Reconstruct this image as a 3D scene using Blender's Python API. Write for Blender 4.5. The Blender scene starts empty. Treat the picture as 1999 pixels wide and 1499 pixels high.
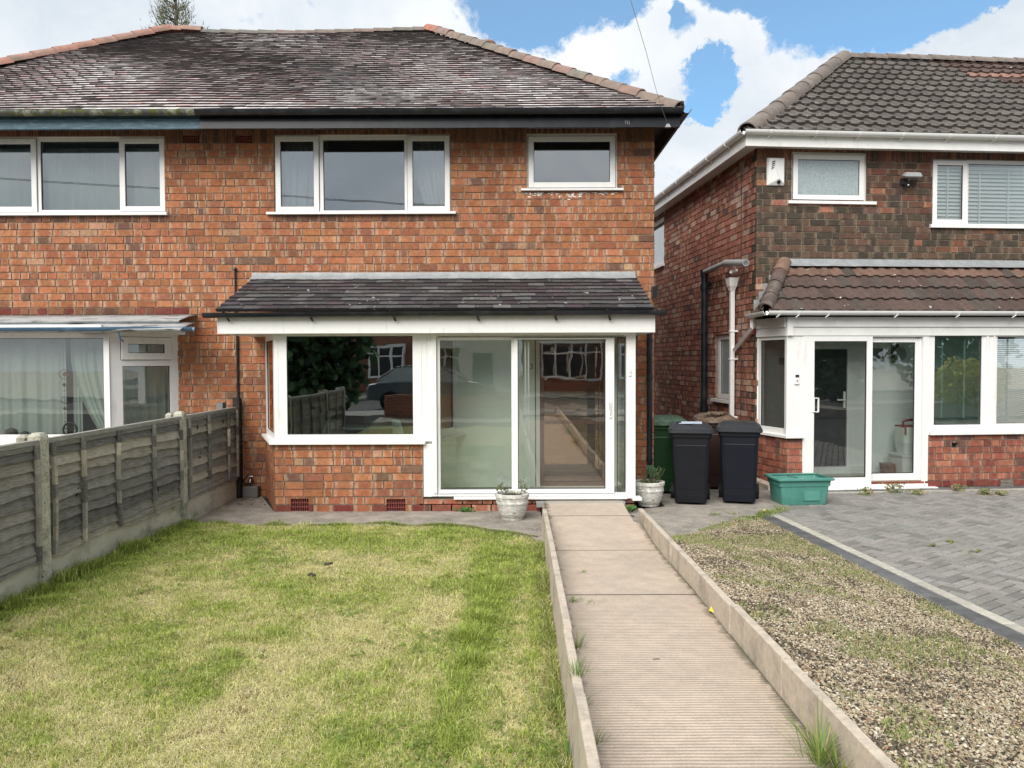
import bpy, math, random
import numpy as np
from mathutils import Vector, Matrix, Euler, noise as mnoise

sc = bpy.context.scene
COL = sc.collection
R = math.radians

# ------------------------------------------------------------------ camera
F = 1500.0                      # focal length in photo pixels (photo 1999 x 1499)
CAMZ = 1.78
cam_d = bpy.data.cameras.new('camera')
cam_d.sensor_width = 36; cam_d.lens = 36*F/1999.0
cam_d.clip_start = 0.05; cam_d.clip_end = 2000
cam = bpy.data.objects.new('camera', cam_d); COL.objects.link(cam)
PITCH = math.atan(44.5/F); ROLL = R(0.2)
ROT = Euler((R(90)-PITCH, 0, 0)).to_matrix() @ Matrix.Rotation(-ROLL, 3, 'Z')
cam.matrix_world = Matrix.Translation((0, 0, CAMZ)) @ ROT.to_4x4()
sc.camera = cam
CAM = Vector((0, 0, CAMZ))

# ------------------------------------------------------------------ sun, exposure
SUN_EL, SUN_AZ = R(40), R(205)        # azimuth clockwise from +Y
sun_d = bpy.data.lights.new('sun', 'SUN'); sun_d.energy = 1.7; sun_d.angle = R(45)
sun_d.color = (1.0, 0.96, 0.9)
sun = bpy.data.objects.new('sun', sun_d); COL.objects.link(sun)
sd = Vector((math.sin(SUN_AZ)*math.cos(SUN_EL), math.cos(SUN_AZ)*math.cos(SUN_EL), math.sin(SUN_EL)))
sun.rotation_euler = (-sd).to_track_quat('-Z', 'Y').to_euler()
sc.view_settings.view_transform = 'Standard'
sc.view_settings.look = 'None'
sc.view_settings.gamma = 1
sc.view_settings.exposure = 1.36
try:
    sc.cycles.max_bounces = 10; sc.cycles.transparent_max_bounces = 24
    sc.cycles.diffuse_bounces = 6; sc.cycles.glossy_bounces = 4
    sc.cycles.caustics_reflective = False; sc.cycles.caustics_refractive = False
    sc.cycles.use_denoising = True
except Exception:
    pass

# ------------------------------------------------------------------ pixel helpers (used to find positions on real planes)
def ray(px, py):
    return ROT @ Vector(((px-999.5)/F, (749.5-py)/F, -1.0))
def onY(px, py, Y):
    d = ray(px, py); return CAM + d*(Y/d.y)
def onZ(px, py, z):
    d = ray(px, py); return CAM + d*((z-CAMZ)/d.z)
def loc(M, px, py, d=0.0):
    """local (u, z) on the plane y=d of frame M hit by the line of sight"""
    I = M.inverted(); o = I @ CAM; r = I.to_3x3() @ ray(px, py)
    t = (d-o.y)/r.y; p = o + r*t
    return p.x, p.z

# ------------------------------------------------------------------ node helpers
class NT:
    def __init__(s, nt): s.nt = nt; s.n = nt.nodes; s.l = nt.links
    def node(s, t, **kw):
        n = s.n.new(t)
        for k, v in kw.items():
            if k == 'inp':
                for a, b in v.items():
                    if isinstance(b, bpy.types.NodeSocket): s.l.new(b, n.inputs[a])
                    else: n.inputs[a].default_value = b
            else: setattr(n, k, v)
        return n
    def math(s, op, a, b=0.0, clamp=False):
        n = s.n.new('ShaderNodeMath'); n.operation = op; n.use_clamp = clamp
        for i, v in enumerate((a, b)):
            if isinstance(v, bpy.types.NodeSocket): s.l.new(v, n.inputs[i])
            else: n.inputs[i].default_value = v
        return n.outputs[0]
    def mix(s, fac, a, b, mode='MIX'):
        n = s.n.new('ShaderNodeMixRGB'); n.blend_type = mode
        for i, v in enumerate((fac, a, b)):
            if isinstance(v, bpy.types.NodeSocket): s.l.new(v, n.inputs[i])
            else:
                n.inputs[i].default_value = v if i == 0 else (*v[:3], 1)
        return n.outputs[0]
    def ramp(s, fac, stops):
        n = s.n.new('ShaderNodeValToRGB'); e = n.color_ramp.elements
        while len(e) > 1: e.remove(e[-1])
        for i, (p, c) in enumerate(stops):
            q = e[0] if i == 0 else e.new(p)
            q.position = p
            q.color = (c, c, c, 1) if isinstance(c, (int, float)) else (*c, 1)
        s.l.new(fac, n.inputs[0]); return n.outputs[0]
    def noise(s, vec, scale, detail=4, rough=0.55, dist=0.0):
        n = s.node('ShaderNodeTexNoise', inp={'Scale': scale, 'Detail': detail, 'Roughness': rough, 'Distortion': dist})
        s.l.new(vec, n.inputs['Vector']); return n.outputs['Fac']

# ------------------------------------------------------------------ world: Nishita sky with clouds
def make_world():
    w = bpy.data.worlds.new('World'); sc.world = w; w.use_nodes = True
    t = NT(w.node_tree); w.node_tree.nodes.clear()
    sky = t.node('ShaderNodeTexSky'); sky.sky_type = 'NISHITA'; sky.sun_disc = False
    sky.sun_elevation = SUN_EL; sky.sun_rotation = SUN_AZ
    sky.air_density = 1.0; sky.dust_density = 0.6; sky.ozone_density = 1.5
    tc = t.node('ShaderNodeTexCoord'); d = tc.outputs['Generated']
    sep = t.node('ShaderNodeSeparateXYZ'); t.l.new(d, sep.inputs[0])
    x, y, z = sep.outputs
    # distorted direction so cloud edges break up
    wn = t.node('ShaderNodeTexNoise', inp={'Scale': 11.0, 'Detail': 8.0, 'Roughness': 0.7}); t.l.new(d, wn.inputs['Vector'])
    wsep = t.node('ShaderNodeSeparateXYZ'); t.l.new(wn.outputs['Color'], wsep.inputs[0])
    az = t.math('ARCTAN2', x, y)
    az = t.math('ADD', az, t.math('MULTIPLY', t.math('SUBTRACT', wsep.outputs[0], 0.5), 0.11))
    el = t.math('ADD', z, t.math('MULTIPLY', t.math('SUBTRACT', wsep.outputs[1], 0.5), 0.07))
    field = None
    #      px    py   radius_x radius_y  weight   (openings in the cloud, as directions in the sky)
    spots = [(1050, 15, 160, 72, 1.2), (1250, -60, 200, 60, 1.1), (1480, -10, 100, 42, 1.05), (1700, 30, 160, 64, 1.3), (1850, -10, 140, 50, 1.1),
             (1385, 165, 46, 56, .88), (1205, 150, 34, 24, .8), (1350, 225, 62, 24, .84), (1400, 112, 34, 26, .7), (1300, 205, 30, 20, .7), (1325, 60, 40, 26, .62), (1430, 150, 26, 30, .7),
             (500, 38, 60, 16, .55), (600, 15, 24, 26, .6), (1310, 45, 22, 16, .5),
             (40, 40, 150, 60, .42), (1360, 340, 90, 60, .42), (1990, 90, 60, 50, -.9), (1330, 260, 50, 20, -.4)]
    for px, py, rx, ry, wgt in spots:
        v = ray(px, py).normalized()
        a0 = math.atan2(v.x, v.y); e0 = v.z
        da = t.math('DIVIDE', t.math('SUBTRACT', az, a0), rx/F*0.95)
        de = t.math('DIVIDE', t.math('SUBTRACT', el, e0), ry/F*0.9)
        q = t.math('ADD', t.math('MULTIPLY', da, da), t.math('MULTIPLY', de, de))
        g = t.math('MULTIPLY', t.math('EXPONENT', t.math('MULTIPLY', t.math('MULTIPLY', q, q), -0.7)), wgt)
        field = g if field is None else t.math('ADD', field, g)
    # generic broken cloud elsewhere
    comb = t.node('ShaderNodeCombineXYZ')
    zz = t.math('ADD', t.math('MAXIMUM', z, 0.0), 0.22)
    t.l.new(t.math('DIVIDE', x, zz), comb.inputs[0]); t.l.new(t.math('DIVIDE', y, zz), comb.inputs[1])
    n1 = t.noise(comb.outputs[0], 1.1, 7, 0.6, 0.3)
    n2 = t.noise(d, 15.0, 7, 0.68, 0.6)
    field = t.math('ADD', field, t.math('MULTIPLY', t.math('SUBTRACT', n2, 0.5), 1.25))
    field = t.math('ADD', field, t.math('MULTIPLY', t.math('SUBTRACT', n1, 0.5), 0.18))
    hole = t.ramp(field, [(0.50, 0.0), (0.82, 1.0)])
    # brightness structure of the clouds: greyer overhead and to the south behind the camera
    cb = t.ramp(n1, [(0.3, (2.9, 3.15, 3.4)), (0.65, (4.2, 4.25, 4.3))])
    back = t.ramp(y, [(0.0, 0.5), (0.35, 1.0)])    # y<0 : behind the viewer
    n = t.node('ShaderNodeMath'); 
    cb = t.mix(1.0, cb, t.ramp(t.noise(d, 5.0, 6, .6, .6), [(.36, (.84, .88, .92)), (.60, (1.04, 1.04, 1.04))]), 'MULTIPLY')
    cb = t.mix(1.0, cb, t.mix(back, (.62, .66, .72), (1, 1, 1)), 'MULTIPLY')
    blue = t.mix(1.0, sky.outputs[0], (.32, .58, .68), 'MULTIPLY')
    pale = t.mix(0.14, blue, (4.0, 4.6, 5.0))
    col = t.mix(hole, cb, pale)
    bg = t.node('ShaderNodeBackground', inp={'Color': col, 'Strength': 0.10})
    out = t.node('ShaderNodeOutputWorld'); t.l.new(bg.outputs[0], out.inputs[0])
make_world()

# ------------------------------------------------------------------ materials
MATS = {}
def mat(name, color=(.5, .5, .5), rough=.6, attr=False, amt=.15, scale=8.0, color2=None, c2=(.55, .7), c2scale=3.0,
        bump=0.0, bscale=60.0, spec=.5, metal=0.0, stretch=None, speck=None, speckscale=40., speckth=(.68, .72),
        transl=0.0, coat=0.0):
    m = bpy.data.materials.new(name); m.use_nodes = True; t = NT(m.node_tree)
    b = m.node_tree.nodes['Principled BSDF']
    pos = t.node('ShaderNodeTexCoord').outputs['Object']
    if stretch:
        mp = t.node('ShaderNodeMapping'); mp.inputs['Scale'].default_value = stretch
        t.l.new(pos, mp.inputs[0]); pos = mp.outputs[0]
    base = t.node('ShaderNodeAttribute', attribute_name='col').outputs['Color'] if attr else (*color, 1)
    n = t.noise(pos, scale, 5, .6)
    f = t.ramp(n, [(.3, 1-amt), (.7, 1+amt)])
    c = t.mix(1.0, base, f, 'MULTIPLY')
    if color2:
        n2 = t.noise(pos, c2scale, 6, .65)
        c = t.mix(t.ramp(n2, [(c2[0], 0.), (c2[1], 1.)]), c, color2)
    if speck:
        n3 = t.noise(pos, speckscale, 2, .5)
        c = t.mix(t.ramp(n3, [(speckth[0], 0.), (speckth[1], 1.)]), c, speck)
    t.l.new(c, b.inputs['Base Color'])
    b.inputs['Roughness'].default_value = rough
    b.inputs['Specular IOR Level'].default_value = spec
    b.inputs['Metallic'].default_value = metal
    if coat: b.inputs['Coat Weight'].default_value = coat
    if bump:
        bn = t.node('ShaderNodeBump', inp={'Strength': 1.0, 'Distance': bump})
        t.l.new(t.noise(pos, bscale, 5, .6), bn.inputs['Height']); t.l.new(bn.outputs[0], b.inputs['Normal'])
    if transl:
        tr = t.node('ShaderNodeBsdfTranslucent'); t.l.new(c, tr.inputs[0])
        ms = t.node('ShaderNodeMixShader', inp={0: transl}); t.l.new(b.outputs[0], ms.inputs[1]); t.l.new(tr.outputs[0], ms.inputs[2])
        t.l.new(ms.outputs[0], m.node_tree.nodes['Material Output'].inputs[0])
    MATS[name] = m; return m

def glass(name, tint=(.86, .9, .88), gcol=(1, 1, 1), refl=.16, rough=0.0, wav=0.0, wscale=2.0, frost=0.0, alpha=0.0):
    m = bpy.data.materials.new(name); m.use_nodes = True; t = NT(m.node_tree)
    m.node_tree.nodes.remove(m.node_tree.nodes['Principled BSDF'])
    tr = t.node('ShaderNodeBsdfTransparent'); tr.inputs[0].default_value = (*tint, 1)
    gl = t.node('ShaderNodeBsdfGlossy', inp={'Roughness': rough}); gl.inputs[0].default_value = (*gcol, 1)
    lw = t.node('ShaderNodeLayerWeight', inp={'Blend': 0.35})
    fac = t.math('ADD', t.math('MULTIPLY', lw.outputs['Fresnel'], 0.75), refl-0.02, True)
    if wav:
        pos = t.node('ShaderNodeTexCoord').outputs['Object']
        bn = t.node('ShaderNodeBump', inp={'Strength': 1.0, 'Distance': wav})
        t.l.new(t.noise(pos, wscale, 2, .5, .4), bn.inputs['Height']); t.l.new(bn.outputs[0], gl.inputs['Normal'])
    first = tr.outputs[0]
    if frost:
        df = t.node('ShaderNodeBsdfDiffuse'); df.inputs[0].default_value = (.42, .5, .5, 1)
        pos = t.node('ShaderNodeTexCoord').outputs['Object']
        nn = t.noise(pos, 55, 3, .6, 1.0)
        cc = t.ramp(nn, [(.35, (.30, .38, .39)), (.65, (.52, .6, .6))]); t.l.new(cc, df.inputs[0])
        mf = t.node('ShaderNodeMixShader', inp={0: frost}); t.l.new(tr.outputs[0], mf.inputs[1]); t.l.new(df.outputs[0], mf.inputs[2])
        first = mf.outputs[0]
        if not wav:
            b2 = t.node('ShaderNodeBump', inp={'Strength': 1.0, 'Distance': .003}); t.l.new(nn, b2.inputs['Height']); t.l.new(b2.outputs[0], gl.inputs['Normal'])
    ms = t.node('ShaderNodeMixShader'); t.l.new(fac, ms.inputs[0]); t.l.new(first, ms.inputs[1]); t.l.new(gl.outputs[0], ms.inputs[2])
    t.l.new(ms.outputs[0], m.node_tree.nodes['Material Output'].inputs[0])
    MATS[name] = m; return m

def brick_mat():
    m = bpy.data.materials.new('brick'); m.use_nodes = True; t = NT(m.node_tree)
    b = m.node_tree.nodes['Principled BSDF']
    at = t.node('ShaderNodeAttribute', attribute_name='col')
    pos = t.node('ShaderNodeTexCoord').outputs['Object']
    uv = t.node('ShaderNodeUVMap').outputs[0]
    sp = t.node('ShaderNodeSeparateXYZ'); t.l.new(uv, sp.inputs[0])
    u = t.math('ADD', sp.outputs[0], t.math('MULTIPLY', t.math('SUBTRACT', t.noise(pos, 35, 3, .6), .5), .28))
    e = t.math('MULTIPLY', t.math('ABSOLUTE', t.math('SUBTRACT', u, .5)), 2.0)       # 1 at the ends
    e = t.ramp(e, [(.55, 0.), (.78, 1.)])
    ef = t.math('MULTIPLY', e, at.outputs['Alpha'])
    n = t.noise(pos, 22, 6, .7)
    c = t.mix(1.0, at.outputs['Color'], t.ramp(n, [(.25, .6), (.75, 1.3)]), 'MULTIPLY')
    c = t.mix(t.math('MULTIPLY', ef, t.ramp(n, [(.35, .25), (.6, .75)])), c, (.60, .40, .26))
    n4 = t.noise(pos, 160, 3, .6)
    c = t.mix(1.0, c, t.ramp(n4, [(.3, .8), (.7, 1.18)]), 'MULTIPLY')
    n5 = t.noise(pos, 1.3, 4, .6)
    c = t.mix(1.0, c, t.ramp(n5, [(.3, (.80, .78, .78)), (.65, (1.06, 1.05, 1.04))]), 'MULTIPLY')
    c = t.mix(1.0, c, (.90, .96, 1.02), 'MULTIPLY')
    t.l.new(c, b.inputs['Base Color'])
    b.inputs['Roughness'].default_value = .9; b.inputs['Specular IOR Level'].default_value = .25
    bn = t.node('ShaderNodeBump', inp={'Strength': 1.0, 'Distance': .004})
    t.l.new(t.noise(pos, 60, 5, .65), bn.inputs['Height']); t.l.new(bn.outputs[0], b.inputs['Normal'])
    MATS['brick'] = m
brick_mat()
glass('glass', refl=.17)
glass('glass_sky', tint=(.9, .93, .93), refl=.22, wav=.0006, wscale=1.2)
glass('glass_wavy', tint=(.86, .92, .88), refl=.2, wav=.0022, wscale=1.7)
glass('glass_bay', tint=(.80, .90, .86), refl=.18, wav=.001, wscale=1.6)
glass('glass_door', tint=(.95, .98, .96), refl=.08, wav=.0012, wscale=1.8)
glass('glass_obscure', tint=(.5, .58, .58), refl=.12, frost=.75)
glass('glass_smoke', tint=(.45, .30, .22), refl=.34, wav=.001, gcol=(.85, .60, .46))
mat('upvc', (.80, .80, .78), .38, amt=.04, scale=3, color2=(.56, .55, .50), c2=(.56, .82), c2scale=3.0, stretch=(3, 3, .6))
mat('upvc_dirty', (.80, .80, .77), .45, amt=.05, scale=5, color2=(.60, .60, .55), c2=(.58, .8), c2scale=7)
mat('gasket', (.02, .02, .02), .6)
mat('black_gloss', (.012, .014, .018), .3, amt=.3, scale=6, color2=(.045, .05, .058), c2=(.5, .8), c2scale=5)
mat('blue_paint', (.05, .12, .16), .5, amt=.25, scale=7, color2=(.16, .26, .32), c2=(.5, .72), c2scale=6, stretch=(1, 1, 5))
mat('blue_gutter', (.06, .14, .23), .4, amt=.2, scale=5, color2=(.16, .27, .38), c2=(.5, .7), c2scale=5)
mat('mossy_gutter', (.09, .10, .09), .7, amt=.4, scale=9, color2=(.30, .31, .24), c2=(.48, .6), c2scale=6, speck=(.10, .11, .02), speckscale=11, speckth=(.5, .6))
mat('lead', (.27, .285, .29), .5, amt=.12, scale=8, color2=(.38, .40, .40), c2=(.5, .75), c2scale=6, bump=.004, bscale=12)
mat('lead_white', (.44, .46, .46), .55, amt=.22, scale=8, color2=(.12, .115, .115), c2=(.54, .64), c2scale=4, bump=.006, bscale=10, stretch=(1, 3, 5))
mat('tile', attr=True, rough=.62, amt=.25, scale=14, bump=.003, bscale=50, spec=.5)
mat('slate', attr=True, rough=.5, amt=.25, scale=25, bump=.003, bscale=40, speck=(.5, .5, .47), speckscale=14, speckth=(.70, .73), spec=.5)
mat('pantile', attr=True, rough=.8, amt=.22, scale=12, bump=.004, bscale=90, speck=(.6, .6, .55), speckscale=16, speckth=(.745, .755))
mat('ridge_tile', attr=True, rough=.85, amt=.25, scale=10, bump=.003, bscale=60, color2=(.20, .17, .14), c2=(.5, .75), c2scale=6)
mat('mortar_grey', (.30, .27, .23), .9, amt=.3, scale=20, bump=.006, bscale=40)
mat('kerb', (.54, .46, .365), .9, amt=.16, scale=30, color2=(.26, .225, .185), c2=(.48, .78), c2scale=4, bump=.0015, bscale=220, speck=(.62, .56, .48), speckscale=130, speckth=(.62, .68))
mat('post_concrete', (.46, .445, .36), .9, amt=.2, scale=16, color2=(.15, .15, .105), c2=(.5, .72), c2scale=5, bump=.003, bscale=120, speck=(.10, .10, .08), speckscale=70, speckth=(.62, .67))
mat('gravel_board', (.50, .475, .39), .9, amt=.12, scale=4, color2=(.20, .20, .13), c2=(.5, .75), c2scale=3, stretch=(1, 1, 2), bump=.002, bscale=100)
mat('apron', (.32, .285, .24), .92, amt=.25, scale=6, color2=(.17, .155, .13), c2=(.45, .7), c2scale=2.5, bump=.006, bscale=45, speck=(.44, .40, .34), speckscale=60, speckth=(.6, .66))
mat('soil', (.07, .055, .04), .95, amt=.5, scale=25, bump=.01, bscale=50)
mat('thatch', attr=True, rough=.9, amt=.3, scale=50, spec=.1)
mat('blade', attr=True, rough=.6, amt=.1, scale=10, transl=.3, spec=.25)
mat('leaf', attr=True, rough=.55, amt=.2, scale=30, transl=.25, spec=.3)
mat('pebble', attr=True, rough=.7, amt=.2, scale=120, spec=.3)
mat('wood_grey', attr=True, rough=.85, amt=.38, scale=10, stretch=(30, .9, 14), bump=.003, bscale=8, spec=.2, color2=(.30, .285, .25), c2=(.56, .78), c2scale=5)
mat('paver', attr=True, rough=.8, amt=.16, scale=18, bump=.0015, bscale=180, color2=(.27, .27, .265), c2=(.5, .85), c2scale=1.2)
mat('paver_joint', (.035, .033, .03), .95)
mat('plaster', (.80, .85, .78), .8, amt=.03)
mat('plaster_white', (.80, .83, .82), .8, amt=.03)
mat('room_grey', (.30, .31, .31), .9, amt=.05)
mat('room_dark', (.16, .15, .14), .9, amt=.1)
mat('floor_tile', (.55, .53, .48), .5, amt=.08)
mat('carpet', (.2, .18, .16), .95)
mat('curtain', (.74, .80, .75), .9, amt=.06, scale=20, transl=.35, stretch=(6, 6, 1))
mat('net_curtain', (.72, .78, .80), .9, amt=.08, scale=12, transl=.4, stretch=(5, 5, .6), color2=(.55, .62, .65), c2=(.4, .7), c2scale=3)
mat('blind', (.84, .87, .88), .6, amt=.03)
mat('bin_black', (.006, .007, .010), .5, spec=.3, amt=.2, scale=4, bump=.0006, bscale=200)
mat('bin_navy', (.004, .006, .012), .5, spec=.3, amt=.2, scale=4, bump=.0006, bscale=200)
mat('lid_grey', (.026, .029, .034), .45, amt=.2, scale=6)
mat('bin_green', (.005, .034, .009), .4, amt=.2, scale=4)
mat('lid_green', (.05, .10, .06), .5, amt=.3, scale=9, color2=(.16, .2, .15), c2=(.5, .75), c2scale=6)
mat('bin_brown', (.028, .012, .009), .45, amt=.2, scale=5)
mat('lid_brown', (.13, .085, .055), .6, amt=.3, scale=9, color2=(.3, .24, .18), c2=(.5, .7), c2scale=6)
mat('rubber', (.012, .012, .012), .8)
mat('box_green', (.075, .25, .205), .5, amt=.1, scale=5, color2=(.15, .32, .27), c2=(.55, .85), c2scale=6)
mat('planter', (.52, .51, .46), .85, amt=.2, scale=9, color2=(.15, .14, .10), c2=(.53, .68), c2scale=11, stretch=(1, 1, 1.6), speck=(.70, .69, .65), speckscale=26, speckth=(.54, .62), bump=.003, bscale=60)
mat('grey_pvc', (.33, .34, .34), .45, amt=.1, scale=5)
mat('chrome', (.6, .6, .6), .25, metal=1)
mat('airbrick', (.16, .035, .028), .8, amt=.25, scale=30)
mat('white_plastic', (.78, .78, .77), .4, amt=.03)
mat('red', (.28, .02, .03), .5)
mat('paper_blue', (.5, .58, .68), .7)
mat('brown_wood', (.16, .07, .04), .4, amt=.3, scale=6, stretch=(8, 8, 1))
mat('green_glow', (.28, .38, .18), .6)
mat('yellow', (.75, .62, .08), .6)
mat('wire', (.05, .05, .06), .5)
mat('grey_card', (.2, .24, .24), .7)
mat('conifer', attr=True, rough=.7, amt=.2, scale=3, transl=.2)
mat('bark', (.12, .09, .07), .95, amt=.3, scale=20, bump=.01, bscale=30)
mat('asphalt', (.06, .06, .06), .9, amt=.2, scale=40)
mat('pavement', (.26, .25, .23), .9, amt=.15, scale=10)
mat('render_white', (.7, .69, .66), .85, amt=.06, scale=3)
mat('car_paint', (.10, .13, .15), .25, amt=.02, coat=1.0)
mat('black_plastic', (.02, .02, .022), .4)
mat('lamp_glass', (.3, .34, .34), .15)
mat('stainless', (.55, .55, .55), .3, metal=1)
mat('path', (.43, .36, .30), .92, amt=.12, scale=5)

def path_mat():
    m = MATS['path']; t = NT(m.node_tree); b = m.node_tree.nodes['Principled BSDF']
    pos = t.node('ShaderNodeTexCoord').outputs['Object']
    sp = t.node('ShaderNodeSeparateXYZ'); t.l.new(pos, sp.inputs[0])
    n1 = t.noise(pos, 2.2, 5, .65); n2 = t.noise(pos, 90, 4, .7); n3 = t.noise(pos, 300, 2, .5)
    c = t.mix(t.ramp(n1, [(.35, 0.), (.7, 1.)]), (.56, .455, .36), (.46, .375, .30))
    c = t.mix(1.0, c, t.ramp(n2, [(.3, .80), (.7, 1.16)]), 'MULTIPLY')
    n6 = t.noise(pos, 9, 5, .7)
    c = t.mix(1.0, c, t.ramp(n6, [(.3, .86), (.65, 1.06)]), 'MULTIPLY')
    c = t.mix(t.ramp(n3, [(.62, 0.), (.7, .6)]), c, (.68, .63, .55))
    wv = t.math('SINE', t.math('MULTIPLY', t.math('ADD', sp.outputs[1], t.math('MULTIPLY', t.noise(pos, 6, 2, .5), .012)), 2*math.pi/.028))
    near = t.ramp(t.math('ADD', sp.outputs[1], t.math('MULTIPLY', n1, .8)), [(0.0, 1.), (1.0, 0.)])
    g = m.node_tree.nodes
    fade = t.math('SUBTRACT', 1.0, t.math('DIVIDE', t.math('SUBTRACT', t.math('ADD', sp.outputs[1], t.math('MULTIPLY', n1, 1.2)), 5.6), 1.0), True)
    ridge = t.math('MULTIPLY', wv, fade)
    groove = t.math('MULTIPLY', t.ramp(ridge, [(.0, 0.), (1.0, 1.)]), 1.0)
    c = t.mix(t.math('MULTIPLY', t.ramp(t.math('MULTIPLY', ridge, -1.0), [(.35, 0.), (.95, 1.)]), t.ramp(n2, [(.35, .0), (.65, .42)])), c, (.34, .275, .215))
    # grime and moss gathered along the two kerbs
    for x0, s in ((1.367, -.011), (.372, -.0115)):
        line = t.math('ADD', t.math('MULTIPLY', t.math('SUBTRACT', 8.3, sp.outputs[1]), s), x0)
        dd = t.math('ABSOLUTE', t.math('SUBTRACT', sp.outputs[0], line))
        e = t.math('SUBTRACT', 1.0, t.math('DIVIDE', dd, t.math('ADD', t.math('MULTIPLY', t.math('MAXIMUM', t.math('SUBTRACT', n6, .38), 0.0), .32), .012)), True)
        c = t.mix(t.math('MULTIPLY', e, .95), c, (.085, .08, .05))
    t.l.new(c, b.inputs['Base Color'])
    bn = t.node('ShaderNodeBump', inp={'Strength': 1.0, 'Distance': .0022}); t.l.new(t.math('ADD', ridge, t.math('MULTIPLY', n2, 1.4)), bn.inputs['Height'])
    t.l.new(bn.outputs[0], b.inputs['Normal'])
path_mat()

def far_brick(name, c1, c2, mo):
    m = bpy.data.materials.new(name); m.use_nodes = True; t = NT(m.node_tree); b = m.node_tree.nodes['Principled BSDF']
    pos = t.node('ShaderNodeTexCoord').outputs['Object']
    mp = t.node('ShaderNodeMapping'); mp.inputs['Rotation'].default_value = (R(90), 0, 0); t.l.new(pos, mp.inputs[0])
    br = t.node('ShaderNodeTexBrick', inp={'Color1': (*c1, 1), 'Color2': (*c2, 1), 'Mortar': (*mo, 1), 'Scale': 1.0, 'Mortar Size': .01, 'Brick Width': .23, 'Row Height': .09})
    t.l.new(mp.outputs[0], br.inputs['Vector']); t.l.new(br.outputs[0], b.inputs['Base Color']); b.inputs['Roughness'].default_value = .9
    MATS[name] = m
far_brick('brick_far', (.30, .09, .05), (.2, .07, .045), (.25, .2, .16))

# ------------------------------------------------------------------ mesh builder
def wmat(o):
    M = o.matrix_basis.copy() if not o.get('_wm') else Matrix([o['_wm'][i*4:i*4+4] for i in range(4)])
    return M
def world_of(o):
    M = Matrix.Identity(4)
    while o is not None:
        M = Matrix.LocRotScale(o.location, o.rotation_euler, o.scale) @ M; o = o.parent
    return M

def rr(w, d, r, z, cx=0., cy=0., n=3):
    pts = []
    for k, (sx, sy) in enumerate(((1, 1), (-1, 1), (-1, -1), (1, -1))):
        for i in range(n+1):
            a = R(90)*(k + i/n)
            pts.append((cx+sx*(w/2-r)+r*math.cos(a), cy+sy*(d/2-r)+r*math.sin(a), z))
    return pts

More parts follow.
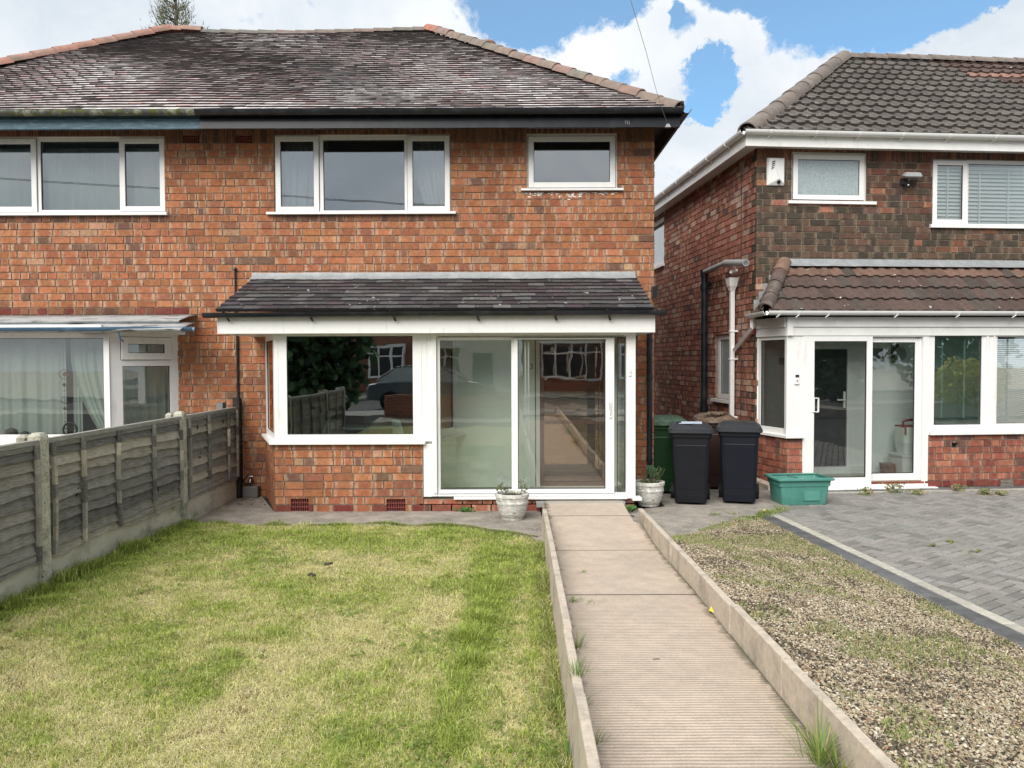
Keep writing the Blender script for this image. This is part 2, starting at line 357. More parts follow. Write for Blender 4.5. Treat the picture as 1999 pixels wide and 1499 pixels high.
class MB:
    def __init__(s, M=None): s.M = M; s.V = []; s.Fc = []; s.C = []; s.U = []; s.uvused = False
    def v(s, p):
        p = Vector(p)
        if s.M is not None: p = s.M @ p
        s.V.append(p); return len(s.V)-1
    def face(s, idx, col=None, uv=None):
        s.Fc.append(idx); s.C.append(col); s.U.append(uv)
        if uv: s.uvused = True
    def quad(s, pts, col=None, uv=None): s.face([s.v(p) for p in pts], col, uv)
    def box(s, a, b, col=None, skip=''):
        x0, y0, z0 = a; x1, y1, z1 = b
        if x0 > x1: x0, x1 = x1, x0
        if y0 > y1: y0, y1 = y1, y0
        if z0 > z1: z0, z1 = z1, z0
        i = [s.v(p) for p in ((x0,y0,z0),(x1,y0,z0),(x1,y1,z0),(x0,y1,z0),(x0,y0,z1),(x1,y0,z1),(x1,y1,z1),(x0,y1,z1))]
        for k, f in (('b',(3,2,1,0)),('t',(4,5,6,7)),('f',(0,1,5,4)),('r',(1,2,6,5)),('k',(2,3,7,6)),('l',(3,0,4,7))):
            if k not in skip: s.face([i[q] for q in f], col)
        return s
    def prism(s, poly, axis, a, b, col=None):
        """poly: 2-D outline; axis 'x','y','z' extruded from a to b"""
        def P(p, t):
            return (t, p[0], p[1]) if axis == 'x' else (p[0], t, p[1]) if axis == 'y' else (p[0], p[1], t)
        n = len(poly)
        A = [s.v(P(p, a)) for p in poly]; B = [s.v(P(p, b)) for p in poly]
        for i in range(n):
            j = (i+1) % n; s.face([A[i], A[j], B[j], B[i]], col)
        s.face(A[::-1], col); s.face(B, col)
        return s
    def loft(s, rings, col=None, caps=True):
        idx = [[s.v(p) for p in r] for r in rings]
        n = len(idx[0])
        for a, b in zip(idx, idx[1:]):
            for i in range(n):
                j = (i+1) % n; s.face([a[i], a[j], b[j], b[i]], col)
        if caps: s.face(idx[0][::-1], col); s.face(idx[-1], col)
        return s
    def bar(s, p0, p1, w, h, up=(0, 0, 1), col=None):
        p0, p1 = Vector(p0), Vector(p1); d = (p1-p0).normalized(); up = Vector(up)
        if abs(d.dot(up)) > .98: up = Vector((0, 1, 0))
        sx = d.cross(up).normalized(); uz = sx.cross(d).normalized()
        ring = lambda p: [p+sx*w/2+uz*h/2, p-sx*w/2+uz*h/2, p-sx*w/2-uz*h/2, p+sx*w/2-uz*h/2]
        return s.loft([ring(p0), ring(p1)], col)
    def tube(s, pts, r, n=10, caps=True, col=None):
        pts = [Vector(p) for p in pts]; rings = []
        ref = None
        for i, p in enumerate(pts):
            d = (pts[min(i+1, len(pts)-1)] - pts[max(i-1, 0)]).normalized()
            if ref is None: ref = Vector((0, 0, 1)) if abs(d.z) < .9 else Vector((1, 0, 0))
            a = d.cross(ref).normalized(); b = a.cross(d).normalized(); ref = b
            ri = r[i] if isinstance(r, (list, tuple)) else r
            rings.append([p + (a*math.cos(2*math.pi*k/n) + b*math.sin(2*math.pi*k/n))*ri for k in range(n)])
        return s.loft(rings, col, caps)
    def lathe(s, prof, c=(0, 0, 0), n=24, col=None, caps=True):
        c = Vector(c)
        return s.loft([[c+Vector((r*math.cos(2*math.pi*k/n), r*math.sin(2*math.pi*k/n), z)) for k in range(n)] for r, z in prof], col, caps)
    def disc(s, c, nrm, r, n=16, t=.004, col=None):
        c = Vector(c); nrm = Vector(nrm).normalized()
        return s.tube([c-nrm*t/2, c+nrm*t/2], r, n, True, col)
    def halfpipe(s, p0, p1, r, up=(0, 0, 1), n=8, t=.006, col=None, full=math.pi, down=True):
        p0, p1 = Vector(p0), Vector(p1); d = (p1-p0).normalized(); up = Vector(up)
        sx = d.cross(up).normalized(); sg = -1 if down else 1
        def ring(p):
            o = []
            a0 = (math.pi-full)/2
            for k in range(n+1):
                a = a0+full*k/n; o.append(p+sx*math.cos(a)*r+up*sg*math.sin(a)*r)
            for k in range(n, -1, -1):
                a = a0+full*k/n; o.append(p+sx*math.cos(a)*(r-t)+up*sg*math.sin(a)*(r-t))
            return o
        return s.loft([ring(p0), ring(p1)], col)
    def build(s, name, m, parent=None, smooth=None, bevel=0.0, local=False):
        me = bpy.data.meshes.new(name)
        V = s.V
        if parent is not None and not local:
            I = world_of(parent).inverted(); V = [I @ p for p in V]
        me.from_pydata([tuple(p) for p in V], [], s.Fc)
        if any(c is not None for c in s.C):
            ca = me.color_attributes.new('col', 'FLOAT_COLOR', 'CORNER')
            arr = []
            for f, c in zip(s.Fc, s.C):
                c = c or (.5, .5, .5)
                c = tuple(c) + ((1.,) if len(c) == 3 else ())
                arr.extend(c*len(f))
            ca.data.foreach_set('color', arr)
        if s.uvused:
            uv = me.uv_layers.new(name='UVMap'); arr = []
            for f, u in zip(s.Fc, s.U):
                if u: 
                    for q in u: arr.extend(q)
                else: arr.extend((.5, .5)*len(f))
            uv.data.foreach_set('uv', arr)
        me.materials.append(MATS[m])
        me.validate()
        if smooth is not None:
            me.polygons.foreach_set('use_smooth', [True]*len(me.polygons))
            try: me.set_sharp_from_angle(angle=R(smooth))
            except Exception: pass
        me.update()
        o = bpy.data.objects.new(name, me); COL.objects.link(o)
        if parent is not None: o.parent = parent
        if bevel:
            b = o.modifiers.new('bevel', 'BEVEL'); b.width = bevel; b.segments = 2; b.limit_method = 'ANGLE'
        return o

def npmesh(name, m, V, Fa, C=None, parent=None):
    """V (n,3), Fa (f,k) int, C (f,3) colours"""
    me = bpy.data.meshes.new(name); f, k = Fa.shape
    me.vertices.add(len(V)); me.vertices.foreach_set('co', np.asarray(V, np.float32).ravel())
    me.loops.add(f*k); me.loops.foreach_set('vertex_index', Fa.astype(np.int32).ravel())
    me.polygons.add(f); me.polygons.foreach_set('loop_start', np.arange(0, f*k, k, dtype=np.int32))
    me.update(calc_edges=True)
    if C is not None:
        ca = me.color_attributes.new('col', 'FLOAT_COLOR', 'CORNER')
        c4 = np.ones((f, 4), np.float32); c4[:, :3] = C
        ca.data.foreach_set('color', np.repeat(c4, k, axis=0).ravel())
    me.materials.append(MATS[m]); me.validate()
    o = bpy.data.objects.new(name, me); COL.objects.link(o)
    if parent is not None: o.parent = parent
    return o

def tag(o, label=None, cat=None, group=None, kind=None):
    if label: o['label'] = label
    if cat: o['category'] = cat
    if group: o['group'] = group
    if kind: o['kind'] = kind
    return o
def thing(name, label, cat, at=(0, 0, 0), rz=0.0, group=None):
    o = bpy.data.objects.new(name, None); COL.objects.link(o)
    o.location = at; o.rotation_euler = (0, 0, rz); o.empty_display_size = .1
    return tag(o, label, cat, group)
def copy_tree(o, parent=None):
    c = o.copy(); COL.objects.link(c)
    if parent is not None: c.parent = parent
    for ch in list(o.children): copy_tree(ch, c)
    return c

# ------------------------------------------------------------------ brickwork
def rect_sub(r, h):
    x0, x1, y0, y1 = r; a0, a1, b0, b1 = h
    if a0 >= x1 or a1 <= x0 or b0 >= y1 or b1 <= y0: return [r]
    out = []
    if b0 > y0: out.append((x0, x1, y0, b0))
    if b1 < y1: out.append((x0, x1, b1, y1))
    yy0, yy1 = max(y0, b0), min(y1, b1)
    if a0 > x0: out.append((x0, a0, yy0, yy1))
    if a1 < x1: out.append((a1, x1, yy0, yy1))
    return out
MORTAR = (.35, .245, .17, 0.)
PAL = {
 'main': [((.42, .155, .070), .40, .8), ((.45, .18, .085), .27, .9), ((.37, .14, .068), .20, .9), ((.31, .125, .070), .09, 1), ((.22, .115, .075), .035, 1), ((.48, .27, .155), .015, .3)],
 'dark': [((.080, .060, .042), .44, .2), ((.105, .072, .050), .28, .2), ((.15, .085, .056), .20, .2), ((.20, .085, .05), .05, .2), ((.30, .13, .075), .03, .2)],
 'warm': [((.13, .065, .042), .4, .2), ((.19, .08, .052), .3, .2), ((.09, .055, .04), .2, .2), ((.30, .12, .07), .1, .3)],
 'side': [((.36, .13, .085), .34, .6), ((.29, .105, .07), .26, .6), ((.42, .18, .12), .18, .7), ((.50, .32, .24), .16, .6), ((.17, .09, .07), .06, .5)],
 'porch': [((.34, .105, .065), .40, .4), ((.28, .09, .058), .25, .4), ((.41, .15, .09), .25, .5), ((.17, .08, .06), .10, .3)],
 'plinth': [((.20, .045, .035), .6, .0), ((.26, .07, .05), .4, .0)],
 'soldier': [((.26, .11, .06), .4, .2), ((.20, .085, .05), .3, .3), ((.16, .075, .05), .3, .3)],
}
def pick(rng, pal):
    r = rng.random()*sum(p[1] for p in pal)
    for c, w, a in pal:
        r -= w
        if r <= 0: break
    k = rng.uniform(.85, 1.15)
    al = rng.choice([0, .4, .8, 1.0])*min(1, a*1.5)
    return (c[0]*k, c[1]*k*rng.uniform(.93, 1.07), c[2]*k, al)
def bricks(u0, u1, z0, z1, holes, M, pal, seed, targets, course=.0926, pitch=.233, soldier=None, mortar=MORTAR, thick=.22,
           zoned=None, endl=True, endr=True):
    """targets: list of (umax, MB); a brick goes to the first target whose umax exceeds its centre"""
    rng = random.Random(seed)
    def tgt(u):
        for um, mb in targets:
            if u < um: return mb
        return targets[-1][1]
    # backing mortar as rectangular cells
    us = sorted({u0, u1, *[min(max(h[i], u0), u1) for h in holes for i in (0, 1)], *[t[0] for t in targets if u0 < t[0] < u1]})
    zs = sorted({z0, z1, *[min(max(h[i], z0), z1) for h in holes for i in (2, 3)]})
    for a, b in zip(us, us[1:]):
        for c, d in zip(zs, zs[1:]):
            cx, cz = (a+b)/2, (c+d)/2
            if any(h[0] < cx < h[1] and h[2] < cz < h[3] for h in holes): continue
            tgt(cx).box((a, 0, c), (b, thick, d), mortar)
    J = .0135
    row = 0; z = z0
    while z < z1-.01:
        sold = soldier and z+.02 >= soldier
        h = (z1-z) if sold else min(course, z1-z)
        pat = rng.random()
        u = u0 - rng.uniform(0, pitch)*0 - (pitch/2 if row % 2 else 0) - rng.uniform(0, .03)
        while u < u1:
            if sold: L = .078
            else:
                L = pitch
                if rng.random() < (.28 if pat < .72 else .78): L = pitch/2
                L *= rng.uniform(.97, 1.03)
            dz = rng.uniform(-.0015, .0015)
            r0 = (max(u+J/2, u0), min(u+L-J/2, u1), z+J/2+dz, z+h-J/2+dz)
            if r0[1]-r0[0] > .012:
                rects = [r0]
                for hh in holes: rects = [q for r in rects for q in rect_sub(r, hh)]
                p = PAL['soldier'] if sold else pal
                if zoned: p = zoned((r0[0]+r0[1])/2, z, rng) or p
                col = pick(rng, p)
                cc = (r0[0]+r0[1])/2; mb = tgt(cc); pr = .009+rng.uniform(-.003, .004); tw = rng.uniform(-.0012, .0012)
                for a, b, c, d in rects:
                    if b-a < .012 or d-c < .012: continue
                    j = lambda: rng.uniform(-.0016, .0016)
                    q = [(a+j(), -pr+tw, c+j()), (b+j(), -pr-tw, c+j()), (b+j(), -pr-tw, d+j()), (a+j(), -pr+tw, d+j())]
                    k = [(x, .003, y) for x, _, y in q]
                    fi = [mb.v(p_) for p_ in q]; ki = [mb.v(p_) for p_ in k]
                    w0 = (a-r0[0])/(r0[1]-r0[0]); w1 = (b-r0[0])/(r0[1]-r0[0])
                    mb.face(fi, col, [(w0, 0), (w1, 0), (w1, 1), (w0, 1)])
                    sc_ = (col[0]*.8, col[1]*.8, col[2]*.8, col[3])
                    for e in range(4):
                        g = (e+1) % 4
                        mb.face([fi[g], fi[e], ki[e], ki[g]], sc_)
            u += L
        z += h; row += 1

# ------------------------------------------------------------------ windows
def framerect(mb, u0, u1, z0, z1, w, y0, y1):
    """rectangular frame of bar width w between depths y0 (front) and y1"""
    mb.box((u0, y0, z0), (u0+w, y1, z1)); mb.box((u1-w, y0, z0), (u1, y1, z1))
    mb.box((u0+w, y0, z1-w), (u1-w, y1, z1)); mb.box((u0+w, y0, z0), (u1-w, y1, z0+w))
def pane_part(M, win, u0, u1, z0, z1, y, m='glass', gk=.007):
    g = MB(M); g.box((u0, y, z0), (u1, y+.006, z1)); g.build('pane', m, win)
    k = MB(M); framerect(k, u0-.001, u1+.001, z0-.001, z1+.001, gk, y-.006, y+.012); k.build('seal', 'gasket', win)
def window(M, root, rect, bays, sill=None, y=.03, fw=.05, gm='glass', label=None, sillproj=.05, name='window', fm='upvc', bottom=None):
    """bays: list of (u0,u1,z0,z1,casement?) for the glazed openings"""
    u0, u1, z0, z1 = rect
    mb = MB(M)
    # outer frame as cells with holes
    us = sorted({u0, u1, *[b[i] for b in bays for i in (0, 1)]}); zs = sorted({z0, z1, *[b[i] for b in bays for i in (2, 3)]})
    for a, b in zip(us, us[1:]):
        for c, d in zip(zs, zs[1:]):
            cx, cz = (a+b)/2, (c+d)/2
            if any(q[0] < cx < q[1] and q[2] < cz < q[3] for q in bays): continue
            mb.box((a, y, c), (b, y+.07, d))
    win = mb.build(name, fm, root)
    if label: win['label'] = label
    for b in bays:
        a0, a1, c0, c1, cas = b[:5]; g = b[5] if len(b) > 5 else gm
        if cas:
            k = MB(M); framerect(k, a0-.024, a1+.024, c0-.024, c1+.024, cas, y-.022, y+.03)
            k.build('casement', fm, win, bevel=.004)
            k2 = MB(M); framerect(k2, a0-.030, a1+.030, c0-.030, c1+.030, .005, y-.004, y+.001); k2.build('seal', 'gasket', win)
            q = cas-.024
            pane_part(M, win, a0+q, a1-q, c0+q, c1-q, y-.004, g)
        else:
            pane_part(M, win, a0, a1, c0, c1, y+.02, g)
    if sill:
        s_ = MB(M); a0, a1, zb, zt = sill
        s_.prism([(-sillproj, zb), (-sillproj, zt-.006), (-sillproj+.006, zt-.002), (y+.02, zt+.004), (y+.02, zb)], 'x', a0, a1)
        s_.build('sill', 'upvc', win)
    return win
def roombox(M, root, u0, u1, y0, y1, z0, z1, m, floor=None, name='interior'):
    t = .05; g = MB(M)
    g.box((u0-t, y0, z0-t), (u0, y1, z1+t)); g.box((u1, y0, z0-t), (u1+t, y1, z1+t))
    g.box((u0-t, y1, z0-t), (u1+t, y1+t, z1+t)); g.box((u0, y0, z1), (u1, y1, z1+t)); g.box((u0, y0, z0-t), (u1, y1, z0))
    o = g.build(name, m, root)
    return o
def cloth(M, u0, u1, z0, z1, y, folds, amp, top=None, n=80, rows=8, seed=0, le=None, re=None, sag=0.0):
    """wavy hanging sheet; le/re: functions v->edge position for gathered curtains"""
    rng = random.Random(seed); ph = rng.random()*6; V = []; mb = MB(M)
    ph2 = rng.random()*6
    idx = []
    for j in range(rows+1):
        v = j/rows; z = z1+(z0-z1)*v
        a = le(v) if le else u0; b = re(v) if re else u1
        line = []
        for i in range(n+1):
            s = i/n
            w = math.sin(s*folds*2*math.pi+ph+.5*math.sin(v*2+s*5)) + .45*math.sin(s*folds*4.7*math.pi+ph2)
            line.append(mb.v((a+(b-a)*s, y+amp*w*(.75+.25*v), z+sag*math.sin(s*math.pi*3))))
        idx.append(line)
    for j in range(rows):
        for i in range(n):
            mb.face([idx[j+1][i], idx[j+1][i+1], idx[j][i+1], idx[j][i]])
    return mb
# ------------------------------------------------------------------ frames
YW, YP, YE = 10.1, 9.04, 9.55       # main wall, porch front, roof eave
MW = Matrix.Translation((0, YW, 0))
MP = Matrix.Translation((0, YP, 0))
def facef(p0, p1):
    p0 = Vector((*p0, 0)); p1 = Vector((*p1, 0)); x = (p1-p0).normalized(); z = Vector((0, 0, 1)); y = z.cross(x)
    M = Matrix((x, y, z)).transposed().to_4x4(); M.translation = p0; return M
ALPHA = R(4.95); RO = Vector((3.55, 11.2, 0))
RH = Matrix.Translation(RO) @ Matrix.Rotation(ALPHA, 4, 'Z')
def X(px, Y, py=705): return onY(px, py, Y).x
def Z(py, Y, px=1000): return onY(px, py, Y).z
rnd = random.Random(5)

# kerb lines (the path falls gently towards the house, kerbs follow)
def ktop(Y): return .175+.031*(8.3-Y)
def klx(Y): return .372-.0115*(8.3-Y)         # inner face of the left kerb
def krx(Y): return 1.367-.011*(8.3-Y)         # inner face of the right kerb
def pathz(Y):
    pts = [(-6, .40), (3.0, .135), (5.4, .095), (6.75, .04), (7.4, .035), (8.3, .09), (9.04, .137)]
    for (a, za), (b, zb) in zip(pts, pts[1:]):
        if Y <= b: return za+(zb-za)*(Y-a)/(b-a)
    return pts[-1][1]
def lawnz(x, Y): return .03+.0144*(8.3-Y) - (x+3.57)/3.87*.055

# ------------------------------------------------------------------ setting
def structure(o): o['kind'] = 'structure'; return o
def build_ground():
    g = MB(); g.box((-150, -150, -.6), (150, 200, -.30)); structure(g.build('ground', 'apron'))
    # lawn soil
    V = []; nx, ny = 24, 48; mb = MB(); ids = []
    for j in range(ny+1):
        Y = -1.5+(8.3+1.5)*j/ny; row = []
        for i in range(nx+1):
            x1 = klx(Y)-.045; x = -3.6+(x1+3.6)*i/nx
            row.append(mb.v((x, Y, lawnz(x, Y)-.012+.012*mnoise.noise(Vector((x*2, Y*2, 0))))))
        ids.append(row)
    for j in range(ny):
        for i in range(nx):
            x = -3.6+4*i/nx; Y = -1.5+9.8*j/ny
            k = .5+.5*mnoise.noise(Vector((x*1.3, Y*1.3, 3)))
            mb.face([ids[j][i], ids[j][i+1], ids[j+1][i+1], ids[j+1][i]], (.25+.10*k, .23+.075*k, .09+.045*k))
    structure(mb.build('lawn', 'thatch'))
    # worn concrete strip along the house, irregular front edge
    mb = MB(); top = [(-3.6, 10.08), (-3.2, 10.08), (-2.83, 9.06), (.34, 9.06)]
    fr = [(-3.62, 8.30)]
    xs = [-3.62+.2*i for i in range(1, 20)]
    for x in xs:
        y = 8.30+.035*mnoise.noise(Vector((x*3, 0, 0)))
        if x > -.5: y -= (x+.5)*.85
        fr.append((x, y))
    fr = [p for p in fr if p[0] < .24] + [(.27, 7.45)]
    poly = fr + [(.33, 7.45), (.33, 9.06), (-2.83, 9.06), (-3.3, 10.08), (-3.62, 10.08)]
    mb.prism(poly, 'z', -.2, .012); structure(mb.build('concrete_strip', 'apron'))
    # concrete of the side passage and in front of the bins
    mb = MB(); poly = [(1.30, 9.05), (1.30, 7.35), (1.45, 7.40), (2.66, 8.62), (3.30, 9.10), (3.66, 10.2), (3.5, 11.2), (2.6, 20), (1.86, 20), (1.86, 9.3)]
    mb.prism(poly, 'z', -.2, .006); structure(mb.build('side_passage', 'apron'))
    # path
    mb = MB(); Ys = [-1.5+i*.15 for i in range(0, 71)]; Ys = [y for y in Ys if y < 9.0]+[9.03]
    ids = []
    for Y in Ys:
        x0 = klx(Y)-.01 if Y < 8.32 else .345; x1 = krx(Y)+.01 if Y < 8.0 else krx(Y)+.01-(Y-8.0)*.085
        if Y > 8.0: x1 = min(x1, 1.285)+0
        ids.append([mb.v((x0+(x1-x0)*i/6, Y, pathz(Y))) for i in range(7)]+[mb.v((x1, Y, -.2)), mb.v((x0, Y, -.2))])
    n = 9
    for a, b in zip(ids, ids[1:]):
        for i in range(n):
            j = (i+1) % n; mb.face([a[i], a[j], b[j], b[i]])
    mb.face(ids[0]); mb.face(ids[-1][::-1])
    structure(mb.build('path', 'path'))
    # thin dark joints across the path
    mb = MB()
    for Y, th in ((8.33, .006), (7.02, .005), (5.50, .010)):
        mb.box((klx(Y), Y-th/2, pathz(Y)-.01), (min(krx(Y), 1.33), Y+th/2, pathz(Y)+.0022))
    structure(mb.build('path_joints', 'paver_joint'))
    # pavement and road behind the viewer
    mb = MB(); mb.box((-60, -5.2, -.2), (60, -3.1, .30)); structure(mb.build('pavement', 'pavement'))
    mb = MB(); mb.box((-60, -13.0, -.2), (60, -5.2, .19)); structure(mb.build('road', 'asphalt'))
    mb = MB(); mb.box((-60, -15.2, -.2), (60, -13.0, .30)); structure(mb.build('far_pavement', 'pavement'))
    mb = MB(); mb.box((-60, -40, -.2), (60, -15.2, .27)); structure(mb.build('far_gardens', 'apron'))
    # front hardstanding of both gardens behind the viewer
    mb = MB(); mb.box((-3.6, -3.1, -.2), (14, -1.5, .24)); structure(mb.build('garden_front', 'apron'))
build_ground()

def build_kerbs():
    for side in (0, 1):
        t = thing('path_kerb', ('thin concrete edging kerb on the lawn side of the path', 'thin concrete edging kerb between the path and the gravel bed')[side], 'kerb',
                  ((klx(5), 5, 0) if side == 0 else (krx(5), 5, 0)), 0, 'concrete kerbs along the path')
        Y = 8.30; k = 0
        L0 = [1.42, 1.30, 1.36, .92, .92, .92, .92, .92, .92, .92, .92] if side == 0 else [.90, .91, .92, .92, .92, .92, .92, .92, .92, .92, .92]
        for L in L0:
            Y2 = Y-L+.005
            mb = MB(); jz = rnd.uniform(-.006, .006); jx = rnd.uniform(-.004, .004)
            if side == 0:
                def sec(y):
                    xi = klx(y)+jx; zt = ktop(y)+jz
                    return [(xi, y, -.15), (xi, y, zt-.004), (xi-.004, y, zt), (xi-.041, y, zt), (xi-.046, y, zt-.005), (xi-.078, y, -.15)]
            else:
                def sec(y):
                    xi = krx(y)+jx; zt = ktop(y)+jz
                    return [(xi, y, -.15), (xi+.052, y, -.15), (xi+.05, y, zt-.005), (xi+.045, y, zt), (xi+.004, y, zt), (xi, y, zt-.004)]
            mb.loft([sec(Y), sec(Y-L*.5), sec(Y2)]); mb.build('slab', 'kerb', t, bevel=.002)
            Y -= L
build_kerbs()

# ------------------------------------------------------------------ roofs
def tiles(O, ex, sl, nn, nc, gauge, width, left, right, targets, colf, seed, thick=.014, lift=.008, sag=None, wob=.004):
    rng = random.Random(seed)
    O, ex, sl, nn = Vector(O), Vector(ex), Vector(sl), Vector(nn)
    for j in range(nc):
        v0 = j*gauge; v1 = v0+gauge*1.15
        lo, hi = left(v0), right(v0)
        u = math.floor(lo/width)*width + (width/2 if j % 2 else 0) - width + rng.uniform(-.035, .035)
        while u < hi:
            a, b = u+.0015, u+width-.0015
            a0, b0 = max(a, left(v0)), min(b, right(v0)); a1, b1 = max(a, left(v1)), min(b, right(v1))
            if b0-a0 > .01:
                if b1 <= a1: a1 = b1 = min(max((a0+b0)/2, left(v1)), right(v1))
                c = (a0+b0)/2; h = sag(c, v0) if sag else 0; h1 = sag(c, v1) if sag else 0
                dv = rng.uniform(-wob, wob); dn = rng.uniform(-.002, .003); tw = rng.uniform(-.0022, .0022)
                col, rc = colf(rng, c, v0, j)
                def P(uu, vv, n): return O+ex*uu+sl*vv+nn*n
                L = lift+thick
                p = [P(a0, v0+dv, h+L+dn-tw), P(b0, v0+dv, h+L+dn+tw), P(b1, v1, h1+.004), P(a1, v1, h1+.004)]
                q = [P(a0, v0+dv, h-.012), P(b0, v0+dv, h-.012), P(b1, v1, h1-.012), P(a1, v1, h1-.012)]
                mb = targets[-1][1]
                for um, m_ in targets:
                    if c < um: mb = m_; break
                i = [mb.v(x) for x in p]; k = [mb.v(x) for x in q]
                mb.face(i, col)
                mb.face([k[0], k[1], i[1], i[0]], rc)
                mb.face([k[1], k[2], i[2], i[1]], rc); mb.face([k[3], k[0], i[0], i[3]], rc)
            u += width

def pantiles(O, ex, sl, nn, nc, gauge, width, left, right, mb, colf, seed, prof, lift=.034):
    rng = random.Random(seed)
    O, ex, sl, nn = Vector(O), Vector(ex), Vector(sl), Vector(nn)
    for j in range(nc):
        v0 = j*gauge; v1 = v0+gauge*1.05
        k0 = int(math.floor(left(v0)/width))-1; k1 = int(math.ceil(right(v0)/width))+1
        for k in range(k0, k1):
            col = colf(rng, k*width, v0, j); dn = rng.uniform(-.002, .003); dv = rng.uniform(-.004, .004)
            for (x0, h0), (x1, h1) in zip(prof, prof[1:]):
                a, b = (k+x0)*width, (k+x1)*width
                if b <= left(v0) or a >= right(v0): continue
                a0, b0 = max(a, left(v0)), min(b, right(v0)); a1, b1 = max(a, left(v1)), min(b, right(v1))
                if b1 < a1: a1 = b1 = min(max((a0+b0)/2, left(v1)), right(v1))
                def P(u, v, n): return O+ex*u+sl*v+nn*n
                p = [P(a0, v0+dv, h0+lift+dn), P(b0, v0+dv, h1+lift+dn), P(b1, v1, h1+.0), P(a1, v1, h0+.0)]
                i = [mb.v(x) for x in p]; mb.face(i, col)
                q = [mb.v(P(a0, v0+dv, h0-.012)), mb.v(P(b0, v0+dv, h1-.012))]
                mb.face([q[0], q[1], i[1], i[0]], tuple(c*.7 for c in col))  # front edge darkened in colour to deepen the shadow under each course

def captiles(p0, p1, r, L, parent, colf, seed, name='hip_tile', up=(0, 0, 1), lift=.02):
    """one row of half-round cap tiles from the low end p0 to the high end p1"""
    rng = random.Random(seed); p0, p1 = Vector(p0), Vector(p1); d = (p1-p0); n = max(1, round(d.length/L)); d /= n
    dn = d.normalized(); upv = (Vector(up)-dn*Vector(up).dot(dn)).normalized()
    out = MB()
    for i in range(n):
        a = p0+d*i+upv*(.006+lift*.6); b = p0+d*(i+1.04)+upv*(-.006+lift*.6)
        sh = Vector((rng.uniform(-.004, .004), rng.uniform(-.004, .004), rng.uniform(-.003, .003)))
        sx = dn.cross(upv)
        def ring(p, rr_):
            o = [p+sh+sx*math.cos(math.pi*k/10)*rr_+upv*(math.sin(math.pi*k/10)*rr_-.03) for k in range(11)]
            return o+[p+sh+sx*math.cos(math.pi*k/10)*(rr_-.016)+upv*(math.sin(math.pi*k/10)*(rr_-.016)-.03) for k in range(10, -1, -1)]
        rr0 = r*rng.uniform(.97, 1.03)
        out.loft([ring(a, rr0), ring(b, rr0*.965)], colf(rng, i, n))
    return out.build(name, 'ridge_tile', parent, smooth=40)

# ================================================================== MAIN PAIR OF HOUSES
SEAM = -3.6
house = thing('semi_detached_house', 'red brick semi with a slate roofed white porch and black fascia, centre of the photo', 'house', (-.9, YW, 0))
nb = thing('semi_detached_house', 'left hand brick semi with a blue fascia and a lead topped bay behind the fence', 'house', (-6.5, YW, 0))
XR = X(1276, YW, 500)
ZT = 4.87
def wr(px0, px1, py0, py1, M=MW, d=0.0):
    cx, cy = (px0+px1)/2, (py0+py1)/2
    return (loc(M, px0, cy, d)[0], loc(M, px1, cy, d)[0], loc(M, cx, py1, d)[1], loc(M, cx, py0, d)[1])
W_MID = wr(535, 880, 262, 414); W_R = wr(1028, 1205, 260, 368); W_L = wr(-90, 322, 266, 418)
HOLE_BAY = (-3.2, -.72, .12, 2.12); HOLE_DOOR = (.33, 1.27, .14, 2.1)
HOLE_NB = (-8.6, -4.40, .75, 2.22)
AIRB = [wr(357, 390, 264, 279), wr(460, 492, 264, 279)]
def build_walls():
    mbh, mbn = MB(MW), MB(MW)
    holes = [W_MID, W_R, W_L, HOLE_BAY, HOLE_DOOR, HOLE_NB]+AIRB
    def zn(u, z, rng):
        # rows of darker headers directly under the upstairs windows, as laid in the real wall
        if 3.60 < z < 3.70 and (W_MID[0]-.1 < u < W_MID[1]+.1 or u < W_L[1]+.1): return PAL['soldier']
        if 2.40 < z < 2.50 and u < -4.3: return PAL['plinth'] if rng.random() < .4 else PAL['soldier']
        return None
    bricks(-9.1, XR, 0, ZT, holes, MW, None or PAL['main'], 11, [(SEAM, mbn), (99, mbh)], soldier=4.62, zoned=zn)
    # right side wall of the main house
    MS = facef((XR, YW+.001), (XR, 17.6))
    ms = MB(MS); bricks(.005, 7.0, 0, ZT-.03, [], MS, PAL['main'], 12, [(99, ms)])
    mbh.build('wall', 'brick', house); mbn.build('wall', 'brick', nb); ms.build('side_wall', 'brick', house)
    for r, par in ((AIRB[0], nb), (AIRB[1], nb)):
        airbrick(MW, r, par)
def airbrick(M, r, par, m='airbrick'):
    g = MB(M); a, b, c, d = r; g.box((a, .03, c), (b, .05, d), (.02, .01, .01))
    nx, nz = 8, 3
    for i in range(nx+1):
        x = a+(b-a)*i/nx; g.box((x-.005, .004, c), (x+.005, .03, d))
    for i in range(nz+1):
        z = c+(d-c)*i/nz; g.box((a, .0035, z-.006), (b, .0295, z+.006))
    g.build('air_brick', m, par)
build_walls()

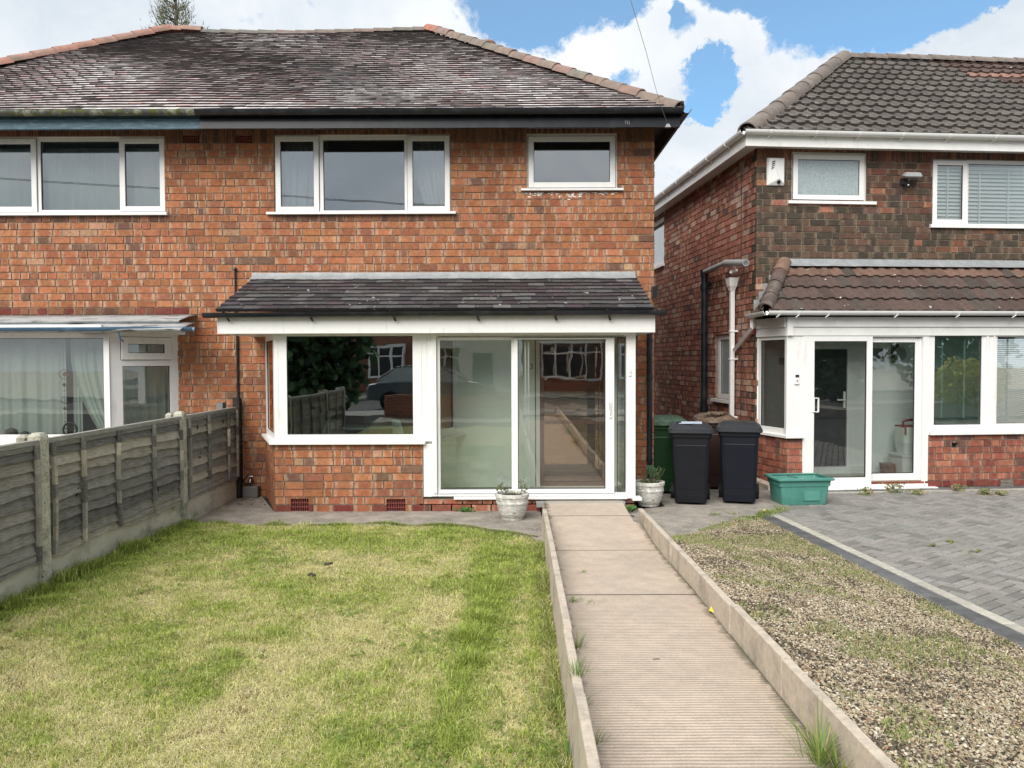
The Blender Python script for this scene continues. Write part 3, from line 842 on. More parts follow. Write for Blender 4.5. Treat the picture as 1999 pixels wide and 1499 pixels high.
def roofcol(rng, u, v, j):
    n = mnoise.noise(Vector((u*.55, v*.9, 1.3))) + .5*mnoise.noise(Vector((u*1.9, v*2.6, 7)))
    # a dark streak running down from the ridge on the left
    s = math.exp(-((u+6.0-(4.2-v)*-.25)**2)/.5)*.5*(.4+.6*max(0, min(1, v/2)))
    s += math.exp(-((u+3.6)**2+(v-2.6)**2)/.12)*.4
    d = n*.6+s*.85+rng.uniform(-.16, .16)+.04*(v-2)-.03
    if rng.random() < .035: d += .6
    if d > .6: c = (.08, .072, .068)
    elif d > .34: c = (.15, .125, .12)
    elif d > .05: c = (.30, .25, .24)
    elif d > -.25: c = (.40, .35, .34)
    else: c = (.52, .48, .47)
    if rng.random() < .10: c = (c[0]*1.0, c[1]*.80, c[2]*.79)
    k = rng.uniform(.85, 1.15)
    return tuple(x*k*1.42 for x in c), (.030, .025, .024)  # front edges near black, painting in the shadow line of each course
P_ROOF = R(34.7); EV = 4.875
XE0, XE1 = -9.22, 2.12
def sagf(u, v):
    return -.05*math.sin(max(0, min(1, v/4.3))*math.pi)*(.4+.6*math.sin(u*.55+1.0)) + .035*math.sin(u*1.15+v*.9)*math.sin(max(0, min(1, v/4.3))*math.pi)
def build_main_roof():
    c, s = math.cos(P_ROOF), math.sin(P_ROOF)
    sl = (0, c, s); nn = (0, -s, c)
    RUN = 3.5; SL = RUN/c
    a, b = MB(), MB()
    nc = int(SL/.103)
    tiles((0, YE, EV), (1, 0, 0), sl, nn, nc, .103, .17, lambda v: XE0+v*c, lambda v: XE1-v*c, [(SEAM, a), (99, b)], roofcol, 21, sag=sagf, thick=.020)
    # felt under the tiles
    def felt(mb, x0, x1, x2, x3):
        mb.quad([(x0, YE, EV-.03), (x1, YE, EV-.03), (x2, YE+RUN, EV-.03+RUN*s/c), (x3, YE+RUN, EV-.03+RUN*s/c)], (.02, .02, .02))
    felt(a, XE0, SEAM, SEAM, XE0+RUN); felt(b, SEAM, XE1, XE1-RUN, SEAM)
    # hipped ends
    tiles((XE1, YE, EV), (0, 1, 0), (-c, 0, s), (s, 0, c), nc, .103, .17, lambda v: v*c, lambda v: 2*RUN-v*c, [(99, b)], roofcol, 22, thick=.016)
    tiles((XE0, YE+2*RUN, EV), (0, -1, 0), (c, 0, s), (-s, 0, c), nc, .103, .17, lambda v: v*c, lambda v: 2*RUN-v*c, [(99, a)], roofcol, 23, thick=.016)
    zr = EV+RUN*s/c
    for mb, q in ((a, [(XE0, YE+2*RUN, EV), (SEAM, YE+2*RUN, EV), (SEAM, YE+RUN, zr), (XE0+RUN, YE+RUN, zr)]),
                  (b, [(SEAM, YE+2*RUN, EV), (XE1, YE+2*RUN, EV), (XE1-RUN, YE+RUN, zr), (SEAM, YE+RUN, zr)])):
        mb.quad(q, (.25, .2, .19))
    ra = a.build('roof', 'tile', nb); rb = b.build('roof', 'tile', house)
    def hipc(rng, i, n):
        return (.36, .15, .10) if rng.random() < .15 else (.23*rng.uniform(.8, 1.15), .165, .135)
    def redc(rng, i, n): return (.33*rng.uniform(.88, 1.1), .185, .14)
    captiles((XE1-.04, YE+.04, EV+.01), (XE1-RUN, YE+RUN, zr+.05), .11, .33, rb, hipc, 1)
    captiles((XE0+.04, YE+.04, EV+.01), (XE0+RUN, YE+RUN, zr+.05), .11, .33, ra, redc, 2)
    captiles((XE0+RUN-.1, YE+RUN, zr+.045), (XE0+RUN+.55, YE+RUN, zr+.03), .10, .3, ra, redc, 3, 'ridge_tile')
    def gr(rng, i, n): return (.17*rng.uniform(.8, 1.2), .145, .125)
    captiles((XE0+RUN+.55, YE+RUN, zr+.0), (SEAM, YE+RUN, zr-.03), .08, .33, ra, gr, 4, 'ridge_tile')
    captiles((SEAM, YE+RUN, zr-.03), (XE1-RUN+.06, YE+RUN, zr+.03), .08, .33, rb, gr, 5, 'ridge_tile')
    # chimney pot behind the right hip
    ch = MB(); q = onY(952, 88, 14.3); ch.lathe([(.14, -.9), (.13, .0), (.15, .02), (.15, .08), (.12, .11)], (q.x, 14.3, q.z-.05), 14, (.26, .15, .10)); ch.build('vent_pot', 'ridge_tile', rb, smooth=40)
    # eaves: soffit, fascia, gutter
    def eaves(par, x0, x1, fm, gm):
        f = MB(); f.box((x0, YE+.05, 4.672), (x1, YE+.075, 4.79)); f.box((x0, YE+.078, 4.672), (x1, YE+.10, 4.87)); f.build('fascia', fm, par)
        g = MB(); g.halfpipe((x0, YE-.05, 4.858), (x1, YE-.05, 4.862), .058, n=10, t=.004)
        k = x0+.35
        while k < x1:
            g.halfpipe((k-.012, YE-.05, 4.859), (k+.012, YE-.05, 4.861), .063, n=10, t=.005); k += rnd.choice([.92, .95, 1.0])
        gg = g.build('gutter', gm, par, smooth=40)
        return gg
    XS = -3.86
    s1 = MB(); s1.box((XS, YE+.10, 4.872), (XE1-.04, YW+.3, 4.89)); s1.box((XR, YW+.3, 4.872), (XE1-.04, 17, 4.89))
    s1.box((XE1-.06, YE+.10, 4.68), (XE1-.04, 17, 4.87)); s1.build('soffit', 'black_gloss', house)
    s2 = MB(); s2.box((XE0+.02, YE+.10, 4.872), (XS, YW+.3, 4.89)); s2.build('soffit', 'black_gloss', nb)
    eaves(house, XS, XE1-.03, 'black_gloss', 'black_gloss')
    eaves(nb, XE0+.02, XS, 'blue_paint', 'mossy_gutter')
    # black length of gutter on the party side
    # sloping barge end at the right hand corner
    sg = MB(); sg.halfpipe((XE1+.03, YE-.06, 4.86), (XE1+.03, 16.8, 4.86), .058, t=.004); sg.build('side_gutter', 'black_gloss', house, smooth=40)
    # white chipped marks on the fascia, bracket of the overhead cable
    pz = MB(); q = onY(1224, 238, YE+.04); 
    for i in range(3): pz.box((q.x-.02+i*.022, YE+.035, q.z-.025-.004*i), (q.x-.014+i*.022, YE+.05, q.z+.025-.006*i))
    pz.build('metal_tag', 'grey_pvc', house)
build_main_roof()

# upstairs windows ---------------------------------------------------
def three_light(M, root, rect, px, label, gm, fw=.05):
    """px: (left casement x0,x1, centre x0,x1, right casement x0,x1) and y0,y1 of openings in photo pixels"""
    L0, L1, C0, C1, R0, R1, y0, y1, yc0, yc1 = px
    lx = lambda p: loc(M, p, (y0+y1)/2)[0]; z1 = loc(M, C0, yc0)[1]; z0 = loc(M, C0, yc1)[1]
    zz1 = loc(M, C0, y0)[1]; zz0 = loc(M, C0, y1)[1]
    e = .024
    return window(M, root, rect, [(lx(L0)+e, lx(L1)-e, zz0+e, zz1-e, .068), (lx(C0), lx(C1), z0, z1, 0), (lx(R0)+e, lx(R1)-e, zz0+e, zz1-e, .068)], gm=gm, label=label)
zs0, zs1 = loc(MW, 700, 419)[1], loc(MW, 700, 413)[1]
w_mid = three_light(MW, house, W_MID, (537, 622, 630, 789, 795, 878, 265, 413, 272, 410), 'wide three light upstairs window with tied back curtains', 'glass_sky')
sm = MB(MW); a = X(522, YW, 417); b = X(890, YW, 417); sm.prism([(-.06, zs0), (-.06, zs1-.01), (.05, zs1+.004), (.05, zs0)], 'x', a, b); sm.build('sill', 'upvc', w_mid)
zr0, zr1 = loc(MW, 1115, 373)[1], loc(MW, 1115, 367.5)[1]
e = .024; q = wr(1030, 1203, 263, 367)
w_r = window(MW, house, W_R, [(q[0]+e+.01, q[1]-e-.01, q[2]+e+.01, q[3]-e-.015, .07, 'glass_sky')], label='small single pane window above the porch door')
sm = MB(MW); sm.prism([(-.06, zr0), (-.06, zr1-.01), (.05, zr1+.004), (.05, zr0)], 'x', X(1017, YW, 370), X(1216, YW, 370)); sm.build('sill', 'upvc', w_r)
# flaked white paint on the bricks below that sill
fl = MB(MW); rg = random.Random(3)
for i in range(70):
    u = rg.uniform(X(1022, YW, 380), X(1206, YW, 380)); 
    zc = Z(376, YW)-abs(rg.gauss(0, .022)); w = rg.uniform(.008, .035); h = rg.uniform(.004, .012)
    if .35 < (u-X(1022, YW))/1.2 < .62: zc -= rg.uniform(0, .05); 
    pts = [(u+w*math.cos(t)*rg.uniform(.6, 1), -.0115, zc+h*math.sin(t)*rg.uniform(.6, 1.1)) for t in np.linspace(0, 6.28, 8)[:-1]]
    fl.face([fl.v(p) for p in pts])
fl.build('flaked_paint', 'upvc_dirty', house)
w_l = three_light(MW, nb, W_L, (-88, 70, 77, 231, 233, 321, 270, 413, 275, 409), 'wide upstairs window with net curtain', 'glass')
sm = MB(MW); zq0, zq1 = loc(MW, 200, 421)[1], loc(MW, 200, 414)[1]; sm.prism([(-.06, zq0), (-.06, zq1-.01), (.05, zq1+.004), (.05, zq0)], 'x', -8.0, X(329, YW, 417)); sm.build('sill', 'upvc', w_l)

# rooms behind
roombox(MW, house, -3.35, -.62, .22, 3.6, 2.7, 4.72, 'room_grey')
roombox(MW, house, .02, 1.6, .22, 2.4, 2.7, 4.72, 'room_grey')
roombox(MW, nb, -8.6, -4.3, .22, 3.6, 2.7, 4.72, 'room_grey')
def hang(mb, label, m='curtain', name='curtain', cat='curtain', group=None, thick=0):
    o = mb.build(name, m, None, smooth=80); tag(o, label, cat, group)
    if thick: sf = o.modifiers.new('s', 'SOLIDIFY'); sf.thickness = thick
    return o
u0, u1, z0, z1 = W_MID
hang(cloth(MW, u0+.05, u0+.62, z0-.1, z1-.02, .17, 5, .022, re=lambda v: u0+.66-.02*v-.10*v*v, seed=1), 'grey curtain bunched behind the left casement of the central upstairs window', group='curtains at the central upstairs window', m='net_curtain')
hang(cloth(MW, u1-.62, u1-.03, z0-.1, z1-.02, .17, 5, .022, le=lambda v: u1-.64+.34*v, seed=2), 'grey curtain swept aside behind the right casement of the central upstairs window', group='curtains at the central upstairs window', m='net_curtain')
hang(cloth(MW, -8.2, W_L[1]+.1, W_L[2]-.05, W_L[3]-.12, .14, 26, .008, n=200, seed=3), 'white net curtain across the upstairs window of the left hand house', m='net_curtain', name='net_curtain')
def chandelier():
    c = onY(752, 308, 11.5)
    t = thing('chandelier', 'small crystal ceiling chandelier seen through the central upstairs window', 'chandelier', (c.x, 11.5, c.z))
    mb = MB(Matrix.Translation(c)); mb.tube([(0, 0, .12), (0, 0, .35)], .006, 6); mb.lathe([(.02, .12), (.06, .10), (.02, .06)], n=12); mb.build('stem', 'chrome', t)
    rg = random.Random(4)
    for i in range(6):
        a = i*math.pi/3; mb = MB(Matrix.Translation(c)); mb.tube([(0, 0, .05), (.06*math.cos(a), .06*math.sin(a), .0), (.11*math.cos(a), .11*math.sin(a), .03)], .005, 6); mb.build('arm', 'chrome', t)
    m = bpy.data.materials.new('bulb'); m.use_nodes = True; b = m.node_tree.nodes['Principled BSDF']
    b.inputs['Emission Color'].default_value = (1, .86, .62, 1); b.inputs['Emission Strength'].default_value = 9; MATS['bulb'] = m
    mb = MB(Matrix.Translation(c))
    mb.lathe([(.01, -.05), (.05, -.02), (.05, .02), (.01, .05)], n=10)
    mb.build('glass_bowl', 'bulb', t)
    for i in range(6):
        a = i*math.pi/3; mb = MB(Matrix.Translation(c)); mb.lathe([(.004, .03), (.018, .05), (.014, .08), (.002, .10)], (.11*math.cos(a), .11*math.sin(a), 0), 8); mb.build('bulb', 'bulb', t)
    mb = MB(Matrix.Translation(c))
    for i in range(36):
        a = rg.uniform(0, 6.28); r = rg.uniform(.03, .12); z = rg.uniform(-.07, .05)
        mb.lathe([(.001, z-.014), (.009, z), (.001, z+.014)], (r*math.cos(a), r*math.sin(a), 0), 5)
    mb.lathe([(.002, -.17), (.013, -.155), (.002, -.14)], n=6)
    mb.build('crystal', 'white_plastic', t)
chandelier()

# ------------------------------------------------------------------ porch of the main house
ZH = 2.115          # underside of fascia
def build_porch():
    yb = YP
    xb0 = X(537, YP, 900); xb1 = X(826, YP, 900)
    zs = Z(861, YP)      # top of brick below the bay sill
    # splayed brick side + front brick
    A = (-3.24, YW); B = (xb0, YP)
    Ms = facef(A, B)
    Ls = math.hypot(B[0]-A[0], B[1]-A[1])
    front, side = MB(MP), MB(Ms)
    ab1 = wr(568, 603, 973, 998, MP); ab2 = wr(755, 792, 974, 999, MP)
    def zp(u, z, rng): return PAL['plinth'] if (z < .09 and rng.random() < .5) else None
    bricks(xb0, xb1, 0, zs-.02, [ab1, ab2], MP, PAL['main'], 31, [(99, front)], zoned=zp, mortar=(.30, .22, .16, 0), thick=.1)
    bricks(0, Ls-.001, 0, zs-.02, [], Ms, PAL['main'], 32, [(99, side)], mortar=(.30, .22, .16, 0), thick=.1)
    bay = front.build('bay_wall', 'brick', house); side.build('bay_wall', 'brick', house)
    airbrick(MP, ab1, house); airbrick(MP, ab2, house)
    # brick plinth below the sliding door
    pl = MB(MP); bricks(xb1+.002, X(1238, YP, 985), 0, .155, [], MP, PAL['porch'], 33, [(99, pl)], thick=.1); pl.build('plinth', 'brick', house)
    # bay window front: frame, pane
    zt = ZH+.02
    r = (xb0, X(843, YP, 800)-.056, zs+.0, zt); pn = wr(560, 806, 656, 848, MP)
    w = window(MP, house, r, [(pn[0], pn[1], pn[2], pn[3], 0, 'glass_bay')], y=.0, label='large single pane bay window under the white fascia')
    # grooves of the frame
    g = MB(MP); g.box((xb1-.02, -.006, zs), (xb1-.014, .001, zt)); g.box((xb0+.045, -.005, zs+.02), (xb0+.049, .001, zt)); g.build('seal', 'upvc_dirty', w)
    # splayed side window
    ws = window(Ms, house, (0.02, Ls, zs, zt), [(.10, Ls-.12, zs+.08, zt-.09, 0, 'glass_smoke')], y=0, label='narrow angled side window of the bay')
    # sill following the plan
    sl = MB(); sx = -.07
    ring = [(A[0]-.06, YW-.02), (xb0-.045, YP-.07), (xb1+.03, YP-.07), (xb1+.03, YP+.05), (xb0+.03, YP+.05), (A[0]+.06, YW-.02)]
    sl.prism(ring, 'z', zs-.028, zs+.004); sl.build('sill', 'upvc', w, bevel=.004)
    # right hand splay of the bay, inside the porch
    C = (xb1-.02, YP+.07); D = (-.72, YW)
    Mr = facef(C, D); Lr = math.hypot(D[0]-C[0], D[1]-C[1])
    p = MB(Mr); p.box((0, 0, .12), (Lr, .08, zs-.02)); p.build('inner_wall', 'plaster', house)
    window(Mr, house, (0.0, Lr, zs, zt), [(.08, Lr-.12, zs+.09, zt-.07, 0, 'glass_smoke')], y=0, label='inner side window between bay and porch')
    p = MB(Mr); p.box((0, -.12, zs-.02), (Lr, 0, zs)); p.build('sill', 'upvc', house)
    # ---- sliding door
    zb = Z(968, YP)
    x0, x1 = X(843, YP, 800), X(1240, YP, 800)
    d = MB(MP)
    d.box((X(827, YP, 900), -.012, zb-.005), (x0, .06, zs-.03)); d.box((x0-.055, 0, zs), (x0, .06, zt))
    d.box((x0, -.02, zb), (X(852.5, YP, 800), .08, zt)); d.box((X(1222, YP, 800), -.03, zb-.03), (x1, .10, zt))
    d.box((X(852.5, YP), -.02, Z(657, YP)), (X(1222, YP, 800), .08, zt))
    d.box((X(852.5, YP), -.02, zb), (X(1222, YP, 800), .08, zb+.035))
    dd = d.build('sliding_door', 'upvc', house, bevel=.003)
    # slim track lines in the head
    g = MB(MP); zq = Z(656, YP); g.box((X(856, YP), -.024, zq-.004), (X(1218, YP), -.019, zq+.001)); g.box((X(846, YP), -.024, zb+.03), (X(1200, YP), -.0195, zb+.034)); g.build('seal', 'gasket', dd)
    # fixed left leaf
    a0, a1 = X(852.5, YP), X(1011, YP); 
    f = MB(MP); framerect(f, a0, X(1004, YP), zb+.035, Z(658, YP), .035, .03, .06); f.build('leaf', 'upvc', dd, bevel=.003)
    pane_part(MP, dd, X(856, YP), X(1001, YP), zb+.085, Z(663, YP), .045, 'glass_door')
    # sliding right leaf, in front
    b0, b1 = X(1002.5, YP), X(1199, YP)
    f = MB(MP)
    f.box((b0, -.005, zb+.035), (X(1010.5, YP), .025, Z(660, YP))); f.box((X(1182, YP), -.012, zb+.035), (b1, .028, Z(660, YP)))
    f.box((X(1010.5, YP), -.005, zb+.035), (X(1182, YP), .025, zb+.082)); f.box((X(1010.5, YP), -.005, Z(663, YP)), (X(1182, YP), .025, Z(660, YP)))
    f.build('leaf', 'upvc', dd, bevel=.003)
    pane_part(MP, dd, X(1011, YP), X(1181.5, YP), zb+.082, Z(663, YP), .008, 'glass_door')
    # handle with lock
    hx = X(1191, YP, 800); h = MB(MP); h.box((hx-.016, -.03, Z(816, YP)), (hx+.016, -.012, Z(782, YP))); h.box((hx-.010, -.055, Z(803, YP)), (hx-.002, -.03, Z(786, YP)))
    h.build('handle', 'white_plastic', dd, bevel=.003)
    h = MB(MP); h.lathe([(.005, 0), (.005, .002)], (0, 0, 0), 8); h.V = [Vector((hx+.002+v.x, YP-.0315, Z(808, YP)+v.y)) for v in [MP.inverted() @ q for q in h.V]]
    h.box((hx-.0005, -.032, Z(812, YP)), (hx+.0045, -.030, Z(808, YP))); h.box((hx-.013, -.0315, Z(801, YP)), (hx-.010, -.0302, Z(785, YP))); h.build('keyhole', 'gasket', dd)
    # the leaf parked behind : vertical stiles seen through the glass
    f = MB(MP)
    for px in (1024, 1030): f.box((X(px, YP+.07), .075, zb+.03), (X(px+3.2, YP+.07), .09, Z(663, YP)))
    f.build('leaf', 'upvc', dd)
    # narrow side light
    pane_part(MP, dd, X(1206, YP), X(1221.5, YP), zb+.04, Z(660, YP), .05, 'glass')
    # threshold sill + drain grating
    s = MB(MP); zq = Z(968, YP); s.box((X(885, YP), -.05, zq-.035), (X(1224, YP), .0, zq-.004)); s.box((X(1232, YP), -.13, zq-.04), (X(1250, YP), .02, zq-.004)); s.build('sill', 'upvc', dd, bevel=.004)
    gr = MB(MP); gx0, gx1 = X(1047, YP-.08, 975), X(1219, YP-.08, 975); gz = .136
    gr.box((gx0, -.13, gz-.06), (gx1, -.125, gz)); gr.box((gx0, -.055, gz-.06), (gx1, -.05, gz)); n = 46
    for i in range(n+1):
        x = gx0+(gx1-gx0)*i/n; gr.box((x-.005, -.125, gz-.012), (x+.005, -.055, gz-.001))
    go = gr.build('drain_grating', 'grey_pvc'); tag(go, 'narrow white slotted drain channel in front of the sliding door', 'drain')
    gb = MB(MP); gb.box((gx0, -.124, gz-.06), (gx1, -.056, gz-.05)); o = gb.build('channel', 'paver_joint', go)
    # concrete block at the left of the ramp head
    # right return of the porch
    rt = MB(); xr_ = X(1240, YP)
    rt.box((xr_-.05, YP+.10, 0), (xr_, YW-.012, .85)); rt.box((xr_-.05, YP+.10, zt-.1), (xr_, YW-.012, zt)); rt.box((xr_-.05, YW-.1, .85), (xr_, YW-.012, zt-.1)); rt.build('porch_side', 'upvc', house)
    rg_ = MB(); rg_.box((xr_-.03, YP+.10, .85), (xr_-.022, YW-.1, zt-.1)); rg_.build('pane', 'glass', house)
    # door bell
    b = MB(MP); bx, bz = X(1229, YP), Z(728, YP); b.box((bx-.016, -.045, bz-.04), (bx+.016, -.03, bz+.04)); bo = b.build('door_bell', 'white_plastic', house, bevel=.004)
    b = MB(MP); b.box((bx-.006, -.05, bz-.006), (bx+.006, -.045, bz+.006)); b.build('button', 'grey_pvc', bo)
    # ---- fascia board, soffit, gutter, slates
    Yf = 8.86
    fx0, fx1 = X(424, Yf, 640), X(1279, Yf, 640)
    f = MB(); zf0, zf1 = 2.108, Z(613, Yf)
    xs = [fx0, X(428, Yf), X(613, Yf), X(755, Yf), X(1000, Yf), X(1275, Yf), fx1]
    for a, b in zip(xs, xs[1:]): f.box((a+.0008, Yf, zf0), (b-.0008, Yf+.02, zf1))
    fo = f.build('porch_fascia', 'upvc', house)
    k = MB(); k.box((fx0+.01, Yf+.01, zf0+.01), (fx1-.01, Yf+.03, zf1-.01)); k.build('backing', 'upvc_dirty', fo)
    so = MB(); so.box((fx0, Yf+.02, zf0), (fx1, YW-.005, zf0+.012)); so.box((fx0, Yf+.03, zf0+.012), (fx0+.02, YW-.005, zf1-.01)); so.box((fx1-.02, Yf+.03, zf0+.012), (fx1, YW-.005, zf1-.01)); so.build('porch_soffit', 'upvc', house)
    Yg = 8.79; g = MB(); gz = Z(608, Yg)
    g.halfpipe((X(399, Yg), Yg, gz-.005), (X(1300, Yg), Yg, gz+.008), .058, n=10, t=.004)
    g.disc((X(399, Yg), Yg, gz-.03), (1, 0, 0), .03, 12); g.disc((X(1299, Yg), Yg, gz-.02), (1, 0, 0), .03, 12)
    go = g.build('porch_gutter', 'black_gloss', house, smooth=40)
    for px in (445, 608, 770, 933, 1085, 1190):
        x = X(px, Yg); b = MB(); b.halfpipe((x-.012, Yg, gz), (x+.012, Yg, gz), .065, n=8, t=.007); b.bar((x-.035, Yg-.062, gz+.015), (x+.012, Yg+.03, gz-.10), .022, .014); b.bar((x, Yg-.05, gz+.012), (x, Yg+.09, gz+.016), .014, .01)
        b.build('bracket', 'black_gloss', go)
    # slates
    c0 = Vector((0, 8.78, Z(605, 8.78)+.01)); top = Vector((0, YW, Z(541, YW)))
    d = top-c0; SL = d.length; sl = d/SL; nn = Vector((0, -sl.z, sl.y))
    def sc_(rng, u, v, j):
        k = rng.uniform(.7, 1.5); b = rng.choice([(.055, .057, .06), (.075, .076, .078), (.038, .038, .043), (.06, .055, .058), (.10, .10, .098)])
        if rng.random() < .1: b = (.05, .04, .05)
        return (b[0]*k, b[1]*k, b[2]*k), (.012, .012, .013)
    m = MB(); sx0, sx1 = X(421, 8.78, 605), X(1277, 8.78, 600)
    nc = 9; tiles(c0, (1, 0, 0), sl, nn, nc, SL/nc, .205, lambda v: sx0, lambda v: sx1, [(99, m)], sc_, 41, thick=.012, lift=.008, wob=.007)
    m.quad([c0+Vector((sx0+.01, 0, -.02)), c0+Vector((sx1-.01, 0, -.02)), top+Vector((sx1-.01, 0, -.02)), top+Vector((sx0+.01, 0, -.02))], (.02, .02, .02))
    ro = m.build('porch_roof', 'slate', house)
    l = MB(); fx_a, fx_b = sx0-.02, sx1-.01
    n = 26; pts = []
    ids = []
    for i in range(n+1):
        x = fx_a+(fx_b-fx_a)*i/n; w = .007*mnoise.noise(Vector((x*3, 0, 5)))
        ids.append([l.v((x, YW-.012, Z(531, YW)+w*.6)), l.v((x, YW-.03, Z(538, YW)+w)), l.v((x, YW-.15, Z(538, YW)-.065+w*1.5))])
    for a, b in zip(ids, ids[1:]):
        for i in range(2): l.face([a[i+1], b[i+1], b[i], a[i]])
    l.build('flashing', 'lead', ro, smooth=60)
    # ---- inside of the porch hall
    h = MB()
    h.box((-.74, YW-.03, .12), (.30, YW-.008, 2.12)); h.box((.30, YW-.03, 2.06), (1.30, YW-.008, 2.12)); h.box((1.31, YW-.03, .12), (xr_-.05, YW-.008, 2.12)); h.build('inner_wall', 'plaster', house)
    h = MB(); n = 9
    w = (xr_-.05+1.0)/n
    for i in range(n):
        for j in range(3): h.box((-1.0+i*w+.003, YP+.09+j*.32+.003, .10), (-1.0+(i+1)*w-.003, YP+.09+(j+1)*.32-.003, .128))
    h.build('floor_tiles', 'floor_tile', house)
    h = MB(); h.box((-1.1, YP+.0, -.02), (xr_-.01, YW, .122)); h.build('floor_slab', 'mortar_grey', house)
    # front door inside the porch
    fd = MB(MW); xa, xb = X(1049, YW), X(1188, YW); za = Z(948, YW)
    fd.box((xa-.02, -.06, za-.03), (xb+.02, .03, za)); fd.box((xa-.02, -.045, za), (xa+.03, .03, 2.08)); fd.box((xb-.03, -.045, za), (xb+.02, .03, 2.08)); fd.box((xa+.03, -.045, 2.02), (xb-.03, .03, 2.08))
    fdo = fd.build('front_door', 'upvc', house)
    fd = MB(MW); framerect(fd, xa+.03, xb-.03, za, 2.02, .05, -.02, .02); fd.box((xa+.08, -.018, .95), (xb-.08, .018, 1.0)); fd.build('door_leaf', 'brown_wood', fdo)
    pane_part(MW, fdo, xa+.08, xb-.08, za+.05, 1.97, -.005, 'glass_smoke')
    # hallway behind
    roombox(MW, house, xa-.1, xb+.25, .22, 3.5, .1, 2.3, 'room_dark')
    # house number on the inner frame
    txt('3', .10, (X(1037, YP+.09), YP+.085, Z(721, YP+.085)), 'gasket', house, 'house_number')
    # white hanging strip curtain (bead chain) inside the glass
def txt(s, size, at, m, par, name, rot=(R(90), 0, 0), M=None):
    cu = bpy.data.curves.new('t', 'FONT'); cu.body = s; cu.size = size; cu.align_x = 'CENTER'; cu.extrude = .0015
    o = bpy.data.objects.new('t', cu); COL.objects.link(o); bpy.context.view_layer.update()
    dg = bpy.context.evaluated_depsgraph_get(); me = bpy.data.meshes.new_from_object(o.evaluated_get(dg)); me.name = name
    T = Matrix.Translation(at) @ Euler(rot).to_matrix().to_4x4()
    if M is not None: T = M @ T
    I = world_of(par).inverted() @ T if par else T
    me.transform(I); me.materials.clear(); me.materials.append(MATS[m])
    bpy.data.objects.remove(o); bpy.data.curves.remove(cu)
    q = bpy.data.objects.new(name, me); COL.objects.link(q); q.parent = par; return q
build_porch()
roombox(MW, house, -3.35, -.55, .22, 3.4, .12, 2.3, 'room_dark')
mb = MB(); mb.box((-2.75, YP+.12, .0), (-.98, YW+.25, .118)); mb.build('bay_floor', 'carpet', house)
# drainpipes of the main house
def pipes():
    p = MB(); x = X(1268, YW-.05, 760); p.tube([(x, YW-.06, 0.02), (x, YW-.06, 2.3)], .036, 12)
    for z in (.5, 1.55, 2.05): p.tube([(x, YW-.06, z-.02), (x, YW-.06, z+.02)], .043, 12)
    p.build('downpipe', 'black_gloss', house, smooth=40)
    p = MB(); x = X(1277, YW-.1, 575); p.box((x-.03, YW-.17, Z(583, YW)), (x+.03, YW-.04, Z(562, YW))); p.build('outlet_box', 'black_gloss', house)
    x = X(463, YW-.03, 660); p = MB(); p.tube([(x, YW-.03, .05), (x, YW-.03, 2.13)], .016, 8); p.tube([(X(459, YW-.03, 530), YW-.03, 2.2), (X(459, YW-.03, 530), YW-.03, Z(527, YW))], .012, 8)
    p.lathe([(.008, 0), (.022, .02), (.022, .045), (.01, .06)], (X(459, YW-.03, 525), YW-.03, Z(529, YW)), 10)
    for z in (1.0, 1.5, 1.95): p.tube([(x, YW-.03, z-.008), (x, YW-.03, z+.008)], .021, 8)
    p.build('thin_pipe', 'black_gloss', house, smooth=40)
pipes()

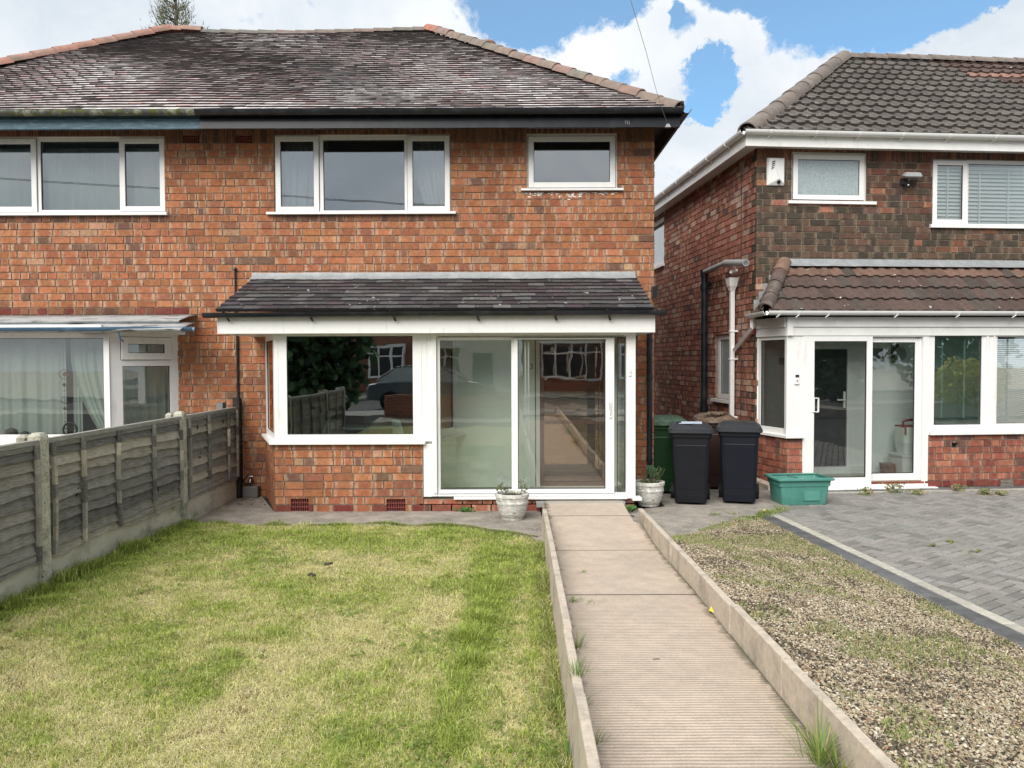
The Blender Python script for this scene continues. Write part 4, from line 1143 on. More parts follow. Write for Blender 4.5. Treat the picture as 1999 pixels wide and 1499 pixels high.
# ------------------------------------------------------------------ neighbour's bay (left)
def nb_bay():
    Yb = 9.45
    cx = X(213, Yb, 750); A = (X(350, YW, 750), YW-.0); B = (cx, Yb)
    Msd = facef(B, A); L = math.hypot(A[0]-B[0], A[1]-B[1]); MF = Matrix.Translation((0, Yb, 0))
    zs = Z(845, Yb); zt = Z(648, Yb)
    f, s = MB(MF), MB(Msd)
    bricks(-8.0, cx-.001, 0, zs-.12, [], MF, PAL['main'], 51, [(99, f)], thick=.1); bricks(0, L-.02, 0, zs-.12, [], Msd, PAL['main'], 52, [(99, s)], thick=.1)
    f.build('bay_wall', 'brick', nb); s.build('bay_wall', 'brick', nb)
    pane = (-7.4, X(203, Yb, 750), zs+.0, Z(657, Yb))
    w = window(MF, nb, (-7.9, cx+.0, zs-.06, zt+.0), [(*pane, 0, 'glass_door')], y=0, label='big bay window with pale green curtains')
    sl = MB(); sl.prism([(-8, Yb-.09), (cx+.04, Yb-.09), (A[0]+.06, YW-.03), (A[0]-.05, YW-.03), (cx-.03, Yb+.02), (-8, Yb+.02)], 'z', zs-.12, zs-.06); sl.build('sill', 'upvc', w, bevel=.006)
    # angled side: top hung casement over a fixed pane
    za, zb, zc = Z(712, 9.75), Z(655, 9.75), Z(702, 9.75)
    ws = window(Msd, nb, (0.01, L, zs-.06, zt), [(.17, L-.13, zc+.04, zb-.03, .085, 'glass_door'), (.16, L-.12, zs-.0, za, 0, 'glass_door')], y=0, label='angled end of the bay with a small top hung casement')
    c = MB(); c.box((cx-.055, Yb-.012, zs-.06), (cx+.012, Yb+.06, zt)); c.build('corner_post', 'upvc', w)
    # lead roof of the bay : two overlapping rolled sheets
    ld = MB()
    for (z0, z1, y0, y1, x1, off) in ((Z(640, 9.2), Z(626, 9.5), 9.20, 9.62, X(366, 9.4, 630), 0), (Z(627, 9.5)+.02, Z(612, YW), 9.52, YW-.01, X(374, 9.9, 615), .0)):
        n = 40; ids = []
        for i in range(n+1):
            x = -8+(x1+8)*i/n; wv = .012*mnoise.noise(Vector((x*2.5, y0, 0)))
            ids.append([ld.v((x+(.012 if i == n else 0), y0, z0-.03+wv)), ld.v((x, y0-.012, z0+wv)), ld.v((x, (y0+y1)/2, (z0+z1)/2+.012+wv)), ld.v((x-(.0 if i < n else .0), y1, z1+wv*.5))])
        for a, b in zip(ids, ids[1:]):
            for i in range(3): ld.face([a[i], b[i], b[i+1], a[i+1]])
    rg = random.Random(8)
    lo = ld.build('bay_roof', 'lead_white', nb, smooth=50)
    sf = lo.modifiers.new('s', 'SOLIDIFY'); sf.thickness = .006
    b = MB(); b.box((-8, 9.25, zt), (cx+.02, Yb+.1, zt+.1)); b.prism([(cx+.02, 9.3), (A[0]+.1, YW-.02), (cx-.3, YW-.02), (cx-.3, 9.3)], 'z', zt, zt+.1); b.build('bay_head', 'upvc', nb)
    g = MB(); Yg = 9.22; gz = Z(636, Yg)
    g.halfpipe((-8, Yg, gz), (X(210, Yg), Yg, gz), .052, t=.004); g.halfpipe((X(210, Yg), Yg, gz+.003), (X(377, Yg+.1), Yg+.12, gz+.006), .056, t=.004)
    go = g.build('bay_gutter', 'blue_gutter', nb, smooth=40)
    g = MB(); x = X(232, Yg); g.tube([(x, Yg, gz-.05), (x+.005, Yg+.01, gz-.12), (x+.03, Yg+.06, gz-.17)], .011, 8); g.build('overflow_pipe', 'blue_gutter', go)
    roombox(MW, nb, -8.4, -4.45, .22, 3.2, .12, 2.3, 'room_grey')
    u0 = loc(MF, 10, 700)[0]
    hang(cloth(MF, -7.6, X(102, Yb), zs-.1, zt-.02, .30, 9, .022, seed=5, n=140), 'pale green curtain filling the left part of the neighbouring bay', group='curtains in the neighbouring bay')
    hang(cloth(MF, X(112, Yb), X(215, Yb), zs-.1, zt-.02, .32, 5, .024, seed=6, n=100, le=lambda v: X(112, Yb)+(.0 if v < .25 else (v-.25)**1.5*.62)), 'pale green curtain pulled aside next to the wind chime', group='curtains in the neighbouring bay')
    hang(cloth(MF, X(108, Yb), X(125, Yb), zs-.1, zt-.02, .38, 2, .012, seed=61, n=30), 'narrow strip of pale curtain behind the wind chime')
    hang(cloth(Msd, .05, L-.05, zs-.1, zt-.02, .16, 6, .02, seed=7, n=80), 'grey curtain across the angled end of the neighbouring bay')
    # wind chime hanging in the window
    x = X(106, Yb); t = thing('wind_chime', 'string of small rings and discs hanging in the neighbouring bay window', 'wind chime', (x, Yb+.2, 1.9))
    m = MB(); m.tube([(x, Yb+.2, Z(660, Yb)), (x, Yb+.2, Z(840, Yb))], .0025, 5); m.build('cord', 'wire', t)
    def ringm(cz, r, mm, fill=False):
        m = MB(); pts = [(x+r*math.cos(a), Yb+.2, cz+r*math.sin(a)) for a in np.linspace(0, 2*math.pi, 25)]
        m.tube(pts, .004, 6); m.build('ring', 'wire', t)
        if fill: k = MB(); k.disc((x+.01, Yb+.2, cz), (0, 1, 0), r*.5, 12); k.build('disc', mm, t)
    ringm(Z(728, Yb), .06, 'brown_wood', True); ringm(Z(779, Yb), .045, 'brown_wood')
    for py, mm, r in ((749, 'bin_navy', .03), (761, 'gasket', .012), (796, 'brown_wood', .028), (806, 'gasket', .01), (815, 'gasket', .008), (823, 'gasket', .012)):
        k = MB(); k.lathe([(.001, -r), (r*.9, 0), (.001, r)], (x, Yb+.2, Z(py, Yb)), 6); k.build('bead', mm, t)
    # spoked wheel ornament
    c = Vector((X(135, Yb+.1, 835), Yb+.12, Z(836, Yb+.1))); t = thing('spoked_wheel', 'small dark spoked wheel ornament on the neighbouring window sill', 'ornament', c)
    m = MB(); m.tube([c+Vector((.085*math.cos(a), 0, .085*math.sin(a))) for a in np.linspace(0, 2*math.pi, 29)], .012, 8); m.build('rim', 'black_gloss', t, smooth=60)
    m = MB(); 
    for i in range(5):
        a = i*2*math.pi/5+.3; m.bar(c, c+Vector((.08*math.cos(a), 0, .08*math.sin(a))), .010, .010)
    m.build('spokes', 'black_gloss', t)
    for px, r, lab in ((17, .075, 'larger dark rounded pot on the left of the neighbouring window sill'), (44, .05, 'smaller dark rounded pot beside the fence post')):
        q = Vector((X(px, Yb+.12), Yb+.14, zs-.05)); m = MB(); m.lathe([(r*.6, 0), (r, r*.7), (r*.85, r*1.3), (r*.3, r*1.6)], q, 16); o = m.build('ornament_pot', 'room_dark', None, smooth=50); tag(o, lab, 'ornament')
nb_bay()
# ================================================================== RIGHT HOUSE
rh = thing('detached_house', 'darker brick house on the right with grey ribbed roof tiles and white gutters', 'house', RO, ALPHA)
def rw(px0, px1, py0, py1, d=0.0): return wr(px0, px1, py0, py1, RH, d)
def RA(px, py, d=0.0): return loc(RH, px, py, d)[0]
def RZ(px, py, d=0.0): return loc(RH, px, py, d)[1]
ZR = 4.86; OV = .27
def right_house():
    WA = rw(1545, 1692, 297, 392); WB = (RA(1819, 370), 5.2, RZ(1830, 438), RZ(1830, 310))
    HD = (.04, 5.4, .12, 2.1)
    f = MB(RH)
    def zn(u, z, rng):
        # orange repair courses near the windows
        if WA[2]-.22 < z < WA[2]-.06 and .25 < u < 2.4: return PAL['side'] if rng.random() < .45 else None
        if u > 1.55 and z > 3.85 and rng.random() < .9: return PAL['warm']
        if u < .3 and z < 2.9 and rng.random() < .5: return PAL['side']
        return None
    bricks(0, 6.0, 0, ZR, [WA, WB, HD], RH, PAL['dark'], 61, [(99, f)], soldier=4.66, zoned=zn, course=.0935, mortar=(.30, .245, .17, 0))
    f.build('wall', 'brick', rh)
    # side wall seen obliquely; local frame with u running from far to near
    Ms = RH @ Matrix(((0, 1, 0, 0), (-1, 0, 0, 9.0), (0, 0, 1, 0), (0, 0, 0, 1)))
    # u = 9 - b ; outward is -x
    def su(px, py, dd=0.0):      # position on the side wall plane
        return loc(Ms, px, py, dd)
    uw0, uw1 = su(1397, 715)[0], su(1431, 715)[0]; zw0, zw1 = su(1410, 779)[1], su(1410, 652)[1]
    SW = (uw0, uw1, zw0, zw1)
    ux0, ux1 = su(1262, 480)[0], su(1297, 480)[0]; SX = (ux0, ux1, su(1285, 520)[1], su(1290, 425)[1])
    s = MB(Ms)
    def zs(u, z, rng): return PAL['dark'] if u > 8.86 and rng.random() < .8 else None
    bricks(0, 8.999, 0, ZR, [SW, SX], Ms, PAL['side'], 62, [(99, s)], course=.0935, mortar=(.27, .20, .15, 0), zoned=zs)
    s.build('side_wall', 'brick', rh)
    w = window(Ms, rh, SW, [(SW[0]+.09, SW[1]-.09, SW[2]+.09, SW[3]-.09, 0, 'glass_obscure')], y=.04, label='lower obscure glass side window')
    q = MB(Ms); q.box((SW[0]-.06, -.07, SW[2]-.05), (SW[1]+.05, .05, SW[2]+.0)); q.build('sill', 'upvc', w)
    w = window(Ms, rh, SX, [(SX[0]+.07, SX[1]-.08, SX[2]+.09, SX[3]-.09, 0, 'glass_sky')], y=.03, label='upstairs side window half hidden by the neighbouring wall')
    q = MB(Ms); q.box((SX[0]-.05, -.06, SX[2]-.05), (SX[1]+.05, .05, SX[2]+.0)); q.build('sill', 'upvc', w)
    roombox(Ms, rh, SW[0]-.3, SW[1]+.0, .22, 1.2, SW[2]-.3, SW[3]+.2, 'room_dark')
    roombox(Ms, rh, SX[0]-.3, SX[1]+.3, .22, 1.2, SX[2]-.3, SX[3]+.1, 'room_grey')
    # upstairs windows
    e = .024; q = rw(1548, 1689, 299, 391)
    w = window(RH, rh, WA, [(q[0]+e+.01, q[1]-e-.01, q[2]+e+.01, q[3]-e-.02, .072, 'glass_obscure')], label='small obscure glass upstairs window beside the alarm box', sill=(RA(1537, 395), RA(1708, 395), RZ(1620, 399), RZ(1620, 393)))
    zc1, zc0 = RZ(1855, 313), RZ(1855, 437)
    pz1, pz0 = RZ(1900, 319), RZ(1900, 436)
    w = window(RH, rh, WB, [(RA(1822, 370)+e, RA(1889, 370)-e, zc0+e, zc1-e, .068), (RA(1893, 370), 5.1, pz0, pz1, 0)], gm='glass_door', label='wide upstairs window with white slatted blinds', sill=(RA(1814, 440), 5.3, RZ(1830, 445), RZ(1830, 438)))
    roombox(RH, rh, 2.4, 5.6, .3, 3, 2.7, 4.72, 'room_grey'); roombox(RH, rh, .2, 1.9, .25, 2, 2.7, 4.72, 'room_grey')
    def blind(a0, a1, z0, z1, d, n, label, tilt=.4, gap=1.0, tapes=2, M=RH):
        t = thing('slatted_blind', label, 'blind', M @ Vector(((a0+a1)/2, d, z1)), ALPHA, 'slatted blinds in the right house')
        m = MB(M); h = (z1-z0)/n; ww = h*.62*gap
        for i in range(n):
            z = z1-h*(i+.5); m.quad([(a0, d-ww*math.cos(tilt), z-ww*math.sin(tilt)), (a1, d-ww*math.cos(tilt), z-ww*math.sin(tilt)), (a1, d+ww*math.cos(tilt), z+ww*math.sin(tilt)), (a0, d+ww*math.cos(tilt), z+ww*math.sin(tilt))])
        m.build('slats', 'blind', t)
        m = MB(M)
        for i in range(tapes):
            x = a0+(a1-a0)*(i+.5)/tapes; m.box((x-.012, d-ww-.004, z0), (x+.012, d-ww-.002, z1))
        m.box((a0, d-.03, z1), (a1, d+.03, z1+.04)); m.build('tape', 'blind', t)
    blind(RA(1828, 370), RA(1886, 370), WB[2]+.03, WB[3]-.10,   .12, 15, 'white slatted blind in the narrow upstairs casement of the right house', tilt=1.0, tapes=1)
    blind(RA(1893, 370), 5.1, WB[2]+.03, WB[3]-.12, .14, 14, 'white slatted blind across the wide upstairs pane of the right house', tilt=1.0, tapes=4)
    # ---- main roof
    c, s_ = math.cos(R(36.6)), math.sin(R(36.6)); RUN = 3.05
    E3 = RH.to_3x3(); O = RH @ Vector((0, -OV, 5.0))
    ex, sl, nn = E3 @ Vector((1, 0, 0)), E3 @ Vector((0, c, s_)), E3 @ Vector((0, -s_, c))
    prof = [(0, 0), (.30, .004), (.38, .030), (.62, .030), (.70, .004), (1, 0)]
    def rc(rng, u, v, j):
        k = rng.uniform(.8, 1.2); n = mnoise.noise(Vector((u*.6, v*.8, 3)))
        b = (.115, .10, .088) if n > -.15 else (.10, .086, .075)
        if u > 4.0+(4.0-v)*.75: b = (.10, .065, .055)
        if 2.70 < v < 2.92 and 4.75-(v-2.5)*.6 < u < 6: b = (.28, .16, .12)
        return tuple(x*k for x in b)
    m = MB(); nc = int(RUN/c/.285)+1
    pantiles(O, ex, sl, nn, nc, .285, .205, lambda v: -OV+v*c, lambda v: 9.0, m, rc, 71, prof, lift=.048)
    Os = RH @ Vector((-OV, 8.0, 5.0)); exs, sls, ns = E3 @ Vector((0, -1, 0)), E3 @ Vector((c, 0, s_)), E3 @ Vector((-s_, 0, c))
    pantiles(Os, exs, sls, ns, nc, .285, .205, lambda v: v*c if False else 0, lambda v: 8.0+OV-v*c, m, rc, 72, prof)
    zr = 5.0+RUN*s_/c
    m.M = RH; m.quad([(RUN-OV, RUN-OV, zr), (9, RUN-OV, zr), (9, 2*RUN-OV, 5.0), (RUN-OV, 2*RUN-OV, 5.0)], (.12, .1, .09)); m.M = None
    ro = m.build('roof', 'pantile', rh)
    def hc(rng, i, n): k = rng.uniform(.85, 1.15); return (.18*k, .15*k, .13*k)
    captiles(RH @ Vector((-OV+.03, -OV+.03, 5.0)), RH @ Vector((RUN-OV, RUN-OV, zr+.04)), .15, .62, ro, hc, 73)
    captiles(RH @ Vector((RUN-OV-.05, RUN-OV, zr+.03)), RH @ Vector((9, RUN-OV, zr+.03)), .12, .42, ro, hc, 74, 'ridge_tile')
    # eaves: fascia, soffit, gutter (front and side)
    m = MB(RH); m.box((-OV, -OV, 4.80), (9, -OV+.02, 4.98)); m.box((-OV, -OV+.02, 4.80), (-OV+.02, 8, 4.98)); m.build('fascia', 'upvc_dirty', rh)
    m = MB(RH); m.box((-OV+.02, -OV+.02, 4.845), (9, .0, 4.86)); m.box((-OV+.02, 0.0, 4.845), (.0, 8, 4.86)); m.build('soffit', 'upvc_dirty', rh)
    g0 = RH @ Vector((-OV-.05, -OV-.06, 5.0)); g1 = RH @ Vector((9, -OV-.06, 5.0)); g2 = RH @ Vector((-OV-.06, 8, 5.0))
    m = MB(); m.halfpipe(g0, g1, .06, n=10, t=.005); m.halfpipe(g2, g0, .06, n=10, t=.005)
    gm_ = m.build('gutter', 'upvc', rh, smooth=40)
    for a in (.06, .72, 1.36, 2.0, 2.7, 3.4):
        m = MB(RH); m.halfpipe((a-.014, -OV-.06, 5.0), (a+.014, -OV-.06, 5.0), .067, n=8, t=.008); m.bar((a, -OV-.05, 4.94), (a-.03, -OV-.0, 4.90), .02, .012); m.build('bracket', 'upvc', gm_)
    for b in (.3, 1.1, 1.9, 2.7, 3.5, 4.3, 5.1):
        m = MB(RH); m.halfpipe((-OV-.06, b-.014, 5.0), (-OV-.06, b+.014, 5.0), .067, n=8, t=.008); m.bar((-OV-.05, b, 4.94), (-OV-.0, b, 4.90), .02, .012); m.build('bracket', 'upvc', gm_)
    # vents high in the side wall
    m = MB(Ms); u, z = su(1452, 322); m.box((u-.12, -.02, z-.10), (u+.05, .0, z+.07)); m.build('vent', 'mortar_grey', rh)
    # ---- alarm box
    t = RH; a0, a1 = RA(1499, 335, -.06), RA(1533, 335, -.06); z0, z1 = RZ(1515, 361, -.06), RZ(1515, 307, -.06)
    m = MB(RH); mid = (a0+a1)/2+.03
    m.loft([[(a0, -.0, z1), (a1, -.0, z1), (a1, -.0, z0), (a0, -.0, z0)], [(a0, -.03, z1), (a1, -.03, z1), (a1, -.03, z0), (a0, -.03, z0)], [(a0+.02, -.075, z1-.015), (a1-.01, -.05, z1-.015), (a1-.01, -.05, z0+.02), (mid, -.085, z0+.09)]])
    ab = m.build('alarm_box', 'white_plastic', rh, bevel=.006); ab['label'] = 'white burglar alarm box'
    m = MB(RH)
    for i in range(4): m.bar((a0+.05, -.078, z1-.075-.03*i), (a0+.105-.006*i, -.076, z1-.055-.03*i), .004, .012)
    m.build('slot', 'gasket', ab)
    m = MB(RH); m.lathe([(.012, -.03), (.028, -.015), (.03, .0), (.02, .02)], ((a0+a1)/2+.035, -.055, z0+.05), 14); m.build('lens', 'bin_navy', ab, smooth=50)
    # ---- floodlight
    fa, fz = RA(1768, 352, -.1), RZ(1768, 352, -.1); fl = thing('security_light', 'grey security floodlight mounted between the upstairs windows of the right house', 'light', RH @ Vector((fa, -.05, fz)), ALPHA)
    m = MB(RH); m.box((fa-.03, -.06, fz-.05), (fa+.05, 0, fz+.04)); m.tube([(fa+.02, -.05, fz-.03), (fa+.02, -.10, fz-.065)], .034, 12); m.build('bracket', 'black_plastic', fl, smooth=40)
    m = MB(RH); tilt = .5; 
    P = lambda x, y, z: (fa+.06+x+.15*y, -.13+y*math.cos(tilt)-z*math.sin(tilt), fz+.06+y*math.sin(tilt)*.6+z*math.cos(tilt))
    m.loft([[P(-.10, -.07, -.02), P(.14, -.07, -.02), P(.14, .07, -.02), P(-.10, .07, -.02)], [P(-.11, -.08, 0), P(.15, -.08, 0), P(.15, .08, 0), P(-.11, .08, 0)], [P(-.08, -.05, .05), P(.12, -.05, .05), P(.12, .05, .05), P(-.08, .05, .05)]])
    m.build('housing', 'grey_pvc', fl, bevel=.005)
    m = MB(RH); m.quad([P(-.095, -.065, -.024), P(.135, -.065, -.024), P(.135, .065, -.024), P(-.095, .065, -.024)]); m.build('lens', 'lamp_glass', fl)
    m = MB(RH); m.lathe([(.004, -.012), (.014, 0), (.004, .012)], (fa+.02, -.135, fz-.075), 8); m.build('sensor', 'white_plastic', fl)
    # ---- lean-to porch across the front
    D = -.70; MF = RH @ Matrix.Translation((0, D, 0))
    def FX(px, py=800): return loc(MF, px, py)[0]
    def FZ(px, py): return loc(MF, px, py)[1]
    cA = FX(1537, 800); zsill = FZ(1700, 848); AW = .03
    P0 = RH @ Vector((AW, 0, 0)); P1 = RH @ Vector((cA, D, 0)); Msp = facef(P0.to_2d(), P1.to_2d()); L = (P1-P0).length
    fr, sp = MB(MF), MB(Msp)
    da0, da1 = FX(1571), FX(1812, 800)
    vent = (FX(1952, 955), FX(1978, 955), FZ(1965, 958), FZ(1965, 936)); hole = (FX(1858, 868), FX(1870, 868), FZ(1864, 874), FZ(1864, 864))
    def zf(u, z, rng): return PAL['plinth'] if z < .09 else None
    bricks(cA, da0-.01, 0, zsill, [], MF, PAL['porch'], 81, [(99, fr)], course=.0935, mortar=(.30, .23, .17, 0), thick=.1)
    bricks(da1+.003, 5.0, 0, zsill, [vent, hole], MF, PAL['porch'], 82, [(99, fr)], course=.0935, mortar=(.30, .23, .17, 0), thick=.1, zoned=zf)
    bricks(da0-.005, da1, 0, .10, [], MF, PAL['plinth'], 83, [(99, fr)], thick=.1)
    bricks(0, L-.001, 0, zsill, [], Msp, PAL['porch'], 84, [(99, sp)], course=.0935, thick=.1)
    fr.build('porch_wall', 'brick', rh); sp.build('porch_wall', 'brick', rh)
    m = MB(MF); m.box((hole[0], .05, hole[2]), (hole[1], .09, hole[3])); m.build('missing_brick', 'gasket', rh)
    m = MB(MF); a, b, c2, d2 = vent; m.box((a, .03, c2), (b, .05, d2))
    for i in range(8): z = c2+(d2-c2)*(i+.5)/8; m.box((a, .0, z-.005), (b, .03, z+.004))
    m.build('air_brick', 'mortar_grey', rh)
    # white header band
    zh0, zh1 = FZ(1700, 655), FZ(1700, 622)
    m = MB(MF); m.box((cA-.02, -.03, zh0), (5, .06, zh0+.12)); m.box((cA-.03, -.055, zh0+.12), (5, .06, zh1+.02)); m.build('porch_head', 'upvc_dirty', rh)
    m = MB(Msp); m.box((-.0, -.03, zh0), (L+.0, .06, zh0+.12)); m.box((-.0, -.055, zh0+.12), (L, .06, zh1+.02)); m.build('porch_head', 'upvc_dirty', rh)
    m = MB(MF); m.box((cA-.035, -.06, zh0-.0), (cA+.05, -.056, zh1)); m.build('cover_strip', 'upvc', rh)
    # splayed side window
    wv = window(Msp, rh, (0, L, zsill, zh0), [(.07, L-.06, zsill+.09, zh0-.05, 0, 'glass_door')], y=0, label='narrow angled window of the porch')
    m = MB(MF); m.box((cA-.02, -.012, zsill), (FX(1566, 800), .05, zh0)); m.build('door_panel', 'upvc', rh)
    m = MB(); A_ = RH @ Vector((AW-.05, -.02, 0)); B_ = RH @ Vector((cA-.045, D-.07, 0)); C_ = RH @ Vector((FX(1566), D-.07, 0)); D_ = RH @ Vector((FX(1566), D+.03, 0)); E_ = RH @ Vector((cA+.03, D+.03, 0)); G_ = RH @ Vector((AW+.07, -.02, 0))
    m.prism([(p.x, p.y) for p in (A_, B_, C_, D_, E_, G_)], 'z', zsill-.035, zsill+.003); m.build('sill', 'upvc', wv, bevel=.004)
    # door bell with display
    bz = FZ(1554, 740); bx = FX(1554, 740); m = MB(MF); m.box((bx-.032, -.035, bz-.07), (bx+.032, -.012, bz+.07)); bo = m.build('door_bell', 'white_plastic', rh, bevel=.004)
    m = MB(MF); m.box((bx-.026, -.0375, bz+.025), (bx+.026, -.0352, bz+.062)); m.build('screen', 'gasket', bo)
    m = MB(MF); m.tube([(bx, -.035, bz-.02), (bx, -.041, bz-.02)], .013, 12); m.build('button', 'grey_pvc', bo)
    # sliding door
    zb = FZ(1700, 948)
    m = MB(MF); m.box((FX(1566), -.02, zb-.04), (FX(1576), .07, zh0)); m.box((FX(1800), -.01, zb), (da1, .07, zh0)); m.box((FX(1576), -.01, zh0-.02), (FX(1800), .07, zh0))
    m.box((FX(1576), -.015, zb-.02), (da1, .07, zb+.02)); dd = m.build('sliding_door', 'upvc', rh, bevel=.003)
    m = MB(MF); m.box((da0-.01, -.09, zb-.065), (FX(1826), .02, zb-.022)); m.build('sill', 'upvc', dd, bevel=.005)
    x0, x1 = FX(1576), FX(1701); m = MB(MF)
    zt = FZ(1640, 656)
    m.box((x0, -.02, zb+.02), (FX(1588), .02, zt)); m.box((FX(1690), -.02, zb+.02), (x1, .02, zt)); m.box((FX(1588), -.02, zb+.02), (FX(1690), .02, FZ(1640, 932))); m.box((FX(1588), -.02, FZ(1640, 666)), (FX(1690), .02, zt)); m.build('leaf', 'upvc', dd, bevel=.003)
    pane_part(MF, dd, FX(1588.5), FX(1689.5), FZ(1640, 931.5), FZ(1640, 666), -.002, 'glass_door')
    m = MB(MF); y0, y1 = .035, .065
    m.box((x1-.02, y0, zb+.03), (FX(1703), y1, zt-.03)); m.box((FX(1788), y0, zb+.03), (FX(1800), y1, zt-.03)); m.box((FX(1703), y0, zb+.03), (FX(1788), y1, FZ(1740, 925))); m.box((FX(1703), y0, FZ(1740, 668)), (FX(1788), y1, zt-.02)); m.build('leaf', 'upvc', dd, bevel=.003)
    pane_part(MF, dd, FX(1703), FX(1788), FZ(1740, 924.5), FZ(1740, 668), .045, 'glass_door')
    hx, hz = FX(1588, 790), FZ(1588, 790); m = MB(MF); m.box((hx-.035, -.035, hz-.10), (hx-.0, -.02, hz+.10)); m.build('handle_plate', 'white_plastic', dd)
    m = MB(MF); m.box((hx+.03, -.08, hz-.10), (hx+.042, -.05, hz+.10)); m.box((hx, -.08, hz+.088), (hx+.042, -.02, hz+.10)); m.box((hx, -.08, hz-.10), (hx+.042, -.02, hz-.088)); m.build('handle', 'white_plastic', dd)
    # front windows C and D
    WC = (da1, 5.0, zsill, zh0)
    zz0, zz1 = FZ(1870, 829), FZ(1870, 656)
    w = window(MF, rh, WC, [(FX(1823), FX(1915), zz0, zz1, 0, 'glass_bay'), (FX(1945), 4.6, zz0+.01, zz1-.01, 0, 'glass_door')], y=0, label='row of porch windows with slatted blinds')
    m = MB(MF); m.prism([(-.07, zsill-.015), (-.07, zsill+.03), (.02, zsill+.045), (.02, zsill-.015)], 'x', da1-.0, 5.0); m.build('sill', 'upvc', w, bevel=.004)
    m = MB(MF); m.box((FX(1923), -.02, zsill+.03), (FX(1927), 0, zh0)); m.box((FX(1936), -.02, zsill+.03), (FX(1940), 0, zh0)); m.build('cover_strip', 'upvc', w)
    blind(FX(1826), FX(1914), zz0+.08, zz1-.02, .13, 46, 'half open slatted blind in the porch window nearest the sliding door', tilt=.12, gap=.75, tapes=2, M=MF)
    blind(FX(1946), 4.6, zz0+.02, zz1-.02, .13, 40, 'slatted blind in the porch window at the right edge', tilt=.45, gap=.8, tapes=3, M=MF)
    # porch hall interior: white back wall, dark inner door, stored things
    yb = .70-.012
    BX = lambda px, py=800, d=yb: loc(MF, px, py, d)[0]
    BZ = lambda px, py, d=yb: loc(MF, px, py, d)[1]
    d0, d1 = BX(1560), BX(1651)
    m = MB(MF); m.box((.02, yb, .1), (d0, yb+.01, 2.1)); m.box((d1, yb, .1), (3.3, yb+.01, 2.1)); m.box((d0, yb, 1.98), (d1, yb+.01, 2.1))
    m.box((BX(1800)+.55, .12, .1), (BX(1800)+.58, yb, 2.1)); m.build('inner_wall', 'plaster_white', rh)
    m = MB(MF); m.box((cA, .0, zh0-.005), (5.2, .68, zh0+.01)); m.build('porch_ceiling', 'plaster_white', rh)
    m = MB(MF); m.box((cA+.02, .07, 0), (5.2, .69, .12)); m.build('porch_floor', 'floor_tile', rh)
    m = MB(MF); m.box((d0-.06, yb-.04, .12), (d0, yb, 2.0)); m.box((d1, yb-.04, .12), (BX(1688), yb, 2.0)); m.box((d0, yb-.04, 1.94), (d1, yb, 2.0)); m.box((d0-.06, yb-.12, .12), (BX(1690), yb, .22)); fdo = m.build('front_door', 'upvc', rh, bevel=.004)
    m = MB(MF); m.box((d0, yb-.01, .22), (d1, yb+.02, 1.94)); m.build('door_leaf', 'black_gloss', fdo)
    m = MB(MF); hz = BZ(1646, 780); m.box((d1-.05, yb-.03, hz-.12), (d1-.02, yb-.01, hz+.12)); m.box((d1-.16, yb-.06, hz-.01), (d1-.03, yb-.045, hz+.01)); m.build('handle', 'white_plastic', fdo)
    m = MB(MF); m.box((BX(1702), yb-.006, BZ(1710, 700)), (BX(1723), yb, BZ(1710, 680))); m.build('notice', 'grey_card', rh)
    lx_, lz_ = BX(1752), BZ(1750, 690); m = MB(MF); m.disc((lx_, yb-.03, lz_), (0, 1, 0), .10, 20, .06); lo = m.build('bulkhead_light', 'grey_pvc', rh, smooth=40); m = MB(MF); m.box((lx_-.11, yb-.05, lz_-.14), (lx_-.02, yb-.002, lz_+.14)); m.build('backplate', 'gasket', lo)
    def item(name, label, cat, mb, m_, **k): o = mb.build(name, m_, None, **k); tag(o, label, cat); return o
    ix = BX(1772, 800, .35); m = MB(MF); m.loft([rr(.30, .3, .03, .12, ix, .35), rr(.36, .36, .03, .40, ix, .35), rr(.38, .38, .03, .405, ix, .35), rr(.38, .38, .03, .43, ix, .35)]); item('storage_tub', 'white plastic tub on the floor inside the right porch', 'tub', m, 'white_plastic')
    m = MB(MF); m.loft([rr(.26, .24, .05, .432, ix+.03, .35), rr(.32, .30, .05, .60, ix+.03, .35), rr(.30, .26, .05, .82, ix+.03, .35)]); bag = item('shopping_bag', 'pale bag with red trim standing on the white tub', 'bag', m, 'plaster')
    m = MB(MF); m.tube([(ix-.12, .27, .83), (ix-.13, .25, .90), (ix-.02, .25, .93), (ix+.16, .27, .89)], .016, 8); m.box((ix-.12, .24, .815), (ix+.18, .47, .84)); m.tube([(ix-.11, .22, .84), (ix-.12, .20, .72)], .012, 6); m.build('trim', 'red', bag)
    jx = BX(1737, 800, .45); m = MB(MF); m.loft([rr(.20, .16, .02, .12, jx, .45), rr(.22, .18, .02, .28, jx, .45)]); item('cardboard_box', 'brown box on the porch floor beside the white tub', 'box', m, 'brown_wood')
    kx = FX(1829, 820)+.0; kz = zsill+.05; m = MB(MF); m.loft([[(kx-.08, .07, kz), (kx+.07, .07, kz), (kx+.07, .11, kz), (kx-.08, .11, kz)], [(kx-.07, .07, kz+.06), (kx+.03, .07, kz+.05), (kx+.03, .11, kz+.05), (kx-.07, .11, kz+.06)], [(kx-.05, .08, kz+.19), (kx-.03, .08, kz+.19), (kx-.03, .10, kz+.19), (kx-.05, .10, kz+.19)]]); item('red_ornament', 'small red ornament on the inside sill of the right porch window', 'ornament', m, 'red')
